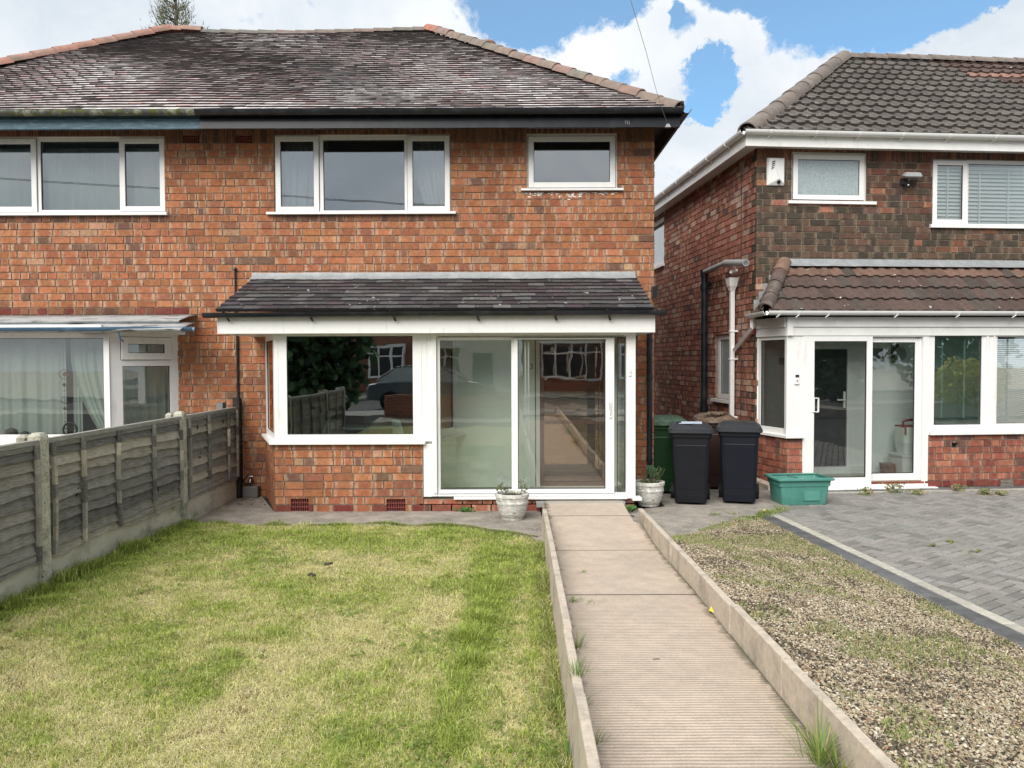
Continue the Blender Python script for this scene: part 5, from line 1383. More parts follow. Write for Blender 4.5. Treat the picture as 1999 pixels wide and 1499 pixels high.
    # hanging sign in the angled window
    m = MB(Msp); zq = FZ(1522, 705); m.box((L*.5-.03, .12, zq-.05), (L*.5+.24, .13, zq+.05)); sg = item('hanging_sign', 'small grey sign hanging inside the angled porch window', 'sign', m, 'grey_card'); m = MB(Msp); m.tube([(L*.5-.02, .125, zq+.05), (L*.5+.1, .125, zq+.2), (L*.5+.23, .125, zq+.05)], .003, 5); m.build('cord', 'wire', sg)
    # lean-to roof: tiles, hip, flashing
    ez = FZ(1700, 609); tz = RZ(1800, 520, -.03); EY = D-.14
    dv = Vector((0, -.02-EY, tz-ez)); SL = dv.length; slv = dv/SL; nv = Vector((0, -slv.z, slv.y)); hcos = slv.y
    aE = RA(1492, 610, EY); hipx = lambda v: aE+.05+v*hcos*.72
    def rc2(rng, u, v, j):
        k = rng.uniform(.75, 1.2); b = (.085, .055, .046) if j < 3 else (.15, .09, .065)
        if rng.random() < .15: b = (.075, .06, .05)
        return tuple(x*k for x in b)
    m = MB(); pantiles(RH @ Vector((0, EY, ez-.01)), E3 @ Vector((1, 0, 0)), E3 @ slv, E3 @ nv, 4, SL/4, .175, hipx, lambda v: 5.2, m, rc2, 91, [(0, 0), (.3, 0), (.42, .02), (.8, .02), (.92, 0), (1, 0)], lift=.028)
    # return slope of the hip
    hp0 = Vector((aE, EY, ez)); hp1 = Vector((aE+.05+SL*hcos*.72, -.02, tz)); wl = Vector((AW-.07, -.02, ez))
    ax = (wl-hp0); axl = ax.length; exr = -ax/axl; top2 = Vector((hp1.x, -.02, tz))
    slr = (hp1-hp0); slr = (slr-exr*slr.dot(exr)); SLr = slr.length; slr /= SLr; nr = exr.cross(slr)
    if nr.z < 0: nr = -nr
    tq = (hp1-wl).dot(exr)
    pantiles(RH @ wl, E3 @ exr, E3 @ slr, E3 @ nr, 4, SLr/4, .175, lambda v: v/SLr*tq, lambda v: axl+(tq-axl)*v/SLr, m, rc2, 92, [(0, 0), (.3, 0), (.42, .02), (.8, .02), (.92, 0), (1, 0)], lift=.028)
    m.M = RH; m.quad([(aE, EY, ez-.04), (5.2, EY, ez-.04), (5.2, 0, ez+.02), (AW, 0, ez+.02)], (.05, .04, .04)); m.M = None
    pr = m.build('porch_roof', 'pantile', rh)
    def hc2(rng, i, n): return (.20, .12, .085) if i == n-1 else (.10*rng.uniform(.9, 1.1), .07, .06)
    captiles(RH @ (hp0+Vector((.02, .03, .03))), RH @ (hp1+Vector((0, 0, .05))), .105, .33, pr, hc2, 93)
    m = MB(RH); n = 30; ids = []
    for i in range(n+1):
        x = hp1.x+.06+(5.2-hp1.x)*i/n; wv = .005*mnoise.noise(Vector((x*4, 0, 5)))
        ids.append([m.v((x, -.014, tz+.10+wv)), m.v((x, -.03, tz+.04)), m.v((x, -.12, tz-.015+wv))])
    for a, b in zip(ids, ids[1:]):
        for i in range(2): m.face([a[i+1], b[i+1], b[i], a[i]])
    # stepped lead up the hip side
    ns = 6
    for i in range(ns):
        f0, f1 = i/ns, (i+1)/ns; p = wl.lerp(hp1, f0); q = wl.lerp(hp1, f1)
        m.quad([(p.x, -.016, p.z-.02), (q.x, -.016, q.z-.02), (q.x, -.014, q.z+.10), (p.x, -.014, q.z+.10)])
        m.quad([(p.x, -.016, p.z+.0), (q.x, -.016, q.z+.0), (q.x+.02, -.10, q.z+.0), (p.x+.02, -.10, p.z+.0)])
    m.build('flashing', 'lead', pr)
    # porch gutter with brackets, end and downpipe
    gy = EY-.05; gz = ez-.0; m = MB()
    m.halfpipe(RH @ Vector((aE+.02, gy, gz)), RH @ Vector((5.2, gy, gz)), .056, n=10, t=.005)
    m.halfpipe(RH @ Vector((AW-.16, -.06, gz)), RH @ Vector((aE+.02, gy, gz)), .056, n=10, t=.005)
    pg = m.build('porch_gutter', 'upvc', rh, smooth=40)
    for px in (1520, 1558, 1616, 1750, 1870, 1980):
        a = RA(px, 615, gy); m = MB(RH); m.halfpipe((a-.013, gy, gz), (a+.013, gy, gz), .063, n=8, t=.008); m.bar((a, gy-.04, gz-.05), (a-.03, gy+.0, gz-.085), .018, .012); m.build('bracket', 'upvc', pg)
    # white downpipe with hopper on the side wall
    def S(px, py, dd): u, z = su(px, py, dd); return u, z
    u, zt_ = S(1429, 568, -.09); _, zb_ = S(1425, 850, -.09)
    m = MB(Ms); m.box((u-.033, -.12, .05), (u+.033, -.055, zt_+.02))
    for z in (zt_-.62, zt_-1.05, .9): m.box((u-.042, -.128, z-.015), (u+.042, -.0, z+.015))
    dp = m.build('downpipe', 'upvc', rh, bevel=.006)
    m = MB(Ms); m.loft([rr(.07, .08, .01, zt_, u, -.09), rr(.11, .10, .01, zt_+.05, u, -.09), rr(.13, .12, .01, zt_+.07, u, -.09), rr(.19, .15, .01, zt_+.19, u, -.09), rr(.20, .16, .01, zt_+.2, u, -.09)]); m.build('hopper', 'upvc', dp)
    m = MB(Ms); m.tube([(u+.02, -.02, zt_+.31), (u+.02, -.10, zt_+.31), (u+.02, -.12, zt_+.27)], .028, 10); m.build('elbow', 'upvc', dp, smooth=50)
    # diagonal pipe from the porch gutter
    w0 = Ms @ Vector((u+.0, -.09, S(1432, 688, -.09)[1])); g_ = RH @ Vector((AW-.12, -.1, gz-.05)); 
    m = MB(); m.tube([g_, g_+Vector((0, 0, -.13)), w0+Vector((.03, 0, .03)), w0], .036, 4); m.build('branch_pipe', 'upvc', dp)
    # black soil pipe + grey waste
    u2, z2 = S(1375, 528, -.12); m = MB(Ms); m.tube([(u2, -.12, 1.0), (u2, -.12, z2)], .055, 14); m.tube([(u2, -.12, .02), (u2, -.12, 1.02)], .068, 14)
    for z in (z2-.05, z2-.28): m.tube([(u2, -.12, z-.05), (u2, -.12, z+.05)], .07, 14)
    m.tube([(u2, -.12, z2-.30), (u2+.09, -.06, z2-.22)], .04, 10)
    so = m.build('soil_pipe', 'black_gloss', rh, smooth=40)
    u3, z3 = S(1455, 513, -.14); m = MB(Ms); m.tube([(u2, -.13, z2-.03), (u2+(u3-u2)*.55, -.13, z2+.0), (u3-.0, -.13, z3-.0)], .040, 12); m.tube([(u2+(u3-u2)*.55, -.13, z2+.0), (u3, -.13, z3)], .052, 12); m.build('waste_pipe', 'grey_pvc', so, smooth=40)
    # thin cable down the side wall
    u4, _ = S(1447, 600, -.01); m = MB(Ms); m.tube([(u4, -.012, .3), (u4+.02, -.012, 2.0), (u4, -.012, 3.2), (u4-.01, -.012, 4.75)], .006, 5); m.build('cable', 'gasket', rh)
right_house()
# concrete plinth strip at the foot of the right porch's angled side
m = MB(RH); m.box((-.12, -.75, 0), (.02, -.0, .07)); m.box((.02, -.86, 0), (.14, -.74, .06)); structure(m.build('concrete_edging', 'kerb'))

# ------------------------------------------------------------------ driveway: herringbone blocks, pale line, dark border
def driveway():
    a = MB(); base = RH
    # joint bed
    m = MB(RH); m.prism([(-.62, -.78), (.10, -1.05), (.16, -.69), (9, -.69), (9, -14), (-.62, -14)], 'z', -.2, -.0105); structure(m.build('driveway_bed', 'paver_joint'))
    rng = random.Random(17)
    def blk(mb, c, ang, L, W, col, z=0.0, clip=None):
        ca, sa = math.cos(ang), math.sin(ang); pts = []
        for x, y in ((-L/2, -W/2), (L/2, -W/2), (L/2, W/2), (-L/2, W/2)): pts.append((c[0]+x*ca-y*sa, c[1]+x*sa+y*ca))
        if clip:
            for (nx, ny, d) in clip:      # keep nx*x+ny*y >= d
                out = []
                for i in range(len(pts)):
                    p, q = pts[i], pts[(i+1) % len(pts)]; fp = nx*p[0]+ny*p[1]-d; fq = nx*q[0]+ny*q[1]-d
                    if fp >= 0: out.append(p)
                    if fp*fq < 0: s = fp/(fp-fq); out.append((p[0]+(q[0]-p[0])*s, p[1]+(q[1]-p[1])*s))
                pts = out
                if len(pts) < 3: return
        zz = z+rng.uniform(-.0015, .0015); cx = sum(p[0] for p in pts)/len(pts); cy = sum(p[1] for p in pts)/len(pts)
        ch = [((p[0]-cx)*.955+cx, (p[1]-cy)*.955+cy) for p in pts]
        t = [mb.v((p[0], p[1], zz)) for p in ch]; b = [mb.v((p[0], p[1], zz-.005)) for p in pts]; g = [mb.v((p[0], p[1], -.02)) for p in pts]
        mb.face(t, col); n = len(pts)
        for i in range(n):
            j = (i+1) % n; mb.face([b[i], b[j], t[j], t[i]], col); mb.face([g[i], g[j], b[j], b[i]], col)
    # edges in the right house frame: pale line runs along b at a = aL, and along the porch
    pL = RH.inverted() @ Vector((3.02, 8.9, 0)); aL = pL.x; bF = -.98
    jit = lambda c_, lo, hi: (lambda k: tuple(x*k for x in c_))(rng.uniform(lo, hi))
    grey = lambda: jit((.245, .23, .21) if rng.random() < .8 else (.19, .18, .165), .85, 1.2)
    pale = lambda: jit((.44, .415, .35), .9, 1.1)
    dark = lambda: jit((.095, .095, .095), .8, 1.2)
    n1 = (math.sqrt(.5), -math.sqrt(.5)); 
    # corner cut 45 degrees
    cut = (aL+.55)*n1[0]+bF*n1[1]
    mb = MB(RH)
    clips = [(1, 0, aL+.052), (0, -1, -bF+.052), (n1[0], n1[1], cut-.16+.05)]
    th = R(33)-ALPHA; L, W = .2, .1; ct, st = math.cos(th), math.sin(th)
    # herringbone lattice
    ox, oy = aL+3, bF-4
    for i in range(-60, 60):
        for j in range(-60, 60):
            # pairs of blocks on the 2-1 herringbone lattice
            lx = i*W + j*2*W; ly = i*W - j*2*W
            for (cx, cy, an) in ((lx+L/2, ly+W/2, 0), (lx+W/2+0, ly+W+L/2, R(90))):
                if an == 0: pass
                x = ox+cx*ct-cy*st; y = oy+cx*st+cy*ct
                if x < aL-.2 or x > aL+4.4 or y > bF+.2 or y < bF-6: continue
                blk(mb, (x, y), th+an, L-.014, W-.013, grey(), 0, clips)
    structure(mb.build('driveway', 'paver'))
    mb = MB(RH); y = bF-.05
    while y > -8.5:
        if y-.1 < 99:
            blk(mb, (aL, y-.1), R(90), .195, .096, pale(), .001, [(n1[0], n1[1], cut-.16)])
        y -= .2
    x = aL+.4
    while x < 8: blk(mb, (x+.1, bF), 0, .195, .096, pale(), .001, [(n1[0], n1[1], cut-.16)]); x += .2
    # diagonal piece
    p0 = Vector((aL, bF-.55+.16)); 
    for k in range(3): blk(mb, (aL+.07+.14*k, bF-.38+.14*k), R(45), .195, .096, pale(), .002)
    # dark soldier border outside the pale line
    y = bF+.35
    while y > -8.5: 
        for q in range(1): blk(mb, (aL-.155, y-.05), 0, .197, .096, dark(), 0)
        y -= .1
    x = aL-.25
    while x < 8: blk(mb, (x+.05, bF+.15), R(90), .19, .096, dark(), 0); x += .1
    for i in range(5):
        for j in range(4): blk(mb, (aL-.155-.1+i*.1*1.0, bF+.0+j*.1), R(90)*((i+j) % 2), .095, .095, dark(), -.001, [(0, 1, bF+.26-.4)]) if False else None
    structure(mb.build('driveway_border', 'paver'))
driveway()

# ------------------------------------------------------------------ fence
MFE = Matrix(((0, -1, 0, -3.57), (1, 0, 0, 0), (0, 0, 1, 0), (0, 0, 0, 1)))      # u = world Y, depth = -X
def fence():
    t = thing('panel_fence', 'weathered grey overlap fence panels between concrete posts on the left of the lawn', 'fence', (-3.57, 7, 0))
    rng = random.Random(6)
    def wc():
        k = rng.uniform(.75, 1.2); return tuple(x*k for x in rng.choice([(.21, .20, .175), (.15, .143, .128), (.27, .25, .21), (.10, .096, .088), (.36, .325, .26)]))
    posts = [8.31, 5.82, 3.34, 1.9]
    for u in posts:
        m = MB(MFE); w = .115
        m.loft([rr(w, .11, .012, -.1, u, .03, 2), rr(w*.97, .105, .012, 1.20, u, .03, 2), rr(w*.95, .10, .012, 1.225, u, .03, 2), rr(w*.6, .06, .01, 1.25, u, .03, 2)])
        m.loft([rr(w*.9, .07, .01, .9, u-.01, .13, 2), rr(w*.9, .07, .01, 1.215, u-.01, .13, 2), rr(w*.5, .04, .01, 1.235, u-.01, .13, 2)])
        m.build('post', 'post_concrete', t, smooth=35)
    spans = [(8.37, 9.93, [8.42, 8.97, 9.60, 9.90]), (5.88, 8.25, [5.92, 6.34, 6.93, 7.60, 8.22]), (3.40, 5.76, [3.44, 4.0, 4.6, 5.2, 5.72]), (1.96, 3.28, [2.0, 2.6, 3.24])]
    for si, (a, b, bat) in enumerate(spans):
        g = MB(MFE); g.box((a-.01, .015, -.15), (b+.01, .06, .295 if si else .275)); g.build('gravel_board', 'gravel_board', t, bevel=.004)
        m = MB(MFE); z0, z1 = .30, 1.19; n = 10; h = (z1-z0)/n
        for i in range(n):
            zb = z0+i*h-.035; zt = z0+(i+1)*h+.01; segs = int((b-a)/.06); col = wc(); seed = rng.uniform(0, 99)
            amp = .016 if i else .024
            ids = []
            for k in range(segs+1):
                u = a+(b-a)*k/segs
                wv = amp*mnoise.noise(Vector((u*2.6, seed, 0)))+amp*.5*mnoise.noise(Vector((u*9, seed, 2)))
                wy = .010*mnoise.noise(Vector((u*2.1, seed, 9)))
                if i == 0 and si == 1: wv += .05*math.exp(-((u-6.6)/.35)**2)
                zlo = zb+wv
                ids.append([m.v((u, -.012+wy, zlo)), m.v((u, .006+wy, zlo)), m.v((u, .044+wy*.3, zt)), m.v((u, .036+wy*.3, zt))])
            for p, q in zip(ids, ids[1:]):
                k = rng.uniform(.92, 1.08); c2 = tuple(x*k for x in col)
                m.face([p[0], q[0], q[3], p[3]], c2); m.face([p[1], q[1], q[0], p[0]], tuple(x*2.0 for x in c2)); m.face([p[2], q[2], q[1], p[1]], c2)  # lower edge of each slat brightened in colour as a painted highlight
        # rails
        m.box((a, -.012, 1.165), (b, .045, 1.20), (.30, .29, .265)); m.box((a, -.006, 1.125), (b, .0, 1.165), (.20, .195, .18))
        m.box((a, -.012, z0-.0), (b, .03, z0+.035), (.28, .27, .24)) if si != 1 else m.box((7.0, -.012, z0), (b, .03, z0+.035), (.30, .28, .24))
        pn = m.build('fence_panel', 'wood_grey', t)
        for u in bat:
            mm = MB(MFE); bend = rng.uniform(-.03, .03); 
            if abs(u-6.93) < .01: bend = -.05
            pts = [(u+bend*math.sin(math.pi*z), -.022-.010*math.sin(math.pi*z), .30+(1.165-.30)*z) for z in np.linspace(0, 1, 9)]
            for p, q in zip(pts, pts[1:]): mm.bar(p, q, .034, .026, (0, 1, 0), tuple(x*1.35 for x in wc()))
            mm.build('batten', 'wood_grey', pn)
        # knots: dark splits
        mm = MB(MFE)
        for _ in range(3 if si < 3 else 1):
            u = rng.uniform(a+.15, b-.15); z = rng.uniform(.45, 1.1); mm.loft([[( u+dx, -.004, z+dz) for dx, dz in ((-.006, -.035), (.008, -.02), (.018, .035), (.006, .03))], [(u+dx, .01, z+dz) for dx, dz in ((-.006, -.035), (.008, -.02), (.018, .035), (.006, .03))]], (.03, .028, .025))
        mm.build('knot', 'wood_grey', pn)
    # timber end post against the house wall
    m = MB(MFE); m.box((9.94, -.03, 0), (10.0, .05, 1.32), (.035, .03, .028)); m.box((10.02, -.03, 0), (10.06, .0, 1.30), (.02, .018, .018)); m.build('timber_post', 'wood_grey', t)
    m = MB(MFE); m.box((9.70, .09, 1.0), (9.82, .17, 1.27), (.2, .2, .19)); m.build('post_top', 'wood_grey', t)
fence()

# ------------------------------------------------------------------ wheelie bins
def wheelie(name, label, at, rz, mb_, ml, group=None, items=None, s=1.0):
    t = thing('wheelie_bin', label, 'wheelie bin', at, rz, 'wheelie bins in the side passage')
    B = lambda: MB(Matrix.Translation(at) @ Matrix.Rotation(rz, 4, 'Z') @ Matrix.Scale(s, 4))
    m = B(); m.loft([rr(.40, .42, .04, .03, 0, -.04), rr(.41, .44, .04, .12, 0, -.04), rr(.455, .53, .04, .55, 0, -.02), rr(.475, .57, .04, .86, 0, -.01), rr(.51, .61, .04, .875, 0, 0), rr(.515, .615, .04, .93, 0, 0)])
    # moulded front panel
    m.loft([[(-.17, -.268, .20), (.17, -.268, .20), (.17, -.25, .20), (-.17, -.25, .20)], [(-.195, -.304, .78), (.195, -.304, .78), (.195, -.27, .78), (-.195, -.27, .78)]])
    m.build('body', mb_, t, bevel=.008)
    m = B(); m.loft([rr(.55, .66, .05, .925, 0, 0), rr(.57, .68, .05, .935, 0, 0), rr(.57, .68, .05, .958, 0, 0), rr(.545, .655, .05, .962, 0, 0), rr(.545, .655, .05, .982, 0, 0), rr(.50, .60, .05, 1.0, 0, .01), rr(.40, .46, .05, 1.035, 0, .02), rr(.36, .42, .05, 1.04, 0, .02)], caps=True)
    m.build('lid', ml, t, smooth=35)
    m = B(); m.box((-.29, .33, .90), (.29, .36, .93)); m.tube([(-.25, .38, .97), (.25, .38, .97)], .014, 8); m.box((-.26, .31, .93), (-.23, .39, .98)); m.box((.23, .31, .93), (.26, .39, .98)); m.build('handle', ml, t)
    for sx in (-1, 1):
        m = B(); m.tube([(sx*.20, .24, .10), (sx*.255, .24, .10)], .10, 18); w = m.build('wheel', 'rubber', t, smooth=40)
        m = B(); m.tube([(sx*.254, .24, .10), (sx*.262, .24, .10)], .05, 12); m.build('hub', 'black_plastic', w)
    if items:
        m = B(); m.box((-.12, -.14, 1.041), (.14, .05, 1.055)); m.bar((-.15, -.18, 1.046), (.02, -.2, 1.05), .05, .006)
        o = m.build('paper_litter', items, None); tag(o, 'scrap of pale blue paper lying on the left front bin lid', 'litter')
    return t
wheelie('b', 'black wheelie bin with pale paper on its lid, front left beside the planter', (2.24, 9.62, .006), R(-12), 'bin_black', 'lid_grey', items='paper_blue', s=.955)
wheelie('b', 'dark navy wheelie bin with a sloping grey lid next to the angled porch window', (2.86, 9.66, .006), R(-16), 'bin_navy', 'lid_grey', s=.965)
wheelie('b', 'green wheelie bin with a weathered green lid against the black downpipe', (2.08, 10.42, .006), R(-4), 'bin_green', 'lid_green', s=.985)
wheelie('b', 'brown wheelie bin with a worn brown lid between the two dark bins', (2.84, 10.75, .006), R(-8), 'bin_brown', 'lid_brown', s=.99)
m = MB(); rg = random.Random(1)
for i in range(5): m.tube([(2.62+.05*i, 10.45+.03*i, 1.035+.01*rg.random()), (2.70+.05*i, 10.5, 1.07), (2.78+.05*i, 10.42+.04*i, 1.04)], .018, 6)
o = m.build('garden_rag', 'lid_brown', None, smooth=60); tag(o, 'crumpled beige rag lying on the brown bin lid', 'rag')

# ------------------------------------------------------------------ green recycling box
def gbox():
    at = Vector((3.575, 9.56, .0)); rz = R(4); t = thing('recycling_box', 'empty teal green recycling box in front of the right porch', 'box', at, rz)
    T = Matrix.Translation(at) @ Matrix.Rotation(rz, 4, 'Z')
    m = MB(T)
    o_ = [rr(.55, .34, .03, 0), rr(.57, .355, .03, .02), rr(.61, .39, .03, .23), rr(.64, .41, .03, .235), rr(.65, .42, .03, .31)]
    i_ = [rr(.63, .40, .03, .31), rr(.60, .37, .03, .24), rr(.54, .33, .03, .02)]
    m.loft(o_+i_, caps=True); m.build('body', 'box_green', t, smooth=30)
    m = MB(T)
    m.loft([rr(.70, .47, .04, .305), rr(.72, .49, .04, .31), rr(.72, .49, .04, .33), rr(.64, .41, .03, .34), rr(.63, .40, .03, .325), rr(.66, .43, .03, .305)], caps=False)
    m.build('rim', 'box_green', t, smooth=35)
    m = MB(T); m.box((-.02, -.199, .06), (.18, -.185, .18)); m.build('faded_panel', 'box_green', t)
    m = MB(T); m.tube([(-.10, .10, .325), (-.05, -.16, .325), (-.03, -.23, .335), (.0, -.24, .30)], .004, 5); m.build('string', 'wire', t)
gbox()

# ------------------------------------------------------------------ planters
def leafblade(mb, base, direc, L, w, col, droop=.5, n=3):
    base = Vector(base); d = Vector(direc).normalized(); side = d.cross(Vector((0, 0, 1)))
    if side.length < .05: side = Vector((1, 0, 0))
    side.normalize(); p = base.copy(); prev = None; cur = d.copy()
    for i in range(n+1):
        ww = w*(1-(i/n)**1.6)*(.55+.45*min(1, i*1.5/n+.3))
        a, b = mb.v(p-side*ww/2), mb.v(p+side*ww/2)
        if prev: mb.face([prev[0], prev[1], b, a], col)
        prev = (a, b); p = p+cur*(L/n); cur = (cur+Vector((0, 0, -droop/n))).normalized()
def rounded_leaf(mb, c, nrm, r, col, elong=1.3):
    nrm = Vector(nrm).normalized(); a = nrm.orthogonal().normalized(); a.rotate(Matrix.Rotation(rnd.uniform(0, 6.28), 3, nrm)); b = nrm.cross(a); c = Vector(c)
    pts = [c+a*math.cos(t)*r*elong+b*math.sin(t)*r*(1-.25*math.cos(t))-nrm*(.15*r*math.cos(t)**2) for t in np.linspace(0, 2*math.pi, 9)[:-1]]
    mb.face([mb.v(p) for p in pts], col)
def planter(at, label, seed, plantf, s=1.0):
    t = thing('barrel_planter', label, 'planter', at, 0, 'white barrel planters by the porch')
    T = Matrix.Translation(at) @ Matrix.Scale(s, 4)
    m = MB(T); prof = [(.118, 0), (.125, .012), (.128, .03)]
    for z, r in ((.035, .135), (.075, .150), (.085, .155), (.105, .158), (.112, .162), (.175, .172), (.182, .180), (.202, .181), (.208, .176), (.245, .180), (.252, .188), (.282, .190), (.292, .186), (.295, .170), (.27, .160), (.24, .155)): prof.append((r, z))
    rings = []
    n = 36
    for r, z in prof: rings.append([(r*(1+.010*(1 if k % 3 == 0 else -1))*math.cos(2*math.pi*k/n), r*(1+.010*(1 if k % 3 == 0 else -1))*math.sin(2*math.pi*k/n), z) for k in range(n)])
    m.loft(rings, caps=False); m.build('pot', 'planter', t, smooth=38)
    m = MB(T); m.lathe([(.158, .245), (.156, .262), (.08, .272), (.002, .268)], n=20, caps=False); m.build('soil', 'soil', t, smooth=60)
    m = MB(T); plantf(m, random.Random(seed)); m.build('foliage', 'leaf', t)
def plantA(m, r):
    for i in range(170):
        a = r.uniform(0, 6.28); q = r.uniform(0, .15); c = (.10, .13, .045) if r.random() < .6 else (.20, .17, .08)
        leafblade(m, (q*math.cos(a), q*math.sin(a), .262), (math.cos(a)*.5, math.sin(a)*.5, 1), r.uniform(.02, .055), .005, c)
    for x, y, h in ((-.10, -.03, .16), (.09, .0, .20), (-.06, .05, .10), (.12, -.04, .14), (-.13, .0, .12)):
        m.tube([(x, y, .25), (x*1.25, y, .25+h*.6), (x*1.1, y, .25+h)], .003, 5, col=(.12, .13, .06))
        for k in range(9): rounded_leaf(m, (x*1.15+r.uniform(-.03, .03), y+r.uniform(-.02, .02), .25+h*r.uniform(.5, 1.05)), (r.uniform(-1, 1), -1, r.uniform(0, 1)), r.uniform(.006, .012), (.13, .16, .07))
    m.tube([(-.16, -.06, .25), (-.19, -.09, .20), (-.22, -.12, .10), (-.24, -.13, .04)], .002, 4, col=(.15, .15, .08))
def plantB(m, r):
    for i in range(200):
        a = r.uniform(0, 6.28); q = r.uniform(0, .16); c = (.10, .12, .04) if r.random() < .5 else (.22, .18, .07)
        leafblade(m, (q*math.cos(a), q*math.sin(a), .262), (math.cos(a)*.6, math.sin(a)*.6, 1), r.uniform(.03, .09), .005, c)
    for i in range(13):
        a = r.uniform(-.6, 1.6); x, y = r.uniform(-.1, .12), r.uniform(-.08, .08); h = r.uniform(.09, .2)
        p0 = Vector((x, y, .26)); p1 = p0+Vector((math.cos(a)*.07*r.random()+.04, -.02, h)); m.tube([p0, (p0+p1)/2+Vector((0, 0, .02)), p1], .003, 4, col=(.12, .15, .06))
        for k in range(9): 
            f = .25+.75*k/8; p = p0.lerp(p1, f); leafblade(m, p, (r.uniform(-1, 1), r.uniform(-1, .4), .8), .045, .013, (.13, .17, .08))
    for i in range(10):
        rounded_leaf(m, (r.uniform(-.04, .10), .10, .36+r.uniform(-.06, .10)), (0, -1, .4), r.uniform(.024, .04), (.035, .085, .03), 1.05)
planter(onZ(1000, 1017, .012)+Vector((0, .12, 0)), 'left white barrel planter with wispy weeds in front of the sliding door', 3, plantA)
planter(onZ(1270, 990, .006)+Vector((0, .12, 0)), 'right white barrel planter with leafy shoots between porch and bins', 4, plantB, 1.02)

# outside tap / hose gadget at the wall near the fence
def hose():
    c = Vector((X(490, YW-.06, 935), YW-.06, Z(935, YW-.06))); t = thing('garden_tap', 'outdoor tap with a coiled black hose low on the wall beside the fence', 'tap', c)
    m = MB(); m.tube([c+Vector((0, .05, .02)), c+Vector((0, -.03, .02)), c+Vector((0, -.05, -.03))], .013, 8); m.tube([c+Vector((-.03, -.02, .05)), c+Vector((.03, -.02, .05))], .006, 6); m.tube([c+Vector((0, -.02, .02)), c+Vector((0, -.02, .05))], .007, 6); m.build('tap', 'chrome', t)
    m = MB(); m.tube([c+Vector((-.01, -.05, -.03)), c+Vector((-.06, -.04, -.08)), c+Vector((-.08, -.05, .0)), c+Vector((-.02, -.06, .07)), c+Vector((.03, -.05, .02)), c+Vector((.0, -.06, -.08)), c+Vector((.02, -.04, -.2)), c+Vector((0, -.1, -.30))], .011, 7); m.build('hose', 'black_plastic', t, smooth=60)
    m = MB(); m.box((c.x-.09, YW-.14, .01), (c.x+.11, YW-.02, .16)); o = m.build('paving_block', 'room_dark', None, bevel=.01); tag(o, 'dark stained brick lying on the ground under the tap', 'brick')
    m = MB(); rg = random.Random(2)
    for i in range(26):
        p = (X(490, 9.7)+rg.uniform(-.25, .25), rg.uniform(9.45, 9.95), .014); rounded_leaf(m, p, (rg.uniform(-.4, .4), rg.uniform(-.4, .4), 1), rg.uniform(.01, .022), (.06, .04, .025))
    o = m.build('fallen_leaves', 'leaf', None); tag(o, kind='stuff', label='dead leaves gathered in the corner by the tap', cat='leaves')
hose()

# wires -----------------------------------------------------------------
m = MB(); p0 = onY(1304, 243, 9.45); p1 = onY(1262, 103, 6.9); pts = [p0.lerp(p1, i/8)+Vector((0, 0, -.05*math.sin(math.pi*i/8))) for i in range(9)]
far = p1+(p1-p0)*2.5; pts.append(far); m.tube(pts, .0022, 5); o = m.build('overhead_cable', 'grey_pvc', None); tag(o, 'thin telephone cable running up from the right hand corner of the eaves', 'cable')
m = MB(); m.loft([[(p0.x-.012, p0.y, p0.z+.01), (p0.x+.012, p0.y, p0.z+.01), (p0.x+.012, p0.y+.02, p0.z+.01), (p0.x-.012, p0.y+.02, p0.z+.01)], [(p0.x-.035, p0.y-.01, p0.z-.03), (p0.x+.035, p0.y-.01, p0.z-.03), (p0.x+.035, p0.y+.04, p0.z-.03), (p0.x-.035, p0.y+.04, p0.z-.03)]]); m.build('clamp', 'grey_pvc', o)
m = MB(); q = onY(1328, 208, YE); m.tube([q+Vector((-.01, 0, -.04)), q+Vector((.01, 0, .03))]+[q+Vector((.025+.02*math.cos(a), 0, .05+.02*math.sin(a))) for a in np.linspace(math.pi*1.1, -math.pi*.9, 10)], .005, 6)
o = m.build('cable_hook', 'bin_navy', None); tag(o, 'small curled metal hook on the end of the gutter', 'hook')
for k, (za, zb, ya, yb) in enumerate(((7.4, 6.3, -8, -8), (7.2, 6.15, -8.2, -8.2))):
    m = MB(); m.tube([(-24+i*4, -8+.2*k, 8.6-.055*i*4+.01*abs(i-6)*4) for i in range(13)], .012, 5); o = m.build('street_cable', 'wire', None); tag(o, 'street cable reflected in the upstairs windows', 'cable', 'cables over the street')

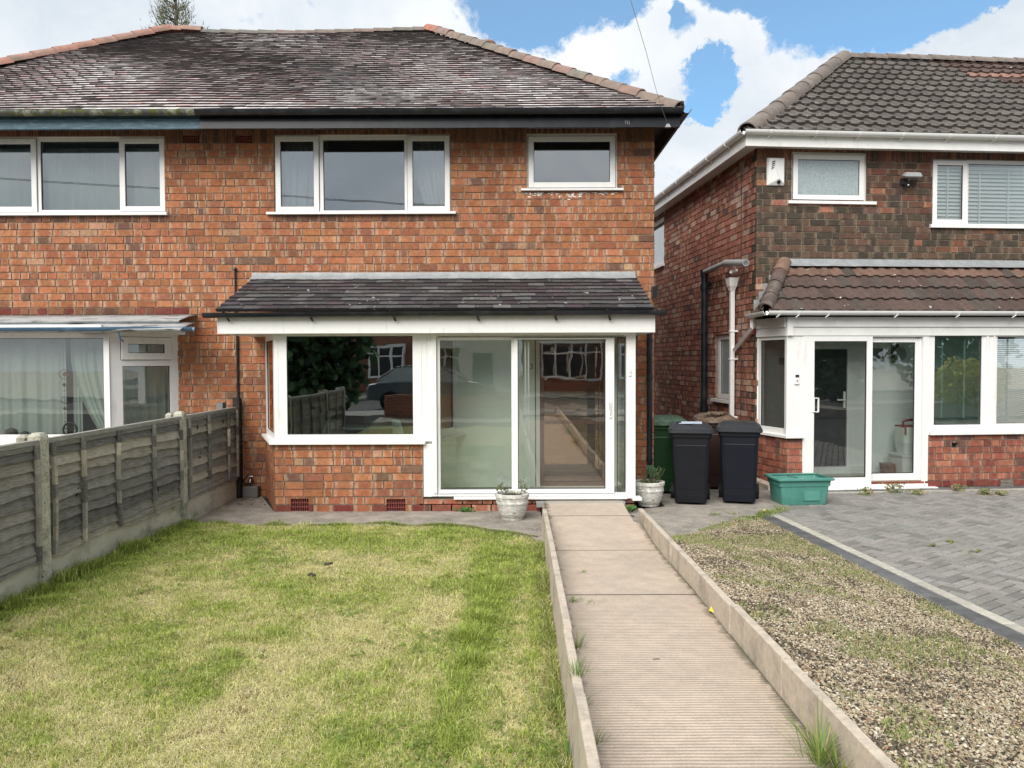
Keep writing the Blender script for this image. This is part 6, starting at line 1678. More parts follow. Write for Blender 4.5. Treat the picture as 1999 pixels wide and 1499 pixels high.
# furniture inside the bay ------------------------------------------------
def table_set():
    c = Vector((X(715, 11.0), 11.0, .12)); t = thing('round_table', 'round pale table behind the large bay window', 'table', c)
    T = Matrix.Translation(c)
    m = MB(T); m.lathe([(.02, .715), (.42, .715), (.44, .725), (.44, .735), (.42, .745), (.02, .745)], n=36); m.build('tabletop', 'white_plastic', t, smooth=40)
    m = MB(T); m.lathe([(.22, 0), (.22, .02), (.04, .05), (.03, .68), (.10, .715)], n=16); m.build('leg', 'white_plastic', t, smooth=40)
    proto = None
    for i, (px, Y, rz, lab) in enumerate(((622, 10.75, R(70), 'white moulded chair at the left of the round table'), (728, 11.7, R(180), 'white moulded chair behind the round table'), (800, 10.8, R(-60), 'white moulded chair at the right of the round table'))):
        at = Vector((X(px, Y), Y, .12))
        if proto is None:
            t = thing('dining_chair', lab, 'chair', (0, 0, 0), 0, 'chairs around the round table')
            m = MB(); m.loft([rr(.36, .36, .08, .44), rr(.42, .42, .1, .47), rr(.40, .40, .1, .475)]); m.build('seat', 'white_plastic', t, smooth=50)
            m = MB()
            ids = []
            for j in range(7):
                v = j/6; z = .46+v*.40; wv = .21*(1-.35*v**3)
                ids.append([m.v((wv*math.sin(a), -.14-.06*math.cos(a)*1.0-.06*v, z)) for a in np.linspace(-1.4, 1.4, 9)])
            for p, q in zip(ids, ids[1:]):
                for k in range(8): m.face([p[k], p[k+1], q[k+1], q[k]])
            b = m.build('backrest', 'white_plastic', t, smooth=60); sf = b.modifiers.new('s', 'SOLIDIFY'); sf.thickness = .012
            for sx in (-1, 1):
                for sy in (-1, 1): m = MB(); m.tube([(sx*.13, sy*.13, .45), (sx*.2, sy*.2, 0)], .012, 6); m.build('leg', 'brown_wood', t)
            proto = t; c_ = t
        else:
            c_ = copy_tree(proto); c_['label'] = lab
        c_.location = at; c_.rotation_euler = (0, 0, rz)
table_set()
# ================================================================== gravel bed
def bedx1(Y):      # right edge of the bed = outer edge of the dark driveway border
    p = RH @ Vector((0, 0, 0)); a = (RH.inverted() @ Vector((3.02, 8.9, 0))).x-.255
    d = RH.to_3x3() @ Vector((0, 1, 0)); q = RH @ Vector((a, 0, 0)); return q.x+d.x/d.y*(Y-q.y)
def bedz(x, Y):
    x0 = krx(Y)+.05; x1 = bedx1(Y); t = min(1, max(0, (x-x0)/(x1-x0)))
    k = min(1, max(0, (7.6-Y)/.8)); zl = (ktop(Y)-.035)*k+.02*(1-k)
    return zl*(1-t)**1.3+.004*t + .012*mnoise.noise(Vector((x*2.2, Y*2.2, 0)))*min(1, t*8)*min(1, (1-t)*8+.2)
def bedtop(x): return 7.40+(x-1.45)*1.02     # line where the bed meets the concrete
def gravel():
    m = MB(); ids = []
    ny, nx = 70, 16
    for j in range(ny+1):
        Y = -1.5+(8.55+1.5)*j/ny; row = []
        xa = krx(Y)+.048
        if Y > 7.35: xa = max(xa, 1.45+(Y-7.40)/1.02)
        xb = max(bedx1(Y)+.02, xa)
        for i in range(nx+1):
            x = xa+(xb-xa)*i/nx; row.append(m.v((x, Y, bedz(x, Y)-.003)))
        ids.append(row)
    for p, q in zip(ids, ids[1:]):
        for i in range(nx): m.face([p[i], p[i+1], q[i+1], q[i]])
    structure(m.build('gravel_bed', 'soil'))
    rng = np.random.default_rng(5)
    N = 62000
    Y = 2.3+rng.random(N*2)**1.25*6.3; xa = 1.36-.011*(8.3-Y)+.055; xb = np.array([bedx1(y) for y in Y])
    x = xa+(xb-xa+.01)*rng.random(N*2)
    ok = (Y < 7.42+(x-1.45)*1.02) & (x/Y < .72); x, Y = x[ok][:N], Y[ok][:N]; n = len(x)
    z = np.array([bedz(a, b) for a, b in zip(x, Y)])
    r = (.0036+.0048*rng.random(n)**1.8)*(1+.0*Y)
    # icosahedron
    p = (1+5**.5)/2
    iv = np.array([(-1,p,0),(1,p,0),(-1,-p,0),(1,-p,0),(0,-1,p),(0,1,p),(0,-1,-p),(0,1,-p),(p,0,-1),(p,0,1),(-p,0,-1),(-p,0,1)], float); iv /= np.linalg.norm(iv[0])
    fa = np.array([(0,11,5),(0,5,1),(0,1,7),(0,7,10),(0,10,11),(1,5,9),(5,11,4),(11,10,2),(10,7,6),(7,1,8),(3,9,4),(3,4,2),(3,2,6),(3,6,8),(3,8,9),(4,9,5),(2,4,11),(6,2,10),(8,6,7),(9,8,1)])
    sc = np.stack([1+.7*rng.random(n), 1+.3*rng.random(n), .45+.4*rng.random(n)], 1)*r[:, None]
    an = rng.random(n)*6.283; ca, sa = np.cos(an), np.sin(an)
    V = iv[None]*sc[:, None]; V = V*(1+.18*(rng.random(V.shape)-.5))
    tl = (rng.random(n)-.5)*.8; V[:, :, 2] += V[:, :, 0]*tl[:, None]
    X_ = V[:, :, 0]*ca[:, None]-V[:, :, 1]*sa[:, None]; Y_ = V[:, :, 0]*sa[:, None]+V[:, :, 1]*ca[:, None]
    V = np.stack([X_+x[:, None], Y_+Y[:, None], V[:, :, 2]+(z+r*.35)[:, None]], 2).reshape(-1, 3)
    Fa = (fa[None]+12*np.arange(n)[:, None, None]).reshape(-1, 3)
    pal = np.array([(.50,.43,.31),(.62,.57,.47),(.42,.34,.22),(.27,.19,.12),(.11,.085,.06),(.36,.30,.23),(.055,.045,.04),(.32,.15,.08)])
    w = np.array([.22,.08,.20,.16,.14,.12,.06,.02]); idx = rng.choice(8, n, p=w/w.sum())
    dk = np.array([mnoise.noise(Vector((a*2.6, b*2.6, 4)))+.5*mnoise.noise(Vector((a*8, b*8, 1))) for a, b in zip(x, Y)])
    idx = np.where((dk > .2) & (rng.random(n) < .6), 4, idx)
    C = pal[idx]*(.8+.4*rng.random((n, 1)))
    o = npmesh('gravel', 'pebble', V, Fa, np.repeat(C, 20, axis=0)); tag(o, kind='stuff')
    o['label'] = 'mixed cream and brown gravel with weeds beside the path'; o['category'] = 'gravel'
gravel()

# ================================================================== grass
def blades(name, P, H, W, C, lean, label, seed, cat='grass', kind='stuff'):
    """P (n,3) roots, H heights, W widths, C (n,3), lean (n) horizontal travel of the tip as a share of height"""
    rng = np.random.default_rng(seed); n = len(P)
    a = rng.random(n)*6.283; b = a+math.pi/2+(rng.random(n)-.5)*1.2
    s = np.stack([np.cos(a), np.sin(a), np.zeros(n)], 1)*(W/2)[:, None]
    d = np.stack([np.cos(b)*lean, np.sin(b)*lean, np.ones(n)], 1)
    m1 = P+np.stack([d[:, 0]*.35, d[:, 1]*.35, np.full(n, .62)], 1)*H[:, None]
    tip = P+np.stack([d[:, 0], d[:, 1], np.maximum(.15, 1-.35*lean**1.2)], 1)*H[:, None]
    V = np.stack([P-s, P+s, m1+s*.8, m1-s*.8, tip], 1).reshape(-1, 3)
    k = 5*np.arange(n)[:, None]
    Fa = np.concatenate([np.stack([k+0, k+1, k+2], 2)[:, 0], np.stack([k+0, k+2, k+3], 2)[:, 0], np.stack([k+3, k+2, k+4], 2)[:, 0]])
    o = npmesh(name, 'blade', V, Fa, np.concatenate([C, C, C])); tag(o, label, cat, None, kind); return o
def lawn():
    rng = np.random.default_rng(8)
    n0 = 520000
    Y = 2.35+6.0*rng.random(n0)**1.35; x = -3.57+(rng.random(n0))*4.0
    klx_ = .372-.0115*(8.3-Y)-.05
    edge = 8.28+.05*np.sin(x*3.1)+.03*np.sin(x*7.7+1); edge = np.where(x > -.5, edge-(x+.5)*.85, edge)
    ok = (x < klx_) & (Y < edge+.03*rng.standard_normal(n0)) & (x/Y > -.70); x, Y = x[ok], Y[ok]; n = len(x)
    z = .03+.0144*(8.3-Y)-(x+3.57)/3.87*.055-.006
    # patch field: real positions of the greener patches on this lawn
    sp = [(975,1095,48,60,.9),(950,1160,30,55,1.0),(925,1240,34,60,1.15),(900,1330,34,70,.8),(880,1430,42,70,.95),(1010,1190,30,60,.2),(640,1045,90,22,.9),(450,1062,90,26,.8),(860,1045,90,24,.8),
          (420,1190,55,18,.8),(525,1240,55,22,.9),(440,1305,50,26,.9),(390,1360,45,30,.7),(300,1250,45,20,.6),(700,1470,80,40,.6),(60,1440,70,40,.6),(560,1150,60,20,.5),(1045,1330,12,170,.5),(1040,1150,14,100,.7),(230,1040+60,140,26,.6),(100,1180,60,40,.6)]
    g = np.zeros(n)
    for px, py, rx, ry, w in sp:
        c = onZ(px, py, .03); e1 = onZ(px+rx, py, .03); e2 = onZ(px, py-ry, .03)
        ax, ay = abs(e1.x-c.x), abs(e2.y-c.y)
        # skew with distance along the line of sight
        sk = c.x/c.y
        dx = (x-c.x)-sk*(Y-c.y); g += w*np.exp(-((dx/ax)**2+((Y-c.y)/ay)**2))
    nz = np.array([mnoise.noise(Vector((a*1.1, b*1.1, 2)))*.55+mnoise.noise(Vector((a*3.3, b*2.6, 5)))*.5+.35*mnoise.noise(Vector((a*9, b*9, 7))) for a, b in zip(x, Y)])
    f = g*(.62+.55*np.array([mnoise.noise(Vector((a*4.5, b*4.5, 31))) for a, b in zip(x, Y)]))+nz*.72-.14+(rng.random(n)-.5)*1.15
    fence = np.exp(-((x+3.5)/.16)**2); f += fence*1.2
    straw = np.array([(.74,.67,.34),(.80,.74,.46),(.62,.54,.27),(.68,.67,.28)]); green = np.array([(.39,.47,.09),(.30,.40,.065),(.52,.57,.17),(.22,.30,.055)])
    C = np.where((f > .30)[:, None], green[rng.integers(0, 4, n)], straw[rng.integers(0, 4, n)])
    brown = (nz < -.50) & (rng.random(n) < .35); C[brown] = (.30, .19, .11)
    mid = (f > .12) & (f <= .30); C[mid] = np.array((.55, .56, .20))
    C = C*(.75+.5*rng.random((n, 1)))
    H = np.where(f > .3, .022+.020*rng.random(n), .012+.014*rng.random(n))*(1+1.2*np.clip(g-.5, 0, 1))*(1+1.8*np.clip(np.array([mnoise.noise(Vector((a*6, b*6, 44))) for a, b in zip(x, Y)]), 0, 1))
    W = (.0026+.0016*rng.random(n))*(1+.07*(Y-3))
    lean = np.where(f > .3, .3+.9*rng.random(n), .8+1.6*rng.random(n))
    blades('lawn_grass', np.stack([x, Y, z], 1), H, W, C, lean, 'patchy mown lawn grass, half green and half dried to straw', 9)
    # longer unmown fringe along the fence and the kerb
    n = 9000; Y = 2.6+5.75*rng.random(n); x = -3.545+np.abs(rng.standard_normal(n))*.06
    hh = np.array([.6+.9*max(0, mnoise.noise(Vector((a*1.4, 0, 3)))+.25)+.5*mnoise.noise(Vector((a*5, 0, 3))) for a in Y])
    H = (.05+.12*rng.random(n)**1.5)*hh; C = green[rng.integers(0, 4, n)]*(.55+.5*rng.random((n, 1)))
    blades('fence_fringe', np.stack([x, Y, .03+.0144*(8.3-Y)-.01], 1), H, np.full(n, .005), C, .3+.7*rng.random(n), 'long unmown grass along the foot of the fence', 10)
    n = 7500; Y = 2.5+5.0*rng.random(n); x = .372-.0115*(8.3-Y)-.075-np.abs(rng.standard_normal(n))*.035
    hh = np.array([max(.35, .7+1.1*mnoise.noise(Vector((a*1.9, 1, 3)))) for a in Y])
    C = np.where(rng.random((n, 1)) < .75, green[rng.integers(0, 4, n)]*.75, straw[rng.integers(0, 4, n)]*.8)
    blades('kerb_fringe', np.stack([x, Y, .03+.0144*(8.3-Y)-.065], 1), (.03+.09*rng.random(n)**1.4)*hh*1.1, np.full(n, .0045), C, .4+.8*rng.random(n), 'longer grass against the left kerb of the path', 11)
lawn()
def clover():
    rg = random.Random(77); m = MB(); n = 0
    while n < 520:
        Y = rg.uniform(2.7, 8.2); x = rg.uniform(-3.4, .25)
        if mnoise.noise(Vector((x*1.6, Y*1.6, 50))) + (.55 if x > klx(Y)-.45 and rg.random() < .5 else 0) < .22: continue
        n += 1
        for k in range(rg.randint(3, 6)):
            q = (x+rg.gauss(0, .025), Y+rg.gauss(0, .025), lawnz(x, Y)+rg.uniform(.012, .028)); s = rg.uniform(.7, 1.2)
            rounded_leaf(m, q, (rg.gauss(0, .3), rg.gauss(0, .3)-.2, 1), rg.uniform(.005, .010), (.18*s, .25*s, .05*s))
    o = m.build('clover', 'leaf', None); tag(o, 'small broad leaved weeds and clover growing through the lawn', 'clover', kind='stuff')
    # ragged tufts where the lawn meets the concrete strip
    rng = np.random.default_rng(88); n = 5200; x = -3.5+3.75*rng.random(n); e = 8.28+.05*np.sin(x*3.1)+.03*np.sin(x*7.7+1); e = np.where(x > -.5, e-(x+.5)*.85, e)
    hh = np.array([max(.1, .55+1.3*mnoise.noise(Vector((a*3.3, 4, 3)))) for a in x]); Y = e-.03+np.abs(rng.standard_normal(n))*.055*hh
    C = np.array([(.30, .38, .10), (.42, .42, .16), (.22, .30, .07)])[rng.integers(0, 3, n)]*(.7+.5*rng.random((n, 1)))
    blades('edge_grass', np.stack([x, Y, np.full(n, .012)], 1), (.02+.04*rng.random(n))*hh, np.full(n, .004), C, .4+.9*rng.random(n), 'ragged grass creeping over the edge of the concrete strip', 89)
G1, G2, G3 = (.15, .26, .055), (.24, .34, .09), (.36, .36, .14)
def clump(c, n, h, spread, label, seed, w=.006, name='grass_clump', lean=(.3, 1.1)):
    rg = random.Random(seed); m = MB(); c = Vector(c)
    for i in range(n):
        a = rg.uniform(0, 6.28); q = abs(rg.gauss(0, spread)); k = rg.uniform(.7, 1.2); col = tuple(v*k for v in rg.choice([G1, G2, G1, G3]))
        ln = rg.uniform(*lean)
        leafblade(m, c+Vector((q*math.cos(a), q*math.sin(a), 0)), (math.cos(a)*ln, math.sin(a)*ln, 1), h*rg.uniform(.4, 1.1), w, col, rg.uniform(.6, 1.6), 5)
    o = m.build(name, 'blade', None); tag(o, label, 'grass', 'tufts of grass'); return o
def at(px, py, z): return onZ(px, py, z)
clump(at(1600, 1490, .15), 80, .25, .03, 'tallest tuft of arching grass against the right kerb of the path', 1, .007, lean=(.2, .9))
clump(at(1640, 1515, .15), 50, .20, .03, 'shorter tuft just in front of the tallest one at the right kerb', 12, .006)
clump(at(1110, 1500, .02), 110, .20, .05, 'dense tuft on the lawn side of the left kerb near the bottom of the photo', 2, .006)
clump(at(1085, 1395, .03), 50, .13, .04, 'tuft against the lawn side of the left kerb', 3, .006)
clump(Vector((klx(3.55)-.02, 3.55, ktop(3.55)-.01)), 45, .10, .03, 'tuft growing out of a joint in the left kerb', 4, .005)
clump(at(1128, 1265, .11), 40, .13, .02, 'tuft beside the left kerb halfway down the path', 5, .004)
clump(at(1135, 1380, .12), 30, .13, .02, 'tuft at the foot of the left kerb above the kerb joint tuft', 6, .004)
clump(at(1118, 1175, .10), 45, .06, .03, 'low tuft at the left end of the dark path joint', 7, .004)
clump(at(1155, 1176, .10), 30, .025, .05, 'thin line of grass in the path joint', 8, .004)
clump(at(1138, 1118, .06), 24, .035, .02, 'tiny weed in the middle of the upper path', 9, .004)
clump(at(1160, 1450, .13), 26, .08, .03, 'small tuft at the path edge near the bottom of the photo', 14, .004)
clump(at(362, 1010, .03), 60, .17, .04, 'tall tuft against the middle concrete fence post', 10, .006)
clump(at(1395, 1005, .006), 60, .05, .05, 'low green weeds in front of the black bins', 11, .007)
clump(at(1430, 1003, .006), 40, .04, .06, 'low green weeds in front of the navy bin', 15, .007)

clover()
def weeds():
    # greenery scattered through the gravel
    rng = np.random.default_rng(21); n = 36000
    Y = 2.5+6.0*rng.random(n)**1.2; xb = np.array([bedx1(y) for y in Y]); xa = 1.42-.011*(8.3-Y); x = xa+(xb-xa)*rng.random(n)
    nz = np.array([mnoise.noise(Vector((a*1.7, b*1.7, 12)))+.6*mnoise.noise(Vector((a*5, b*5, 3))) for a, b in zip(x, Y)])
    nz += np.exp(-((Y-7.3)/.5)**2)*.55+np.exp(-((x-xb)/.14)**2)*.42
    ok = (nz > .02+.42*rng.random(n)) & (Y < 7.45+(x-1.45)*1.02) & (x/Y < .72); x, Y, nz = x[ok], Y[ok], nz[ok]; n = len(x)
    z = np.array([bedz(a, b) for a, b in zip(x, Y)])
    green = np.array([(.16,.25,.05),(.24,.32,.09),(.32,.34,.11),(.48,.42,.2)]); C = green[rng.integers(0, 4, n)]*(.7+.5*rng.random((n, 1)))
    blades('gravel_weeds', np.stack([x, Y, z], 1), .015+.035*rng.random(n)**2, np.full(n, .005), C, .5+1.2*rng.random(n), 'thin green and yellowing weeds coming up through the gravel', 22, 'weeds')
    # dry straw lying on the gravel
    n = 13000; Y = 2.5+5.9*rng.random(n); xb = np.array([bedx1(y) for y in Y]); xa = 1.43-.011*(8.3-Y); x = xa+(xb-xa)*rng.random(n)**.8
    ok = (Y < 7.4+(x-1.45)*1.02) & (x/Y < .72); x, Y = x[ok], Y[ok]; n = len(x)
    z = np.array([bedz(a, b)+.008 for a, b in zip(x, Y)]); C = np.array([(.60,.52,.34)])*(.6+.6*rng.random((n, 1)))
    blades('dry_stems', np.stack([x, Y, z], 1), .012+.012*rng.random(n), np.full(n, .0028), C, 1.5+3.5*rng.random(n), 'dry straw stems lying across the gravel', 23, 'straw')
    # weeds along the foot of the right porch and on the driveway, each patch a thing
    spots = [(1690, 966, .09, 'weed with small leaves below the right sliding door'), (1745, 962, .13, 'largest bushy weed at the foot of the right porch'), (1790, 966, .07, 'small bright weed right of the bushy one'), (1870, 958, .09, 'weed under the missing brick of the right porch'), (1925, 966, .08, 'weed left of the pale air brick'), (1955, 967, .06, 'weed under the pale air brick')]
    for k, (px, py, h, lab) in enumerate(spots):
        rg = random.Random(k+40); c = onZ(px, py, 0.0); m = MB()
        for i in range(int(30+h*400)):
            p = c+Vector((rg.gauss(0, h*.55), rg.gauss(0, .03), rg.random()*h)); k2 = rg.uniform(.7, 1.2)
            rounded_leaf(m, p, (rg.uniform(-1, 1), -1, rg.uniform(.2, 1.5)), rg.uniform(.008, .016), tuple(v*k2 for v in rg.choice([(.15, .20, .08), (.22, .25, .10), (.28, .20, .10)])))
        for i in range(5): m.tube([c+Vector((rg.gauss(0, .02), 0, 0)), c+Vector((rg.gauss(0, h*.4), 0, h*.8))], .0025, 4, col=(.16, .12, .07))
        o = m.build('weed', 'leaf', None); tag(o, lab, 'weed', 'weeds at the foot of the right porch')
    for k, (px, py, lab) in enumerate(((1820, 1066, 'weed in a joint of the driveway, left of the other two'), (1856, 1058, 'weed in a driveway joint between two others'), (1905, 1078, 'flat mossy weed in a driveway joint, right of the others'))):
        rg = random.Random(k+70); c = onZ(px, py, 0); m = MB()
        for i in range(26): rounded_leaf(m, c+Vector((rg.gauss(0, .05 if k == 2 else .02), rg.gauss(0, .02), rg.random()*.02)), (rg.uniform(-.5, .5), rg.uniform(-.5, .5), 1), rg.uniform(.006, .013), (.20, .24, .06))
        o = m.build('weed', 'leaf', None); tag(o, lab, 'weed', 'weeds in the driveway')
    for k, (px, py, lab) in enumerate(((586, 992, 'leafy weed in front of the left air brick of the bay'), (655, 995, 'weed near the middle of the bay wall, left one'), (680, 994, 'weed near the middle of the bay wall, right one'), (908, 999, 'dark green weed at the porch plinth left of the planter'), (440, 1000, 'grassy weed on the concrete strip near the fence'), (1225, 1000, 'mossy weed at the right foot of the sliding door'))):
        rg = random.Random(k+90); c = onZ(px, py, .012); m = MB(); s = .05 if k != 4 else .04
        for i in range(38):
            p = c+Vector((rg.gauss(0, s), rg.gauss(0, .02), rg.random()*.05+(.05*rg.random() if k == 5 else 0))); k2 = rg.uniform(.7, 1.2)
            if k == 4: leafblade(m, p, (rg.uniform(-.6, .6), rg.uniform(-.4, .4), 1), rg.uniform(.03, .07), .004, (.30*k2, .30*k2, .12))
            else: rounded_leaf(m, p, (rg.uniform(-1, 1), -1, rg.uniform(.2, 1.5)), rg.uniform(.010, .020), (.08*k2, .17*k2, .04))
        o = m.build('weed', 'leaf', None); tag(o, lab, 'weed', 'weeds at the foot of the centre house')
    # moss and weeds between concrete, bed and driveway
    rng = np.random.default_rng(31); n = 2600; t = rng.random(n); x = 1.5+1.75*t+rng.standard_normal(n)*.05; Y = 7.45+1.75*t*.98+rng.standard_normal(n)*.06
    nz = np.array([mnoise.noise(Vector((a*3, b*3, 1))) for a, b in zip(x, Y)]); ok = nz > -.12; x, Y = x[ok], Y[ok]; n = len(x)
    C = np.array([(.26,.33,.08)])*(.6+.7*rng.random((n, 1)))
    blades('edge_weeds', np.stack([x, Y, np.full(n, .004)], 1), .012+.03*rng.random(n)**2, np.full(n, .006), C, .5+1.2*rng.random(n), 'weeds along the line where concrete meets gravel and driveway', 32, 'weeds')
weeds()
c = onZ(1492, 1005, 0); m = MB(); m.tube([c, c+Vector((0, 0, .05))], .002, 5); o = m.build('dandelion', 'leaf', None); tag(o, 'single yellow dandelion at the corner of the driveway', 'flower'); m = MB(); m.lathe([(.004, 0), (.018, .008), (.014, .014), (.002, .016)], c+Vector((0, 0, .048)), 12); m.build('flower_head', 'yellow', o)
# clods, leaf, twig -----------------------------------------------------
for k, (px, py, r, lab) in enumerate(((610, 1133, .036, 'dark clod of earth on the lawn, the nearer of two'), (641, 1111, .034, 'dark clod of earth on the lawn, the farther of two'))):
    c = onZ(px, py, .03); m = MB(Matrix.Translation(c)); rg = random.Random(k)
    for q in range(5): m.lathe([(.002, 0), (r*.5, r*.15), (r*.45, r*.5), (.002, r*.8)], (rg.gauss(0, r*.45), rg.gauss(0, r*.35), .034), 7)
    o = m.build('earth_clod', 'soil', None); tag(o, lab, 'clod', 'clods on the lawn')
c = onZ(1391, 1196, .105); m = MB(); V = [c+Vector(p) for p in ((-.02, .03, .004), (.0, .04, .03), (.022, .02, .035), (.03, -.02, .01), (.01, -.04, .004), (-.012, -.01, .012))]; m.face([m.v(p) for p in V]); o = m.build('fallen_leaf', 'yellow', None); tag(o, 'bright yellow leaf lying on the path against the right kerb', 'leaf')
c = onZ(1281, 1287, pathz(4.3)+.004); m = MB(); m.tube([c+Vector((-.018, 0, .002)), c+Vector((.02, .003, .003))], .0022, 5); o = m.build('twig', 'bark', None); tag(o, 'short dark twig lying on the middle of the path', 'twig')

# ================================================================== conifer beyond the roof
def conifer():
    Yt = 30; c = onY(342, 40, Yt); base = Vector((c.x, Yt, -.3)); t = thing('conifer_tree', 'sparse feathery conifer top showing above the roof ridge at the left', 'tree', base)
    m = MB(); m.tube([base, base+Vector((0, 0, 8)), base+Vector((.1, 0, 14.0)), base+Vector((.0, 0, 16.6))], [.28, .2, .08, .02], 8); m.build('trunk', 'bark', t)
    rg = random.Random(12); lm = MB(); fo = MB()
    for i in range(120):
        h = 5+11.2*(i/120)**.6; L = max(.35, (17.2-h)*.34)*rg.uniform(.6, 1.1); a = rg.uniform(0, 6.28)
        p0 = base+Vector((0, 0, h)); p1 = p0+Vector((math.cos(a)*L*.7, math.sin(a)*L*.7, L*.35)); p2 = p0+Vector((math.cos(a)*L, math.sin(a)*L, L*.95))
        lm.tube([p0, p1, p2], [.03, .02, .006], 4)
        for k in range(46):
            s = rg.random()**.7; p = (p0.lerp(p1, s*2) if s < .5 else p1.lerp(p2, s*2-1))+Vector((rg.gauss(0, .10), rg.gauss(0, .10), rg.gauss(0, .10)))
            if h < 12 and k % 3: continue
            kk = rg.uniform(.7, 1.3); col = rg.choice([(.16*kk, .19*kk, .10*kk), (.22*kk, .24*kk, .13*kk), (.10*kk, .13*kk, .07*kk)])
            d = Vector((math.cos(a)+rg.gauss(0, .5), math.sin(a)+rg.gauss(0, .5), 1.2+rg.gauss(0, .4))).normalized()
            leafblade(fo, p, d, rg.uniform(.09, .2), .045, col, .3, 1)
    # two upright leaders
    for px in (318, 362):
        q = onY(px, 8, Yt)
        for k in range(420):
            s = rg.random(); p = Vector((q.x+rg.gauss(0, .09+.16*s), Yt+rg.gauss(0, .2), q.z-.1-s*1.7)); kk = rg.uniform(.7, 1.3)
            leafblade(fo, p, (rg.gauss(0, .5), rg.gauss(0, .5), 1), rg.uniform(.08, .18), .04, (.19*kk, .22*kk, .12*kk), .3, 1)
        lm.tube([(q.x, Yt, q.z-2), (q.x, Yt, q.z+.1)], [.03, .008], 4)
    lm.build('limb', 'bark', t); fo.build('crown', 'conifer', t)
conifer()

# ================================================================== the street behind the viewer (seen in the window panes)
def bush(name, label, cat, c, dims, n, cols, seed, leaf=.07, trunk=True):
    rg = random.Random(seed); c = Vector(c); t = thing(name, label, cat, c)
    if trunk: m = MB(); m.tube([c, c+Vector((0, 0, dims[2]*.6))], [.09, .04], 7); m.build('trunk', 'bark', t)
    m = MB()
    for i in range(n):
        v = Vector((rg.gauss(0, 1), rg.gauss(0, 1), rg.gauss(0, 1))).normalized()*rg.random()**.35
        lump = 1+.25*mnoise.noise(v*2.5+Vector((seed, 0, 0)))
        p = c+Vector((v.x*dims[0]/2*lump, v.y*dims[1]/2*lump, dims[2]*.5+v.z*dims[2]/2*lump)); k = rg.uniform(.6, 1.3)
        rounded_leaf(m, p, (rg.gauss(0, 1), rg.gauss(0, 1), rg.gauss(0, 1)+.3), leaf*rg.uniform(.6, 1.2), tuple(q*k for q in rg.choice(cols)))
    m.build('crown', 'leaf', t)
dg = [(.06, .13, .06), (.09, .17, .07), (.04, .09, .045)]
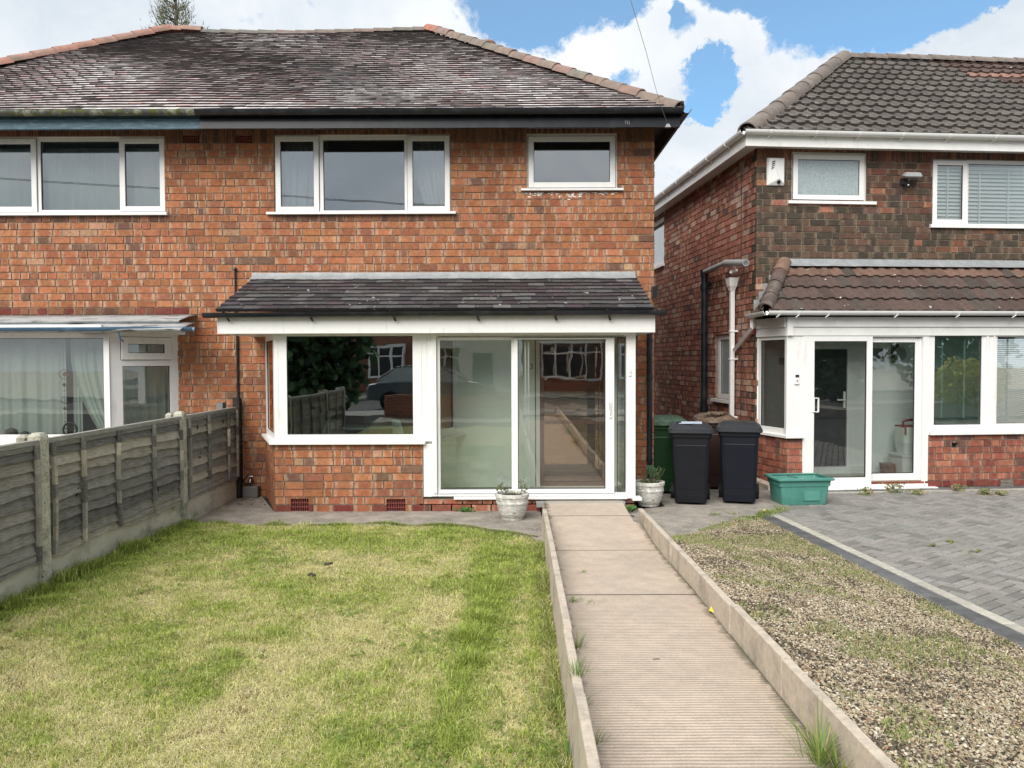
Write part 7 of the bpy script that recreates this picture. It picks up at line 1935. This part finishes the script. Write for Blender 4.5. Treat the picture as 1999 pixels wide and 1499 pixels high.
def street():
    bush('garden_hedge', 'tall dark hedge in the next garden, reflected in the large bay window', 'hedge', (-5.9, -2.4, .1), (4.3, 2.2, 4.4), 5200, dg, 3, .10)
    bush('garden_shrub', 'dark tree reflected in the right sliding door', 'tree', (13.9, -4.2, .2), (3.4, 2.6, 4.6), 2600, dg, 4, .10)
    bush('garden_shrub', 'dark tree reflected in the first slatted blind window', 'tree', (19.6, -5.6, .2), (5, 3, 5.0), 2600, dg, 5, .11)
    bush('golden_shrub', 'yellow leaved shrub reflected in the first slatted blind window', 'shrub', (18.2, -3.0, .2), (3.2, 1.4, 1.6), 1400, [(.5, .42, .05), (.4, .36, .06)], 6, .06, False)
    def opp(x0, x1, wm, label, bays, rm=(.14, .09, .075)):
        y = -19.5; t = thing('street_house', label, 'house', ((x0+x1)/2, y, .27)); zt = 5.4
        m = MB(); m.box((x0, y-7, .2), (x1, y, zt)); m.build('wall', wm, t)
        m = MB(); xm = (x0+x1)/2; m.loft([[(x0-.3, y+.35, zt), (x1+.3, y+.35, zt), (x1+.3, y-7.3, zt), (x0-.3, y-7.3, zt)], [(x0+2.2, y-3.4, zt+2.6), (x1-2.2, y-3.4, zt+2.6), (x1-2.2, y-3.6, zt+2.6), (x0+2.2, y-3.6, zt+2.6)]], rm); m.build('roof', 'tile', t)
        for bx, w, z0, z1, kind in bays:
            if kind == 'door':
                m = MB(); m.box((bx, y, .27), (bx+w, y+.06, z1)); m.build('door', 'blue_paint', t); continue
            m = MB(); d = .5 if kind == 'bay' else .04; n = max(2, int(w/.6))
            if kind == 'bay': m.box((bx, y, .27), (bx+w, y+d, z0)); m.build('bay_wall', wm, t); m = MB()
            for i in range(n+1): xx = bx+(w-.09)*i/n; m.box((xx, y, z0), (xx+.09, y+d+.05, z1))
            m.box((bx, y, z0-.1), (bx+w, y+d+.06, z0)); m.box((bx, y, z1), (bx+w, y+d+.06, z1+.12)); m.box((bx, y, z1-.45), (bx+w, y+d+.055, z1-.38))
            wi = m.build('window', 'upvc', t)
            m = MB(); m.box((bx+.02, y, z0), (bx+w-.02, y+d, z1)); m.build('pane', 'black_gloss', wi)
    opp(-12.2, -4.6, 'brick_far', 'brick house across the street reflected in the bay window', [(-7.0, 1.8, 1.1, 2.5, 'bay'), (-7.0, 1.8, 3.6, 4.9, 'win'), (-11.4, 1.8, 1.1, 2.5, 'bay'), (-11.4, 1.8, 3.6, 4.9, 'win'), (-9.3, .9, 0, 2.2, 'door')])
    opp(-4.3, .2, 'render_white', 'white rendered house across the street reflected in the sliding door', [(-3.9, 1.4, 1.1, 2.4, 'win'), (-3.9, 1.6, 3.6, 4.9, 'win'), (-1.9, .95, 0, 2.2, 'door')])
    opp(.5, 8.2, 'brick_far', 'brick house with a white bay window across the street', [(1.4, 2.9, 1.0, 2.6, 'bay'), (1.4, 2.6, 3.6, 4.9, 'win'), (5.2, 2.4, 1.0, 2.5, 'bay'), (5.2, 2.2, 3.6, 4.9, 'win')])
    opp(10.2, 17.5, 'brick_far', 'brick house across the street, farther along to the right', [(11.0, 2.6, 1.0, 2.5, 'bay'), (11, 2.4, 3.6, 4.9, 'win'), (14.6, 2.3, 1.0, 2.5, 'bay')])
    # car parked on the far side
    def car(at, label):
        at = Vector(at); t = thing('parked_car', label, 'car', at); T = Matrix.Translation(at)
        low = [(-2.1, .35), (-2.12, .72), (-2.0, .88), (-1.2, .95), (1.5, .95), (2.0, .82), (2.1, .6), (2.08, .32)]
        m = MB(T); n = len(low)
        rings = [[(x*sx, y, z) for x, z in low] for y, sx in ((-.86, .97), (-.8, 1), (.8, 1), (.86, .97))]
        m.loft(rings); m.build('body', 'car_paint', t, bevel=.05)
        cab = [(-1.75, .95), (-1.2, 1.36), (-.5, 1.43), (.45, 1.38), (1.15, .95)]
        m = MB(T); m.loft([[(x, -.80+.18*(z-.95)/.45, z) for x, z in cab], [(x, .80-.18*(z-.95)/.45, z) for x, z in cab]]); gl = m.build('windows', 'lamp_glass', t)
        m = MB(T); m.box((-1.15, -.62, 1.40), (.40, .62, 1.45)); 
        for sy in (-1, 1):
            m.bar((-.1, sy*.815, .95), (-.15, sy*.64, 1.42), .07, .03); m.bar((1.15, sy*.80, .95), (.45, sy*.63, 1.40), .06, .04); m.bar((-1.75, sy*.80, .95), (-1.2, sy*.63, 1.38), .07, .04)
        m.build('roof', 'car_paint', t, bevel=.01)
        for sx in (-1.3, 1.32):
            for sy in (-1, 1):
                m = MB(T); m.tube([(sx, sy*.70, .32), (sx, sy*.89, .32)], .32, 20); w = m.build('wheel', 'rubber', t, smooth=40)
                m = MB(T); m.tube([(sx, sy*.885, .32), (sx, sy*.895, .32)], .19, 14); m.build('hub', 'chrome', w)
    car((-2.6, -7.3, .19), 'dark grey car parked in the street, reflected in the porch glass')
    # low front wall
    m = MB(); m.box((-3.5, -3.2, .2), (.3, -2.98, .85)); o = m.build('garden_wall', 'brick_far', None); tag(o, 'low brick front garden wall reflected in the bay window', 'wall')
street()
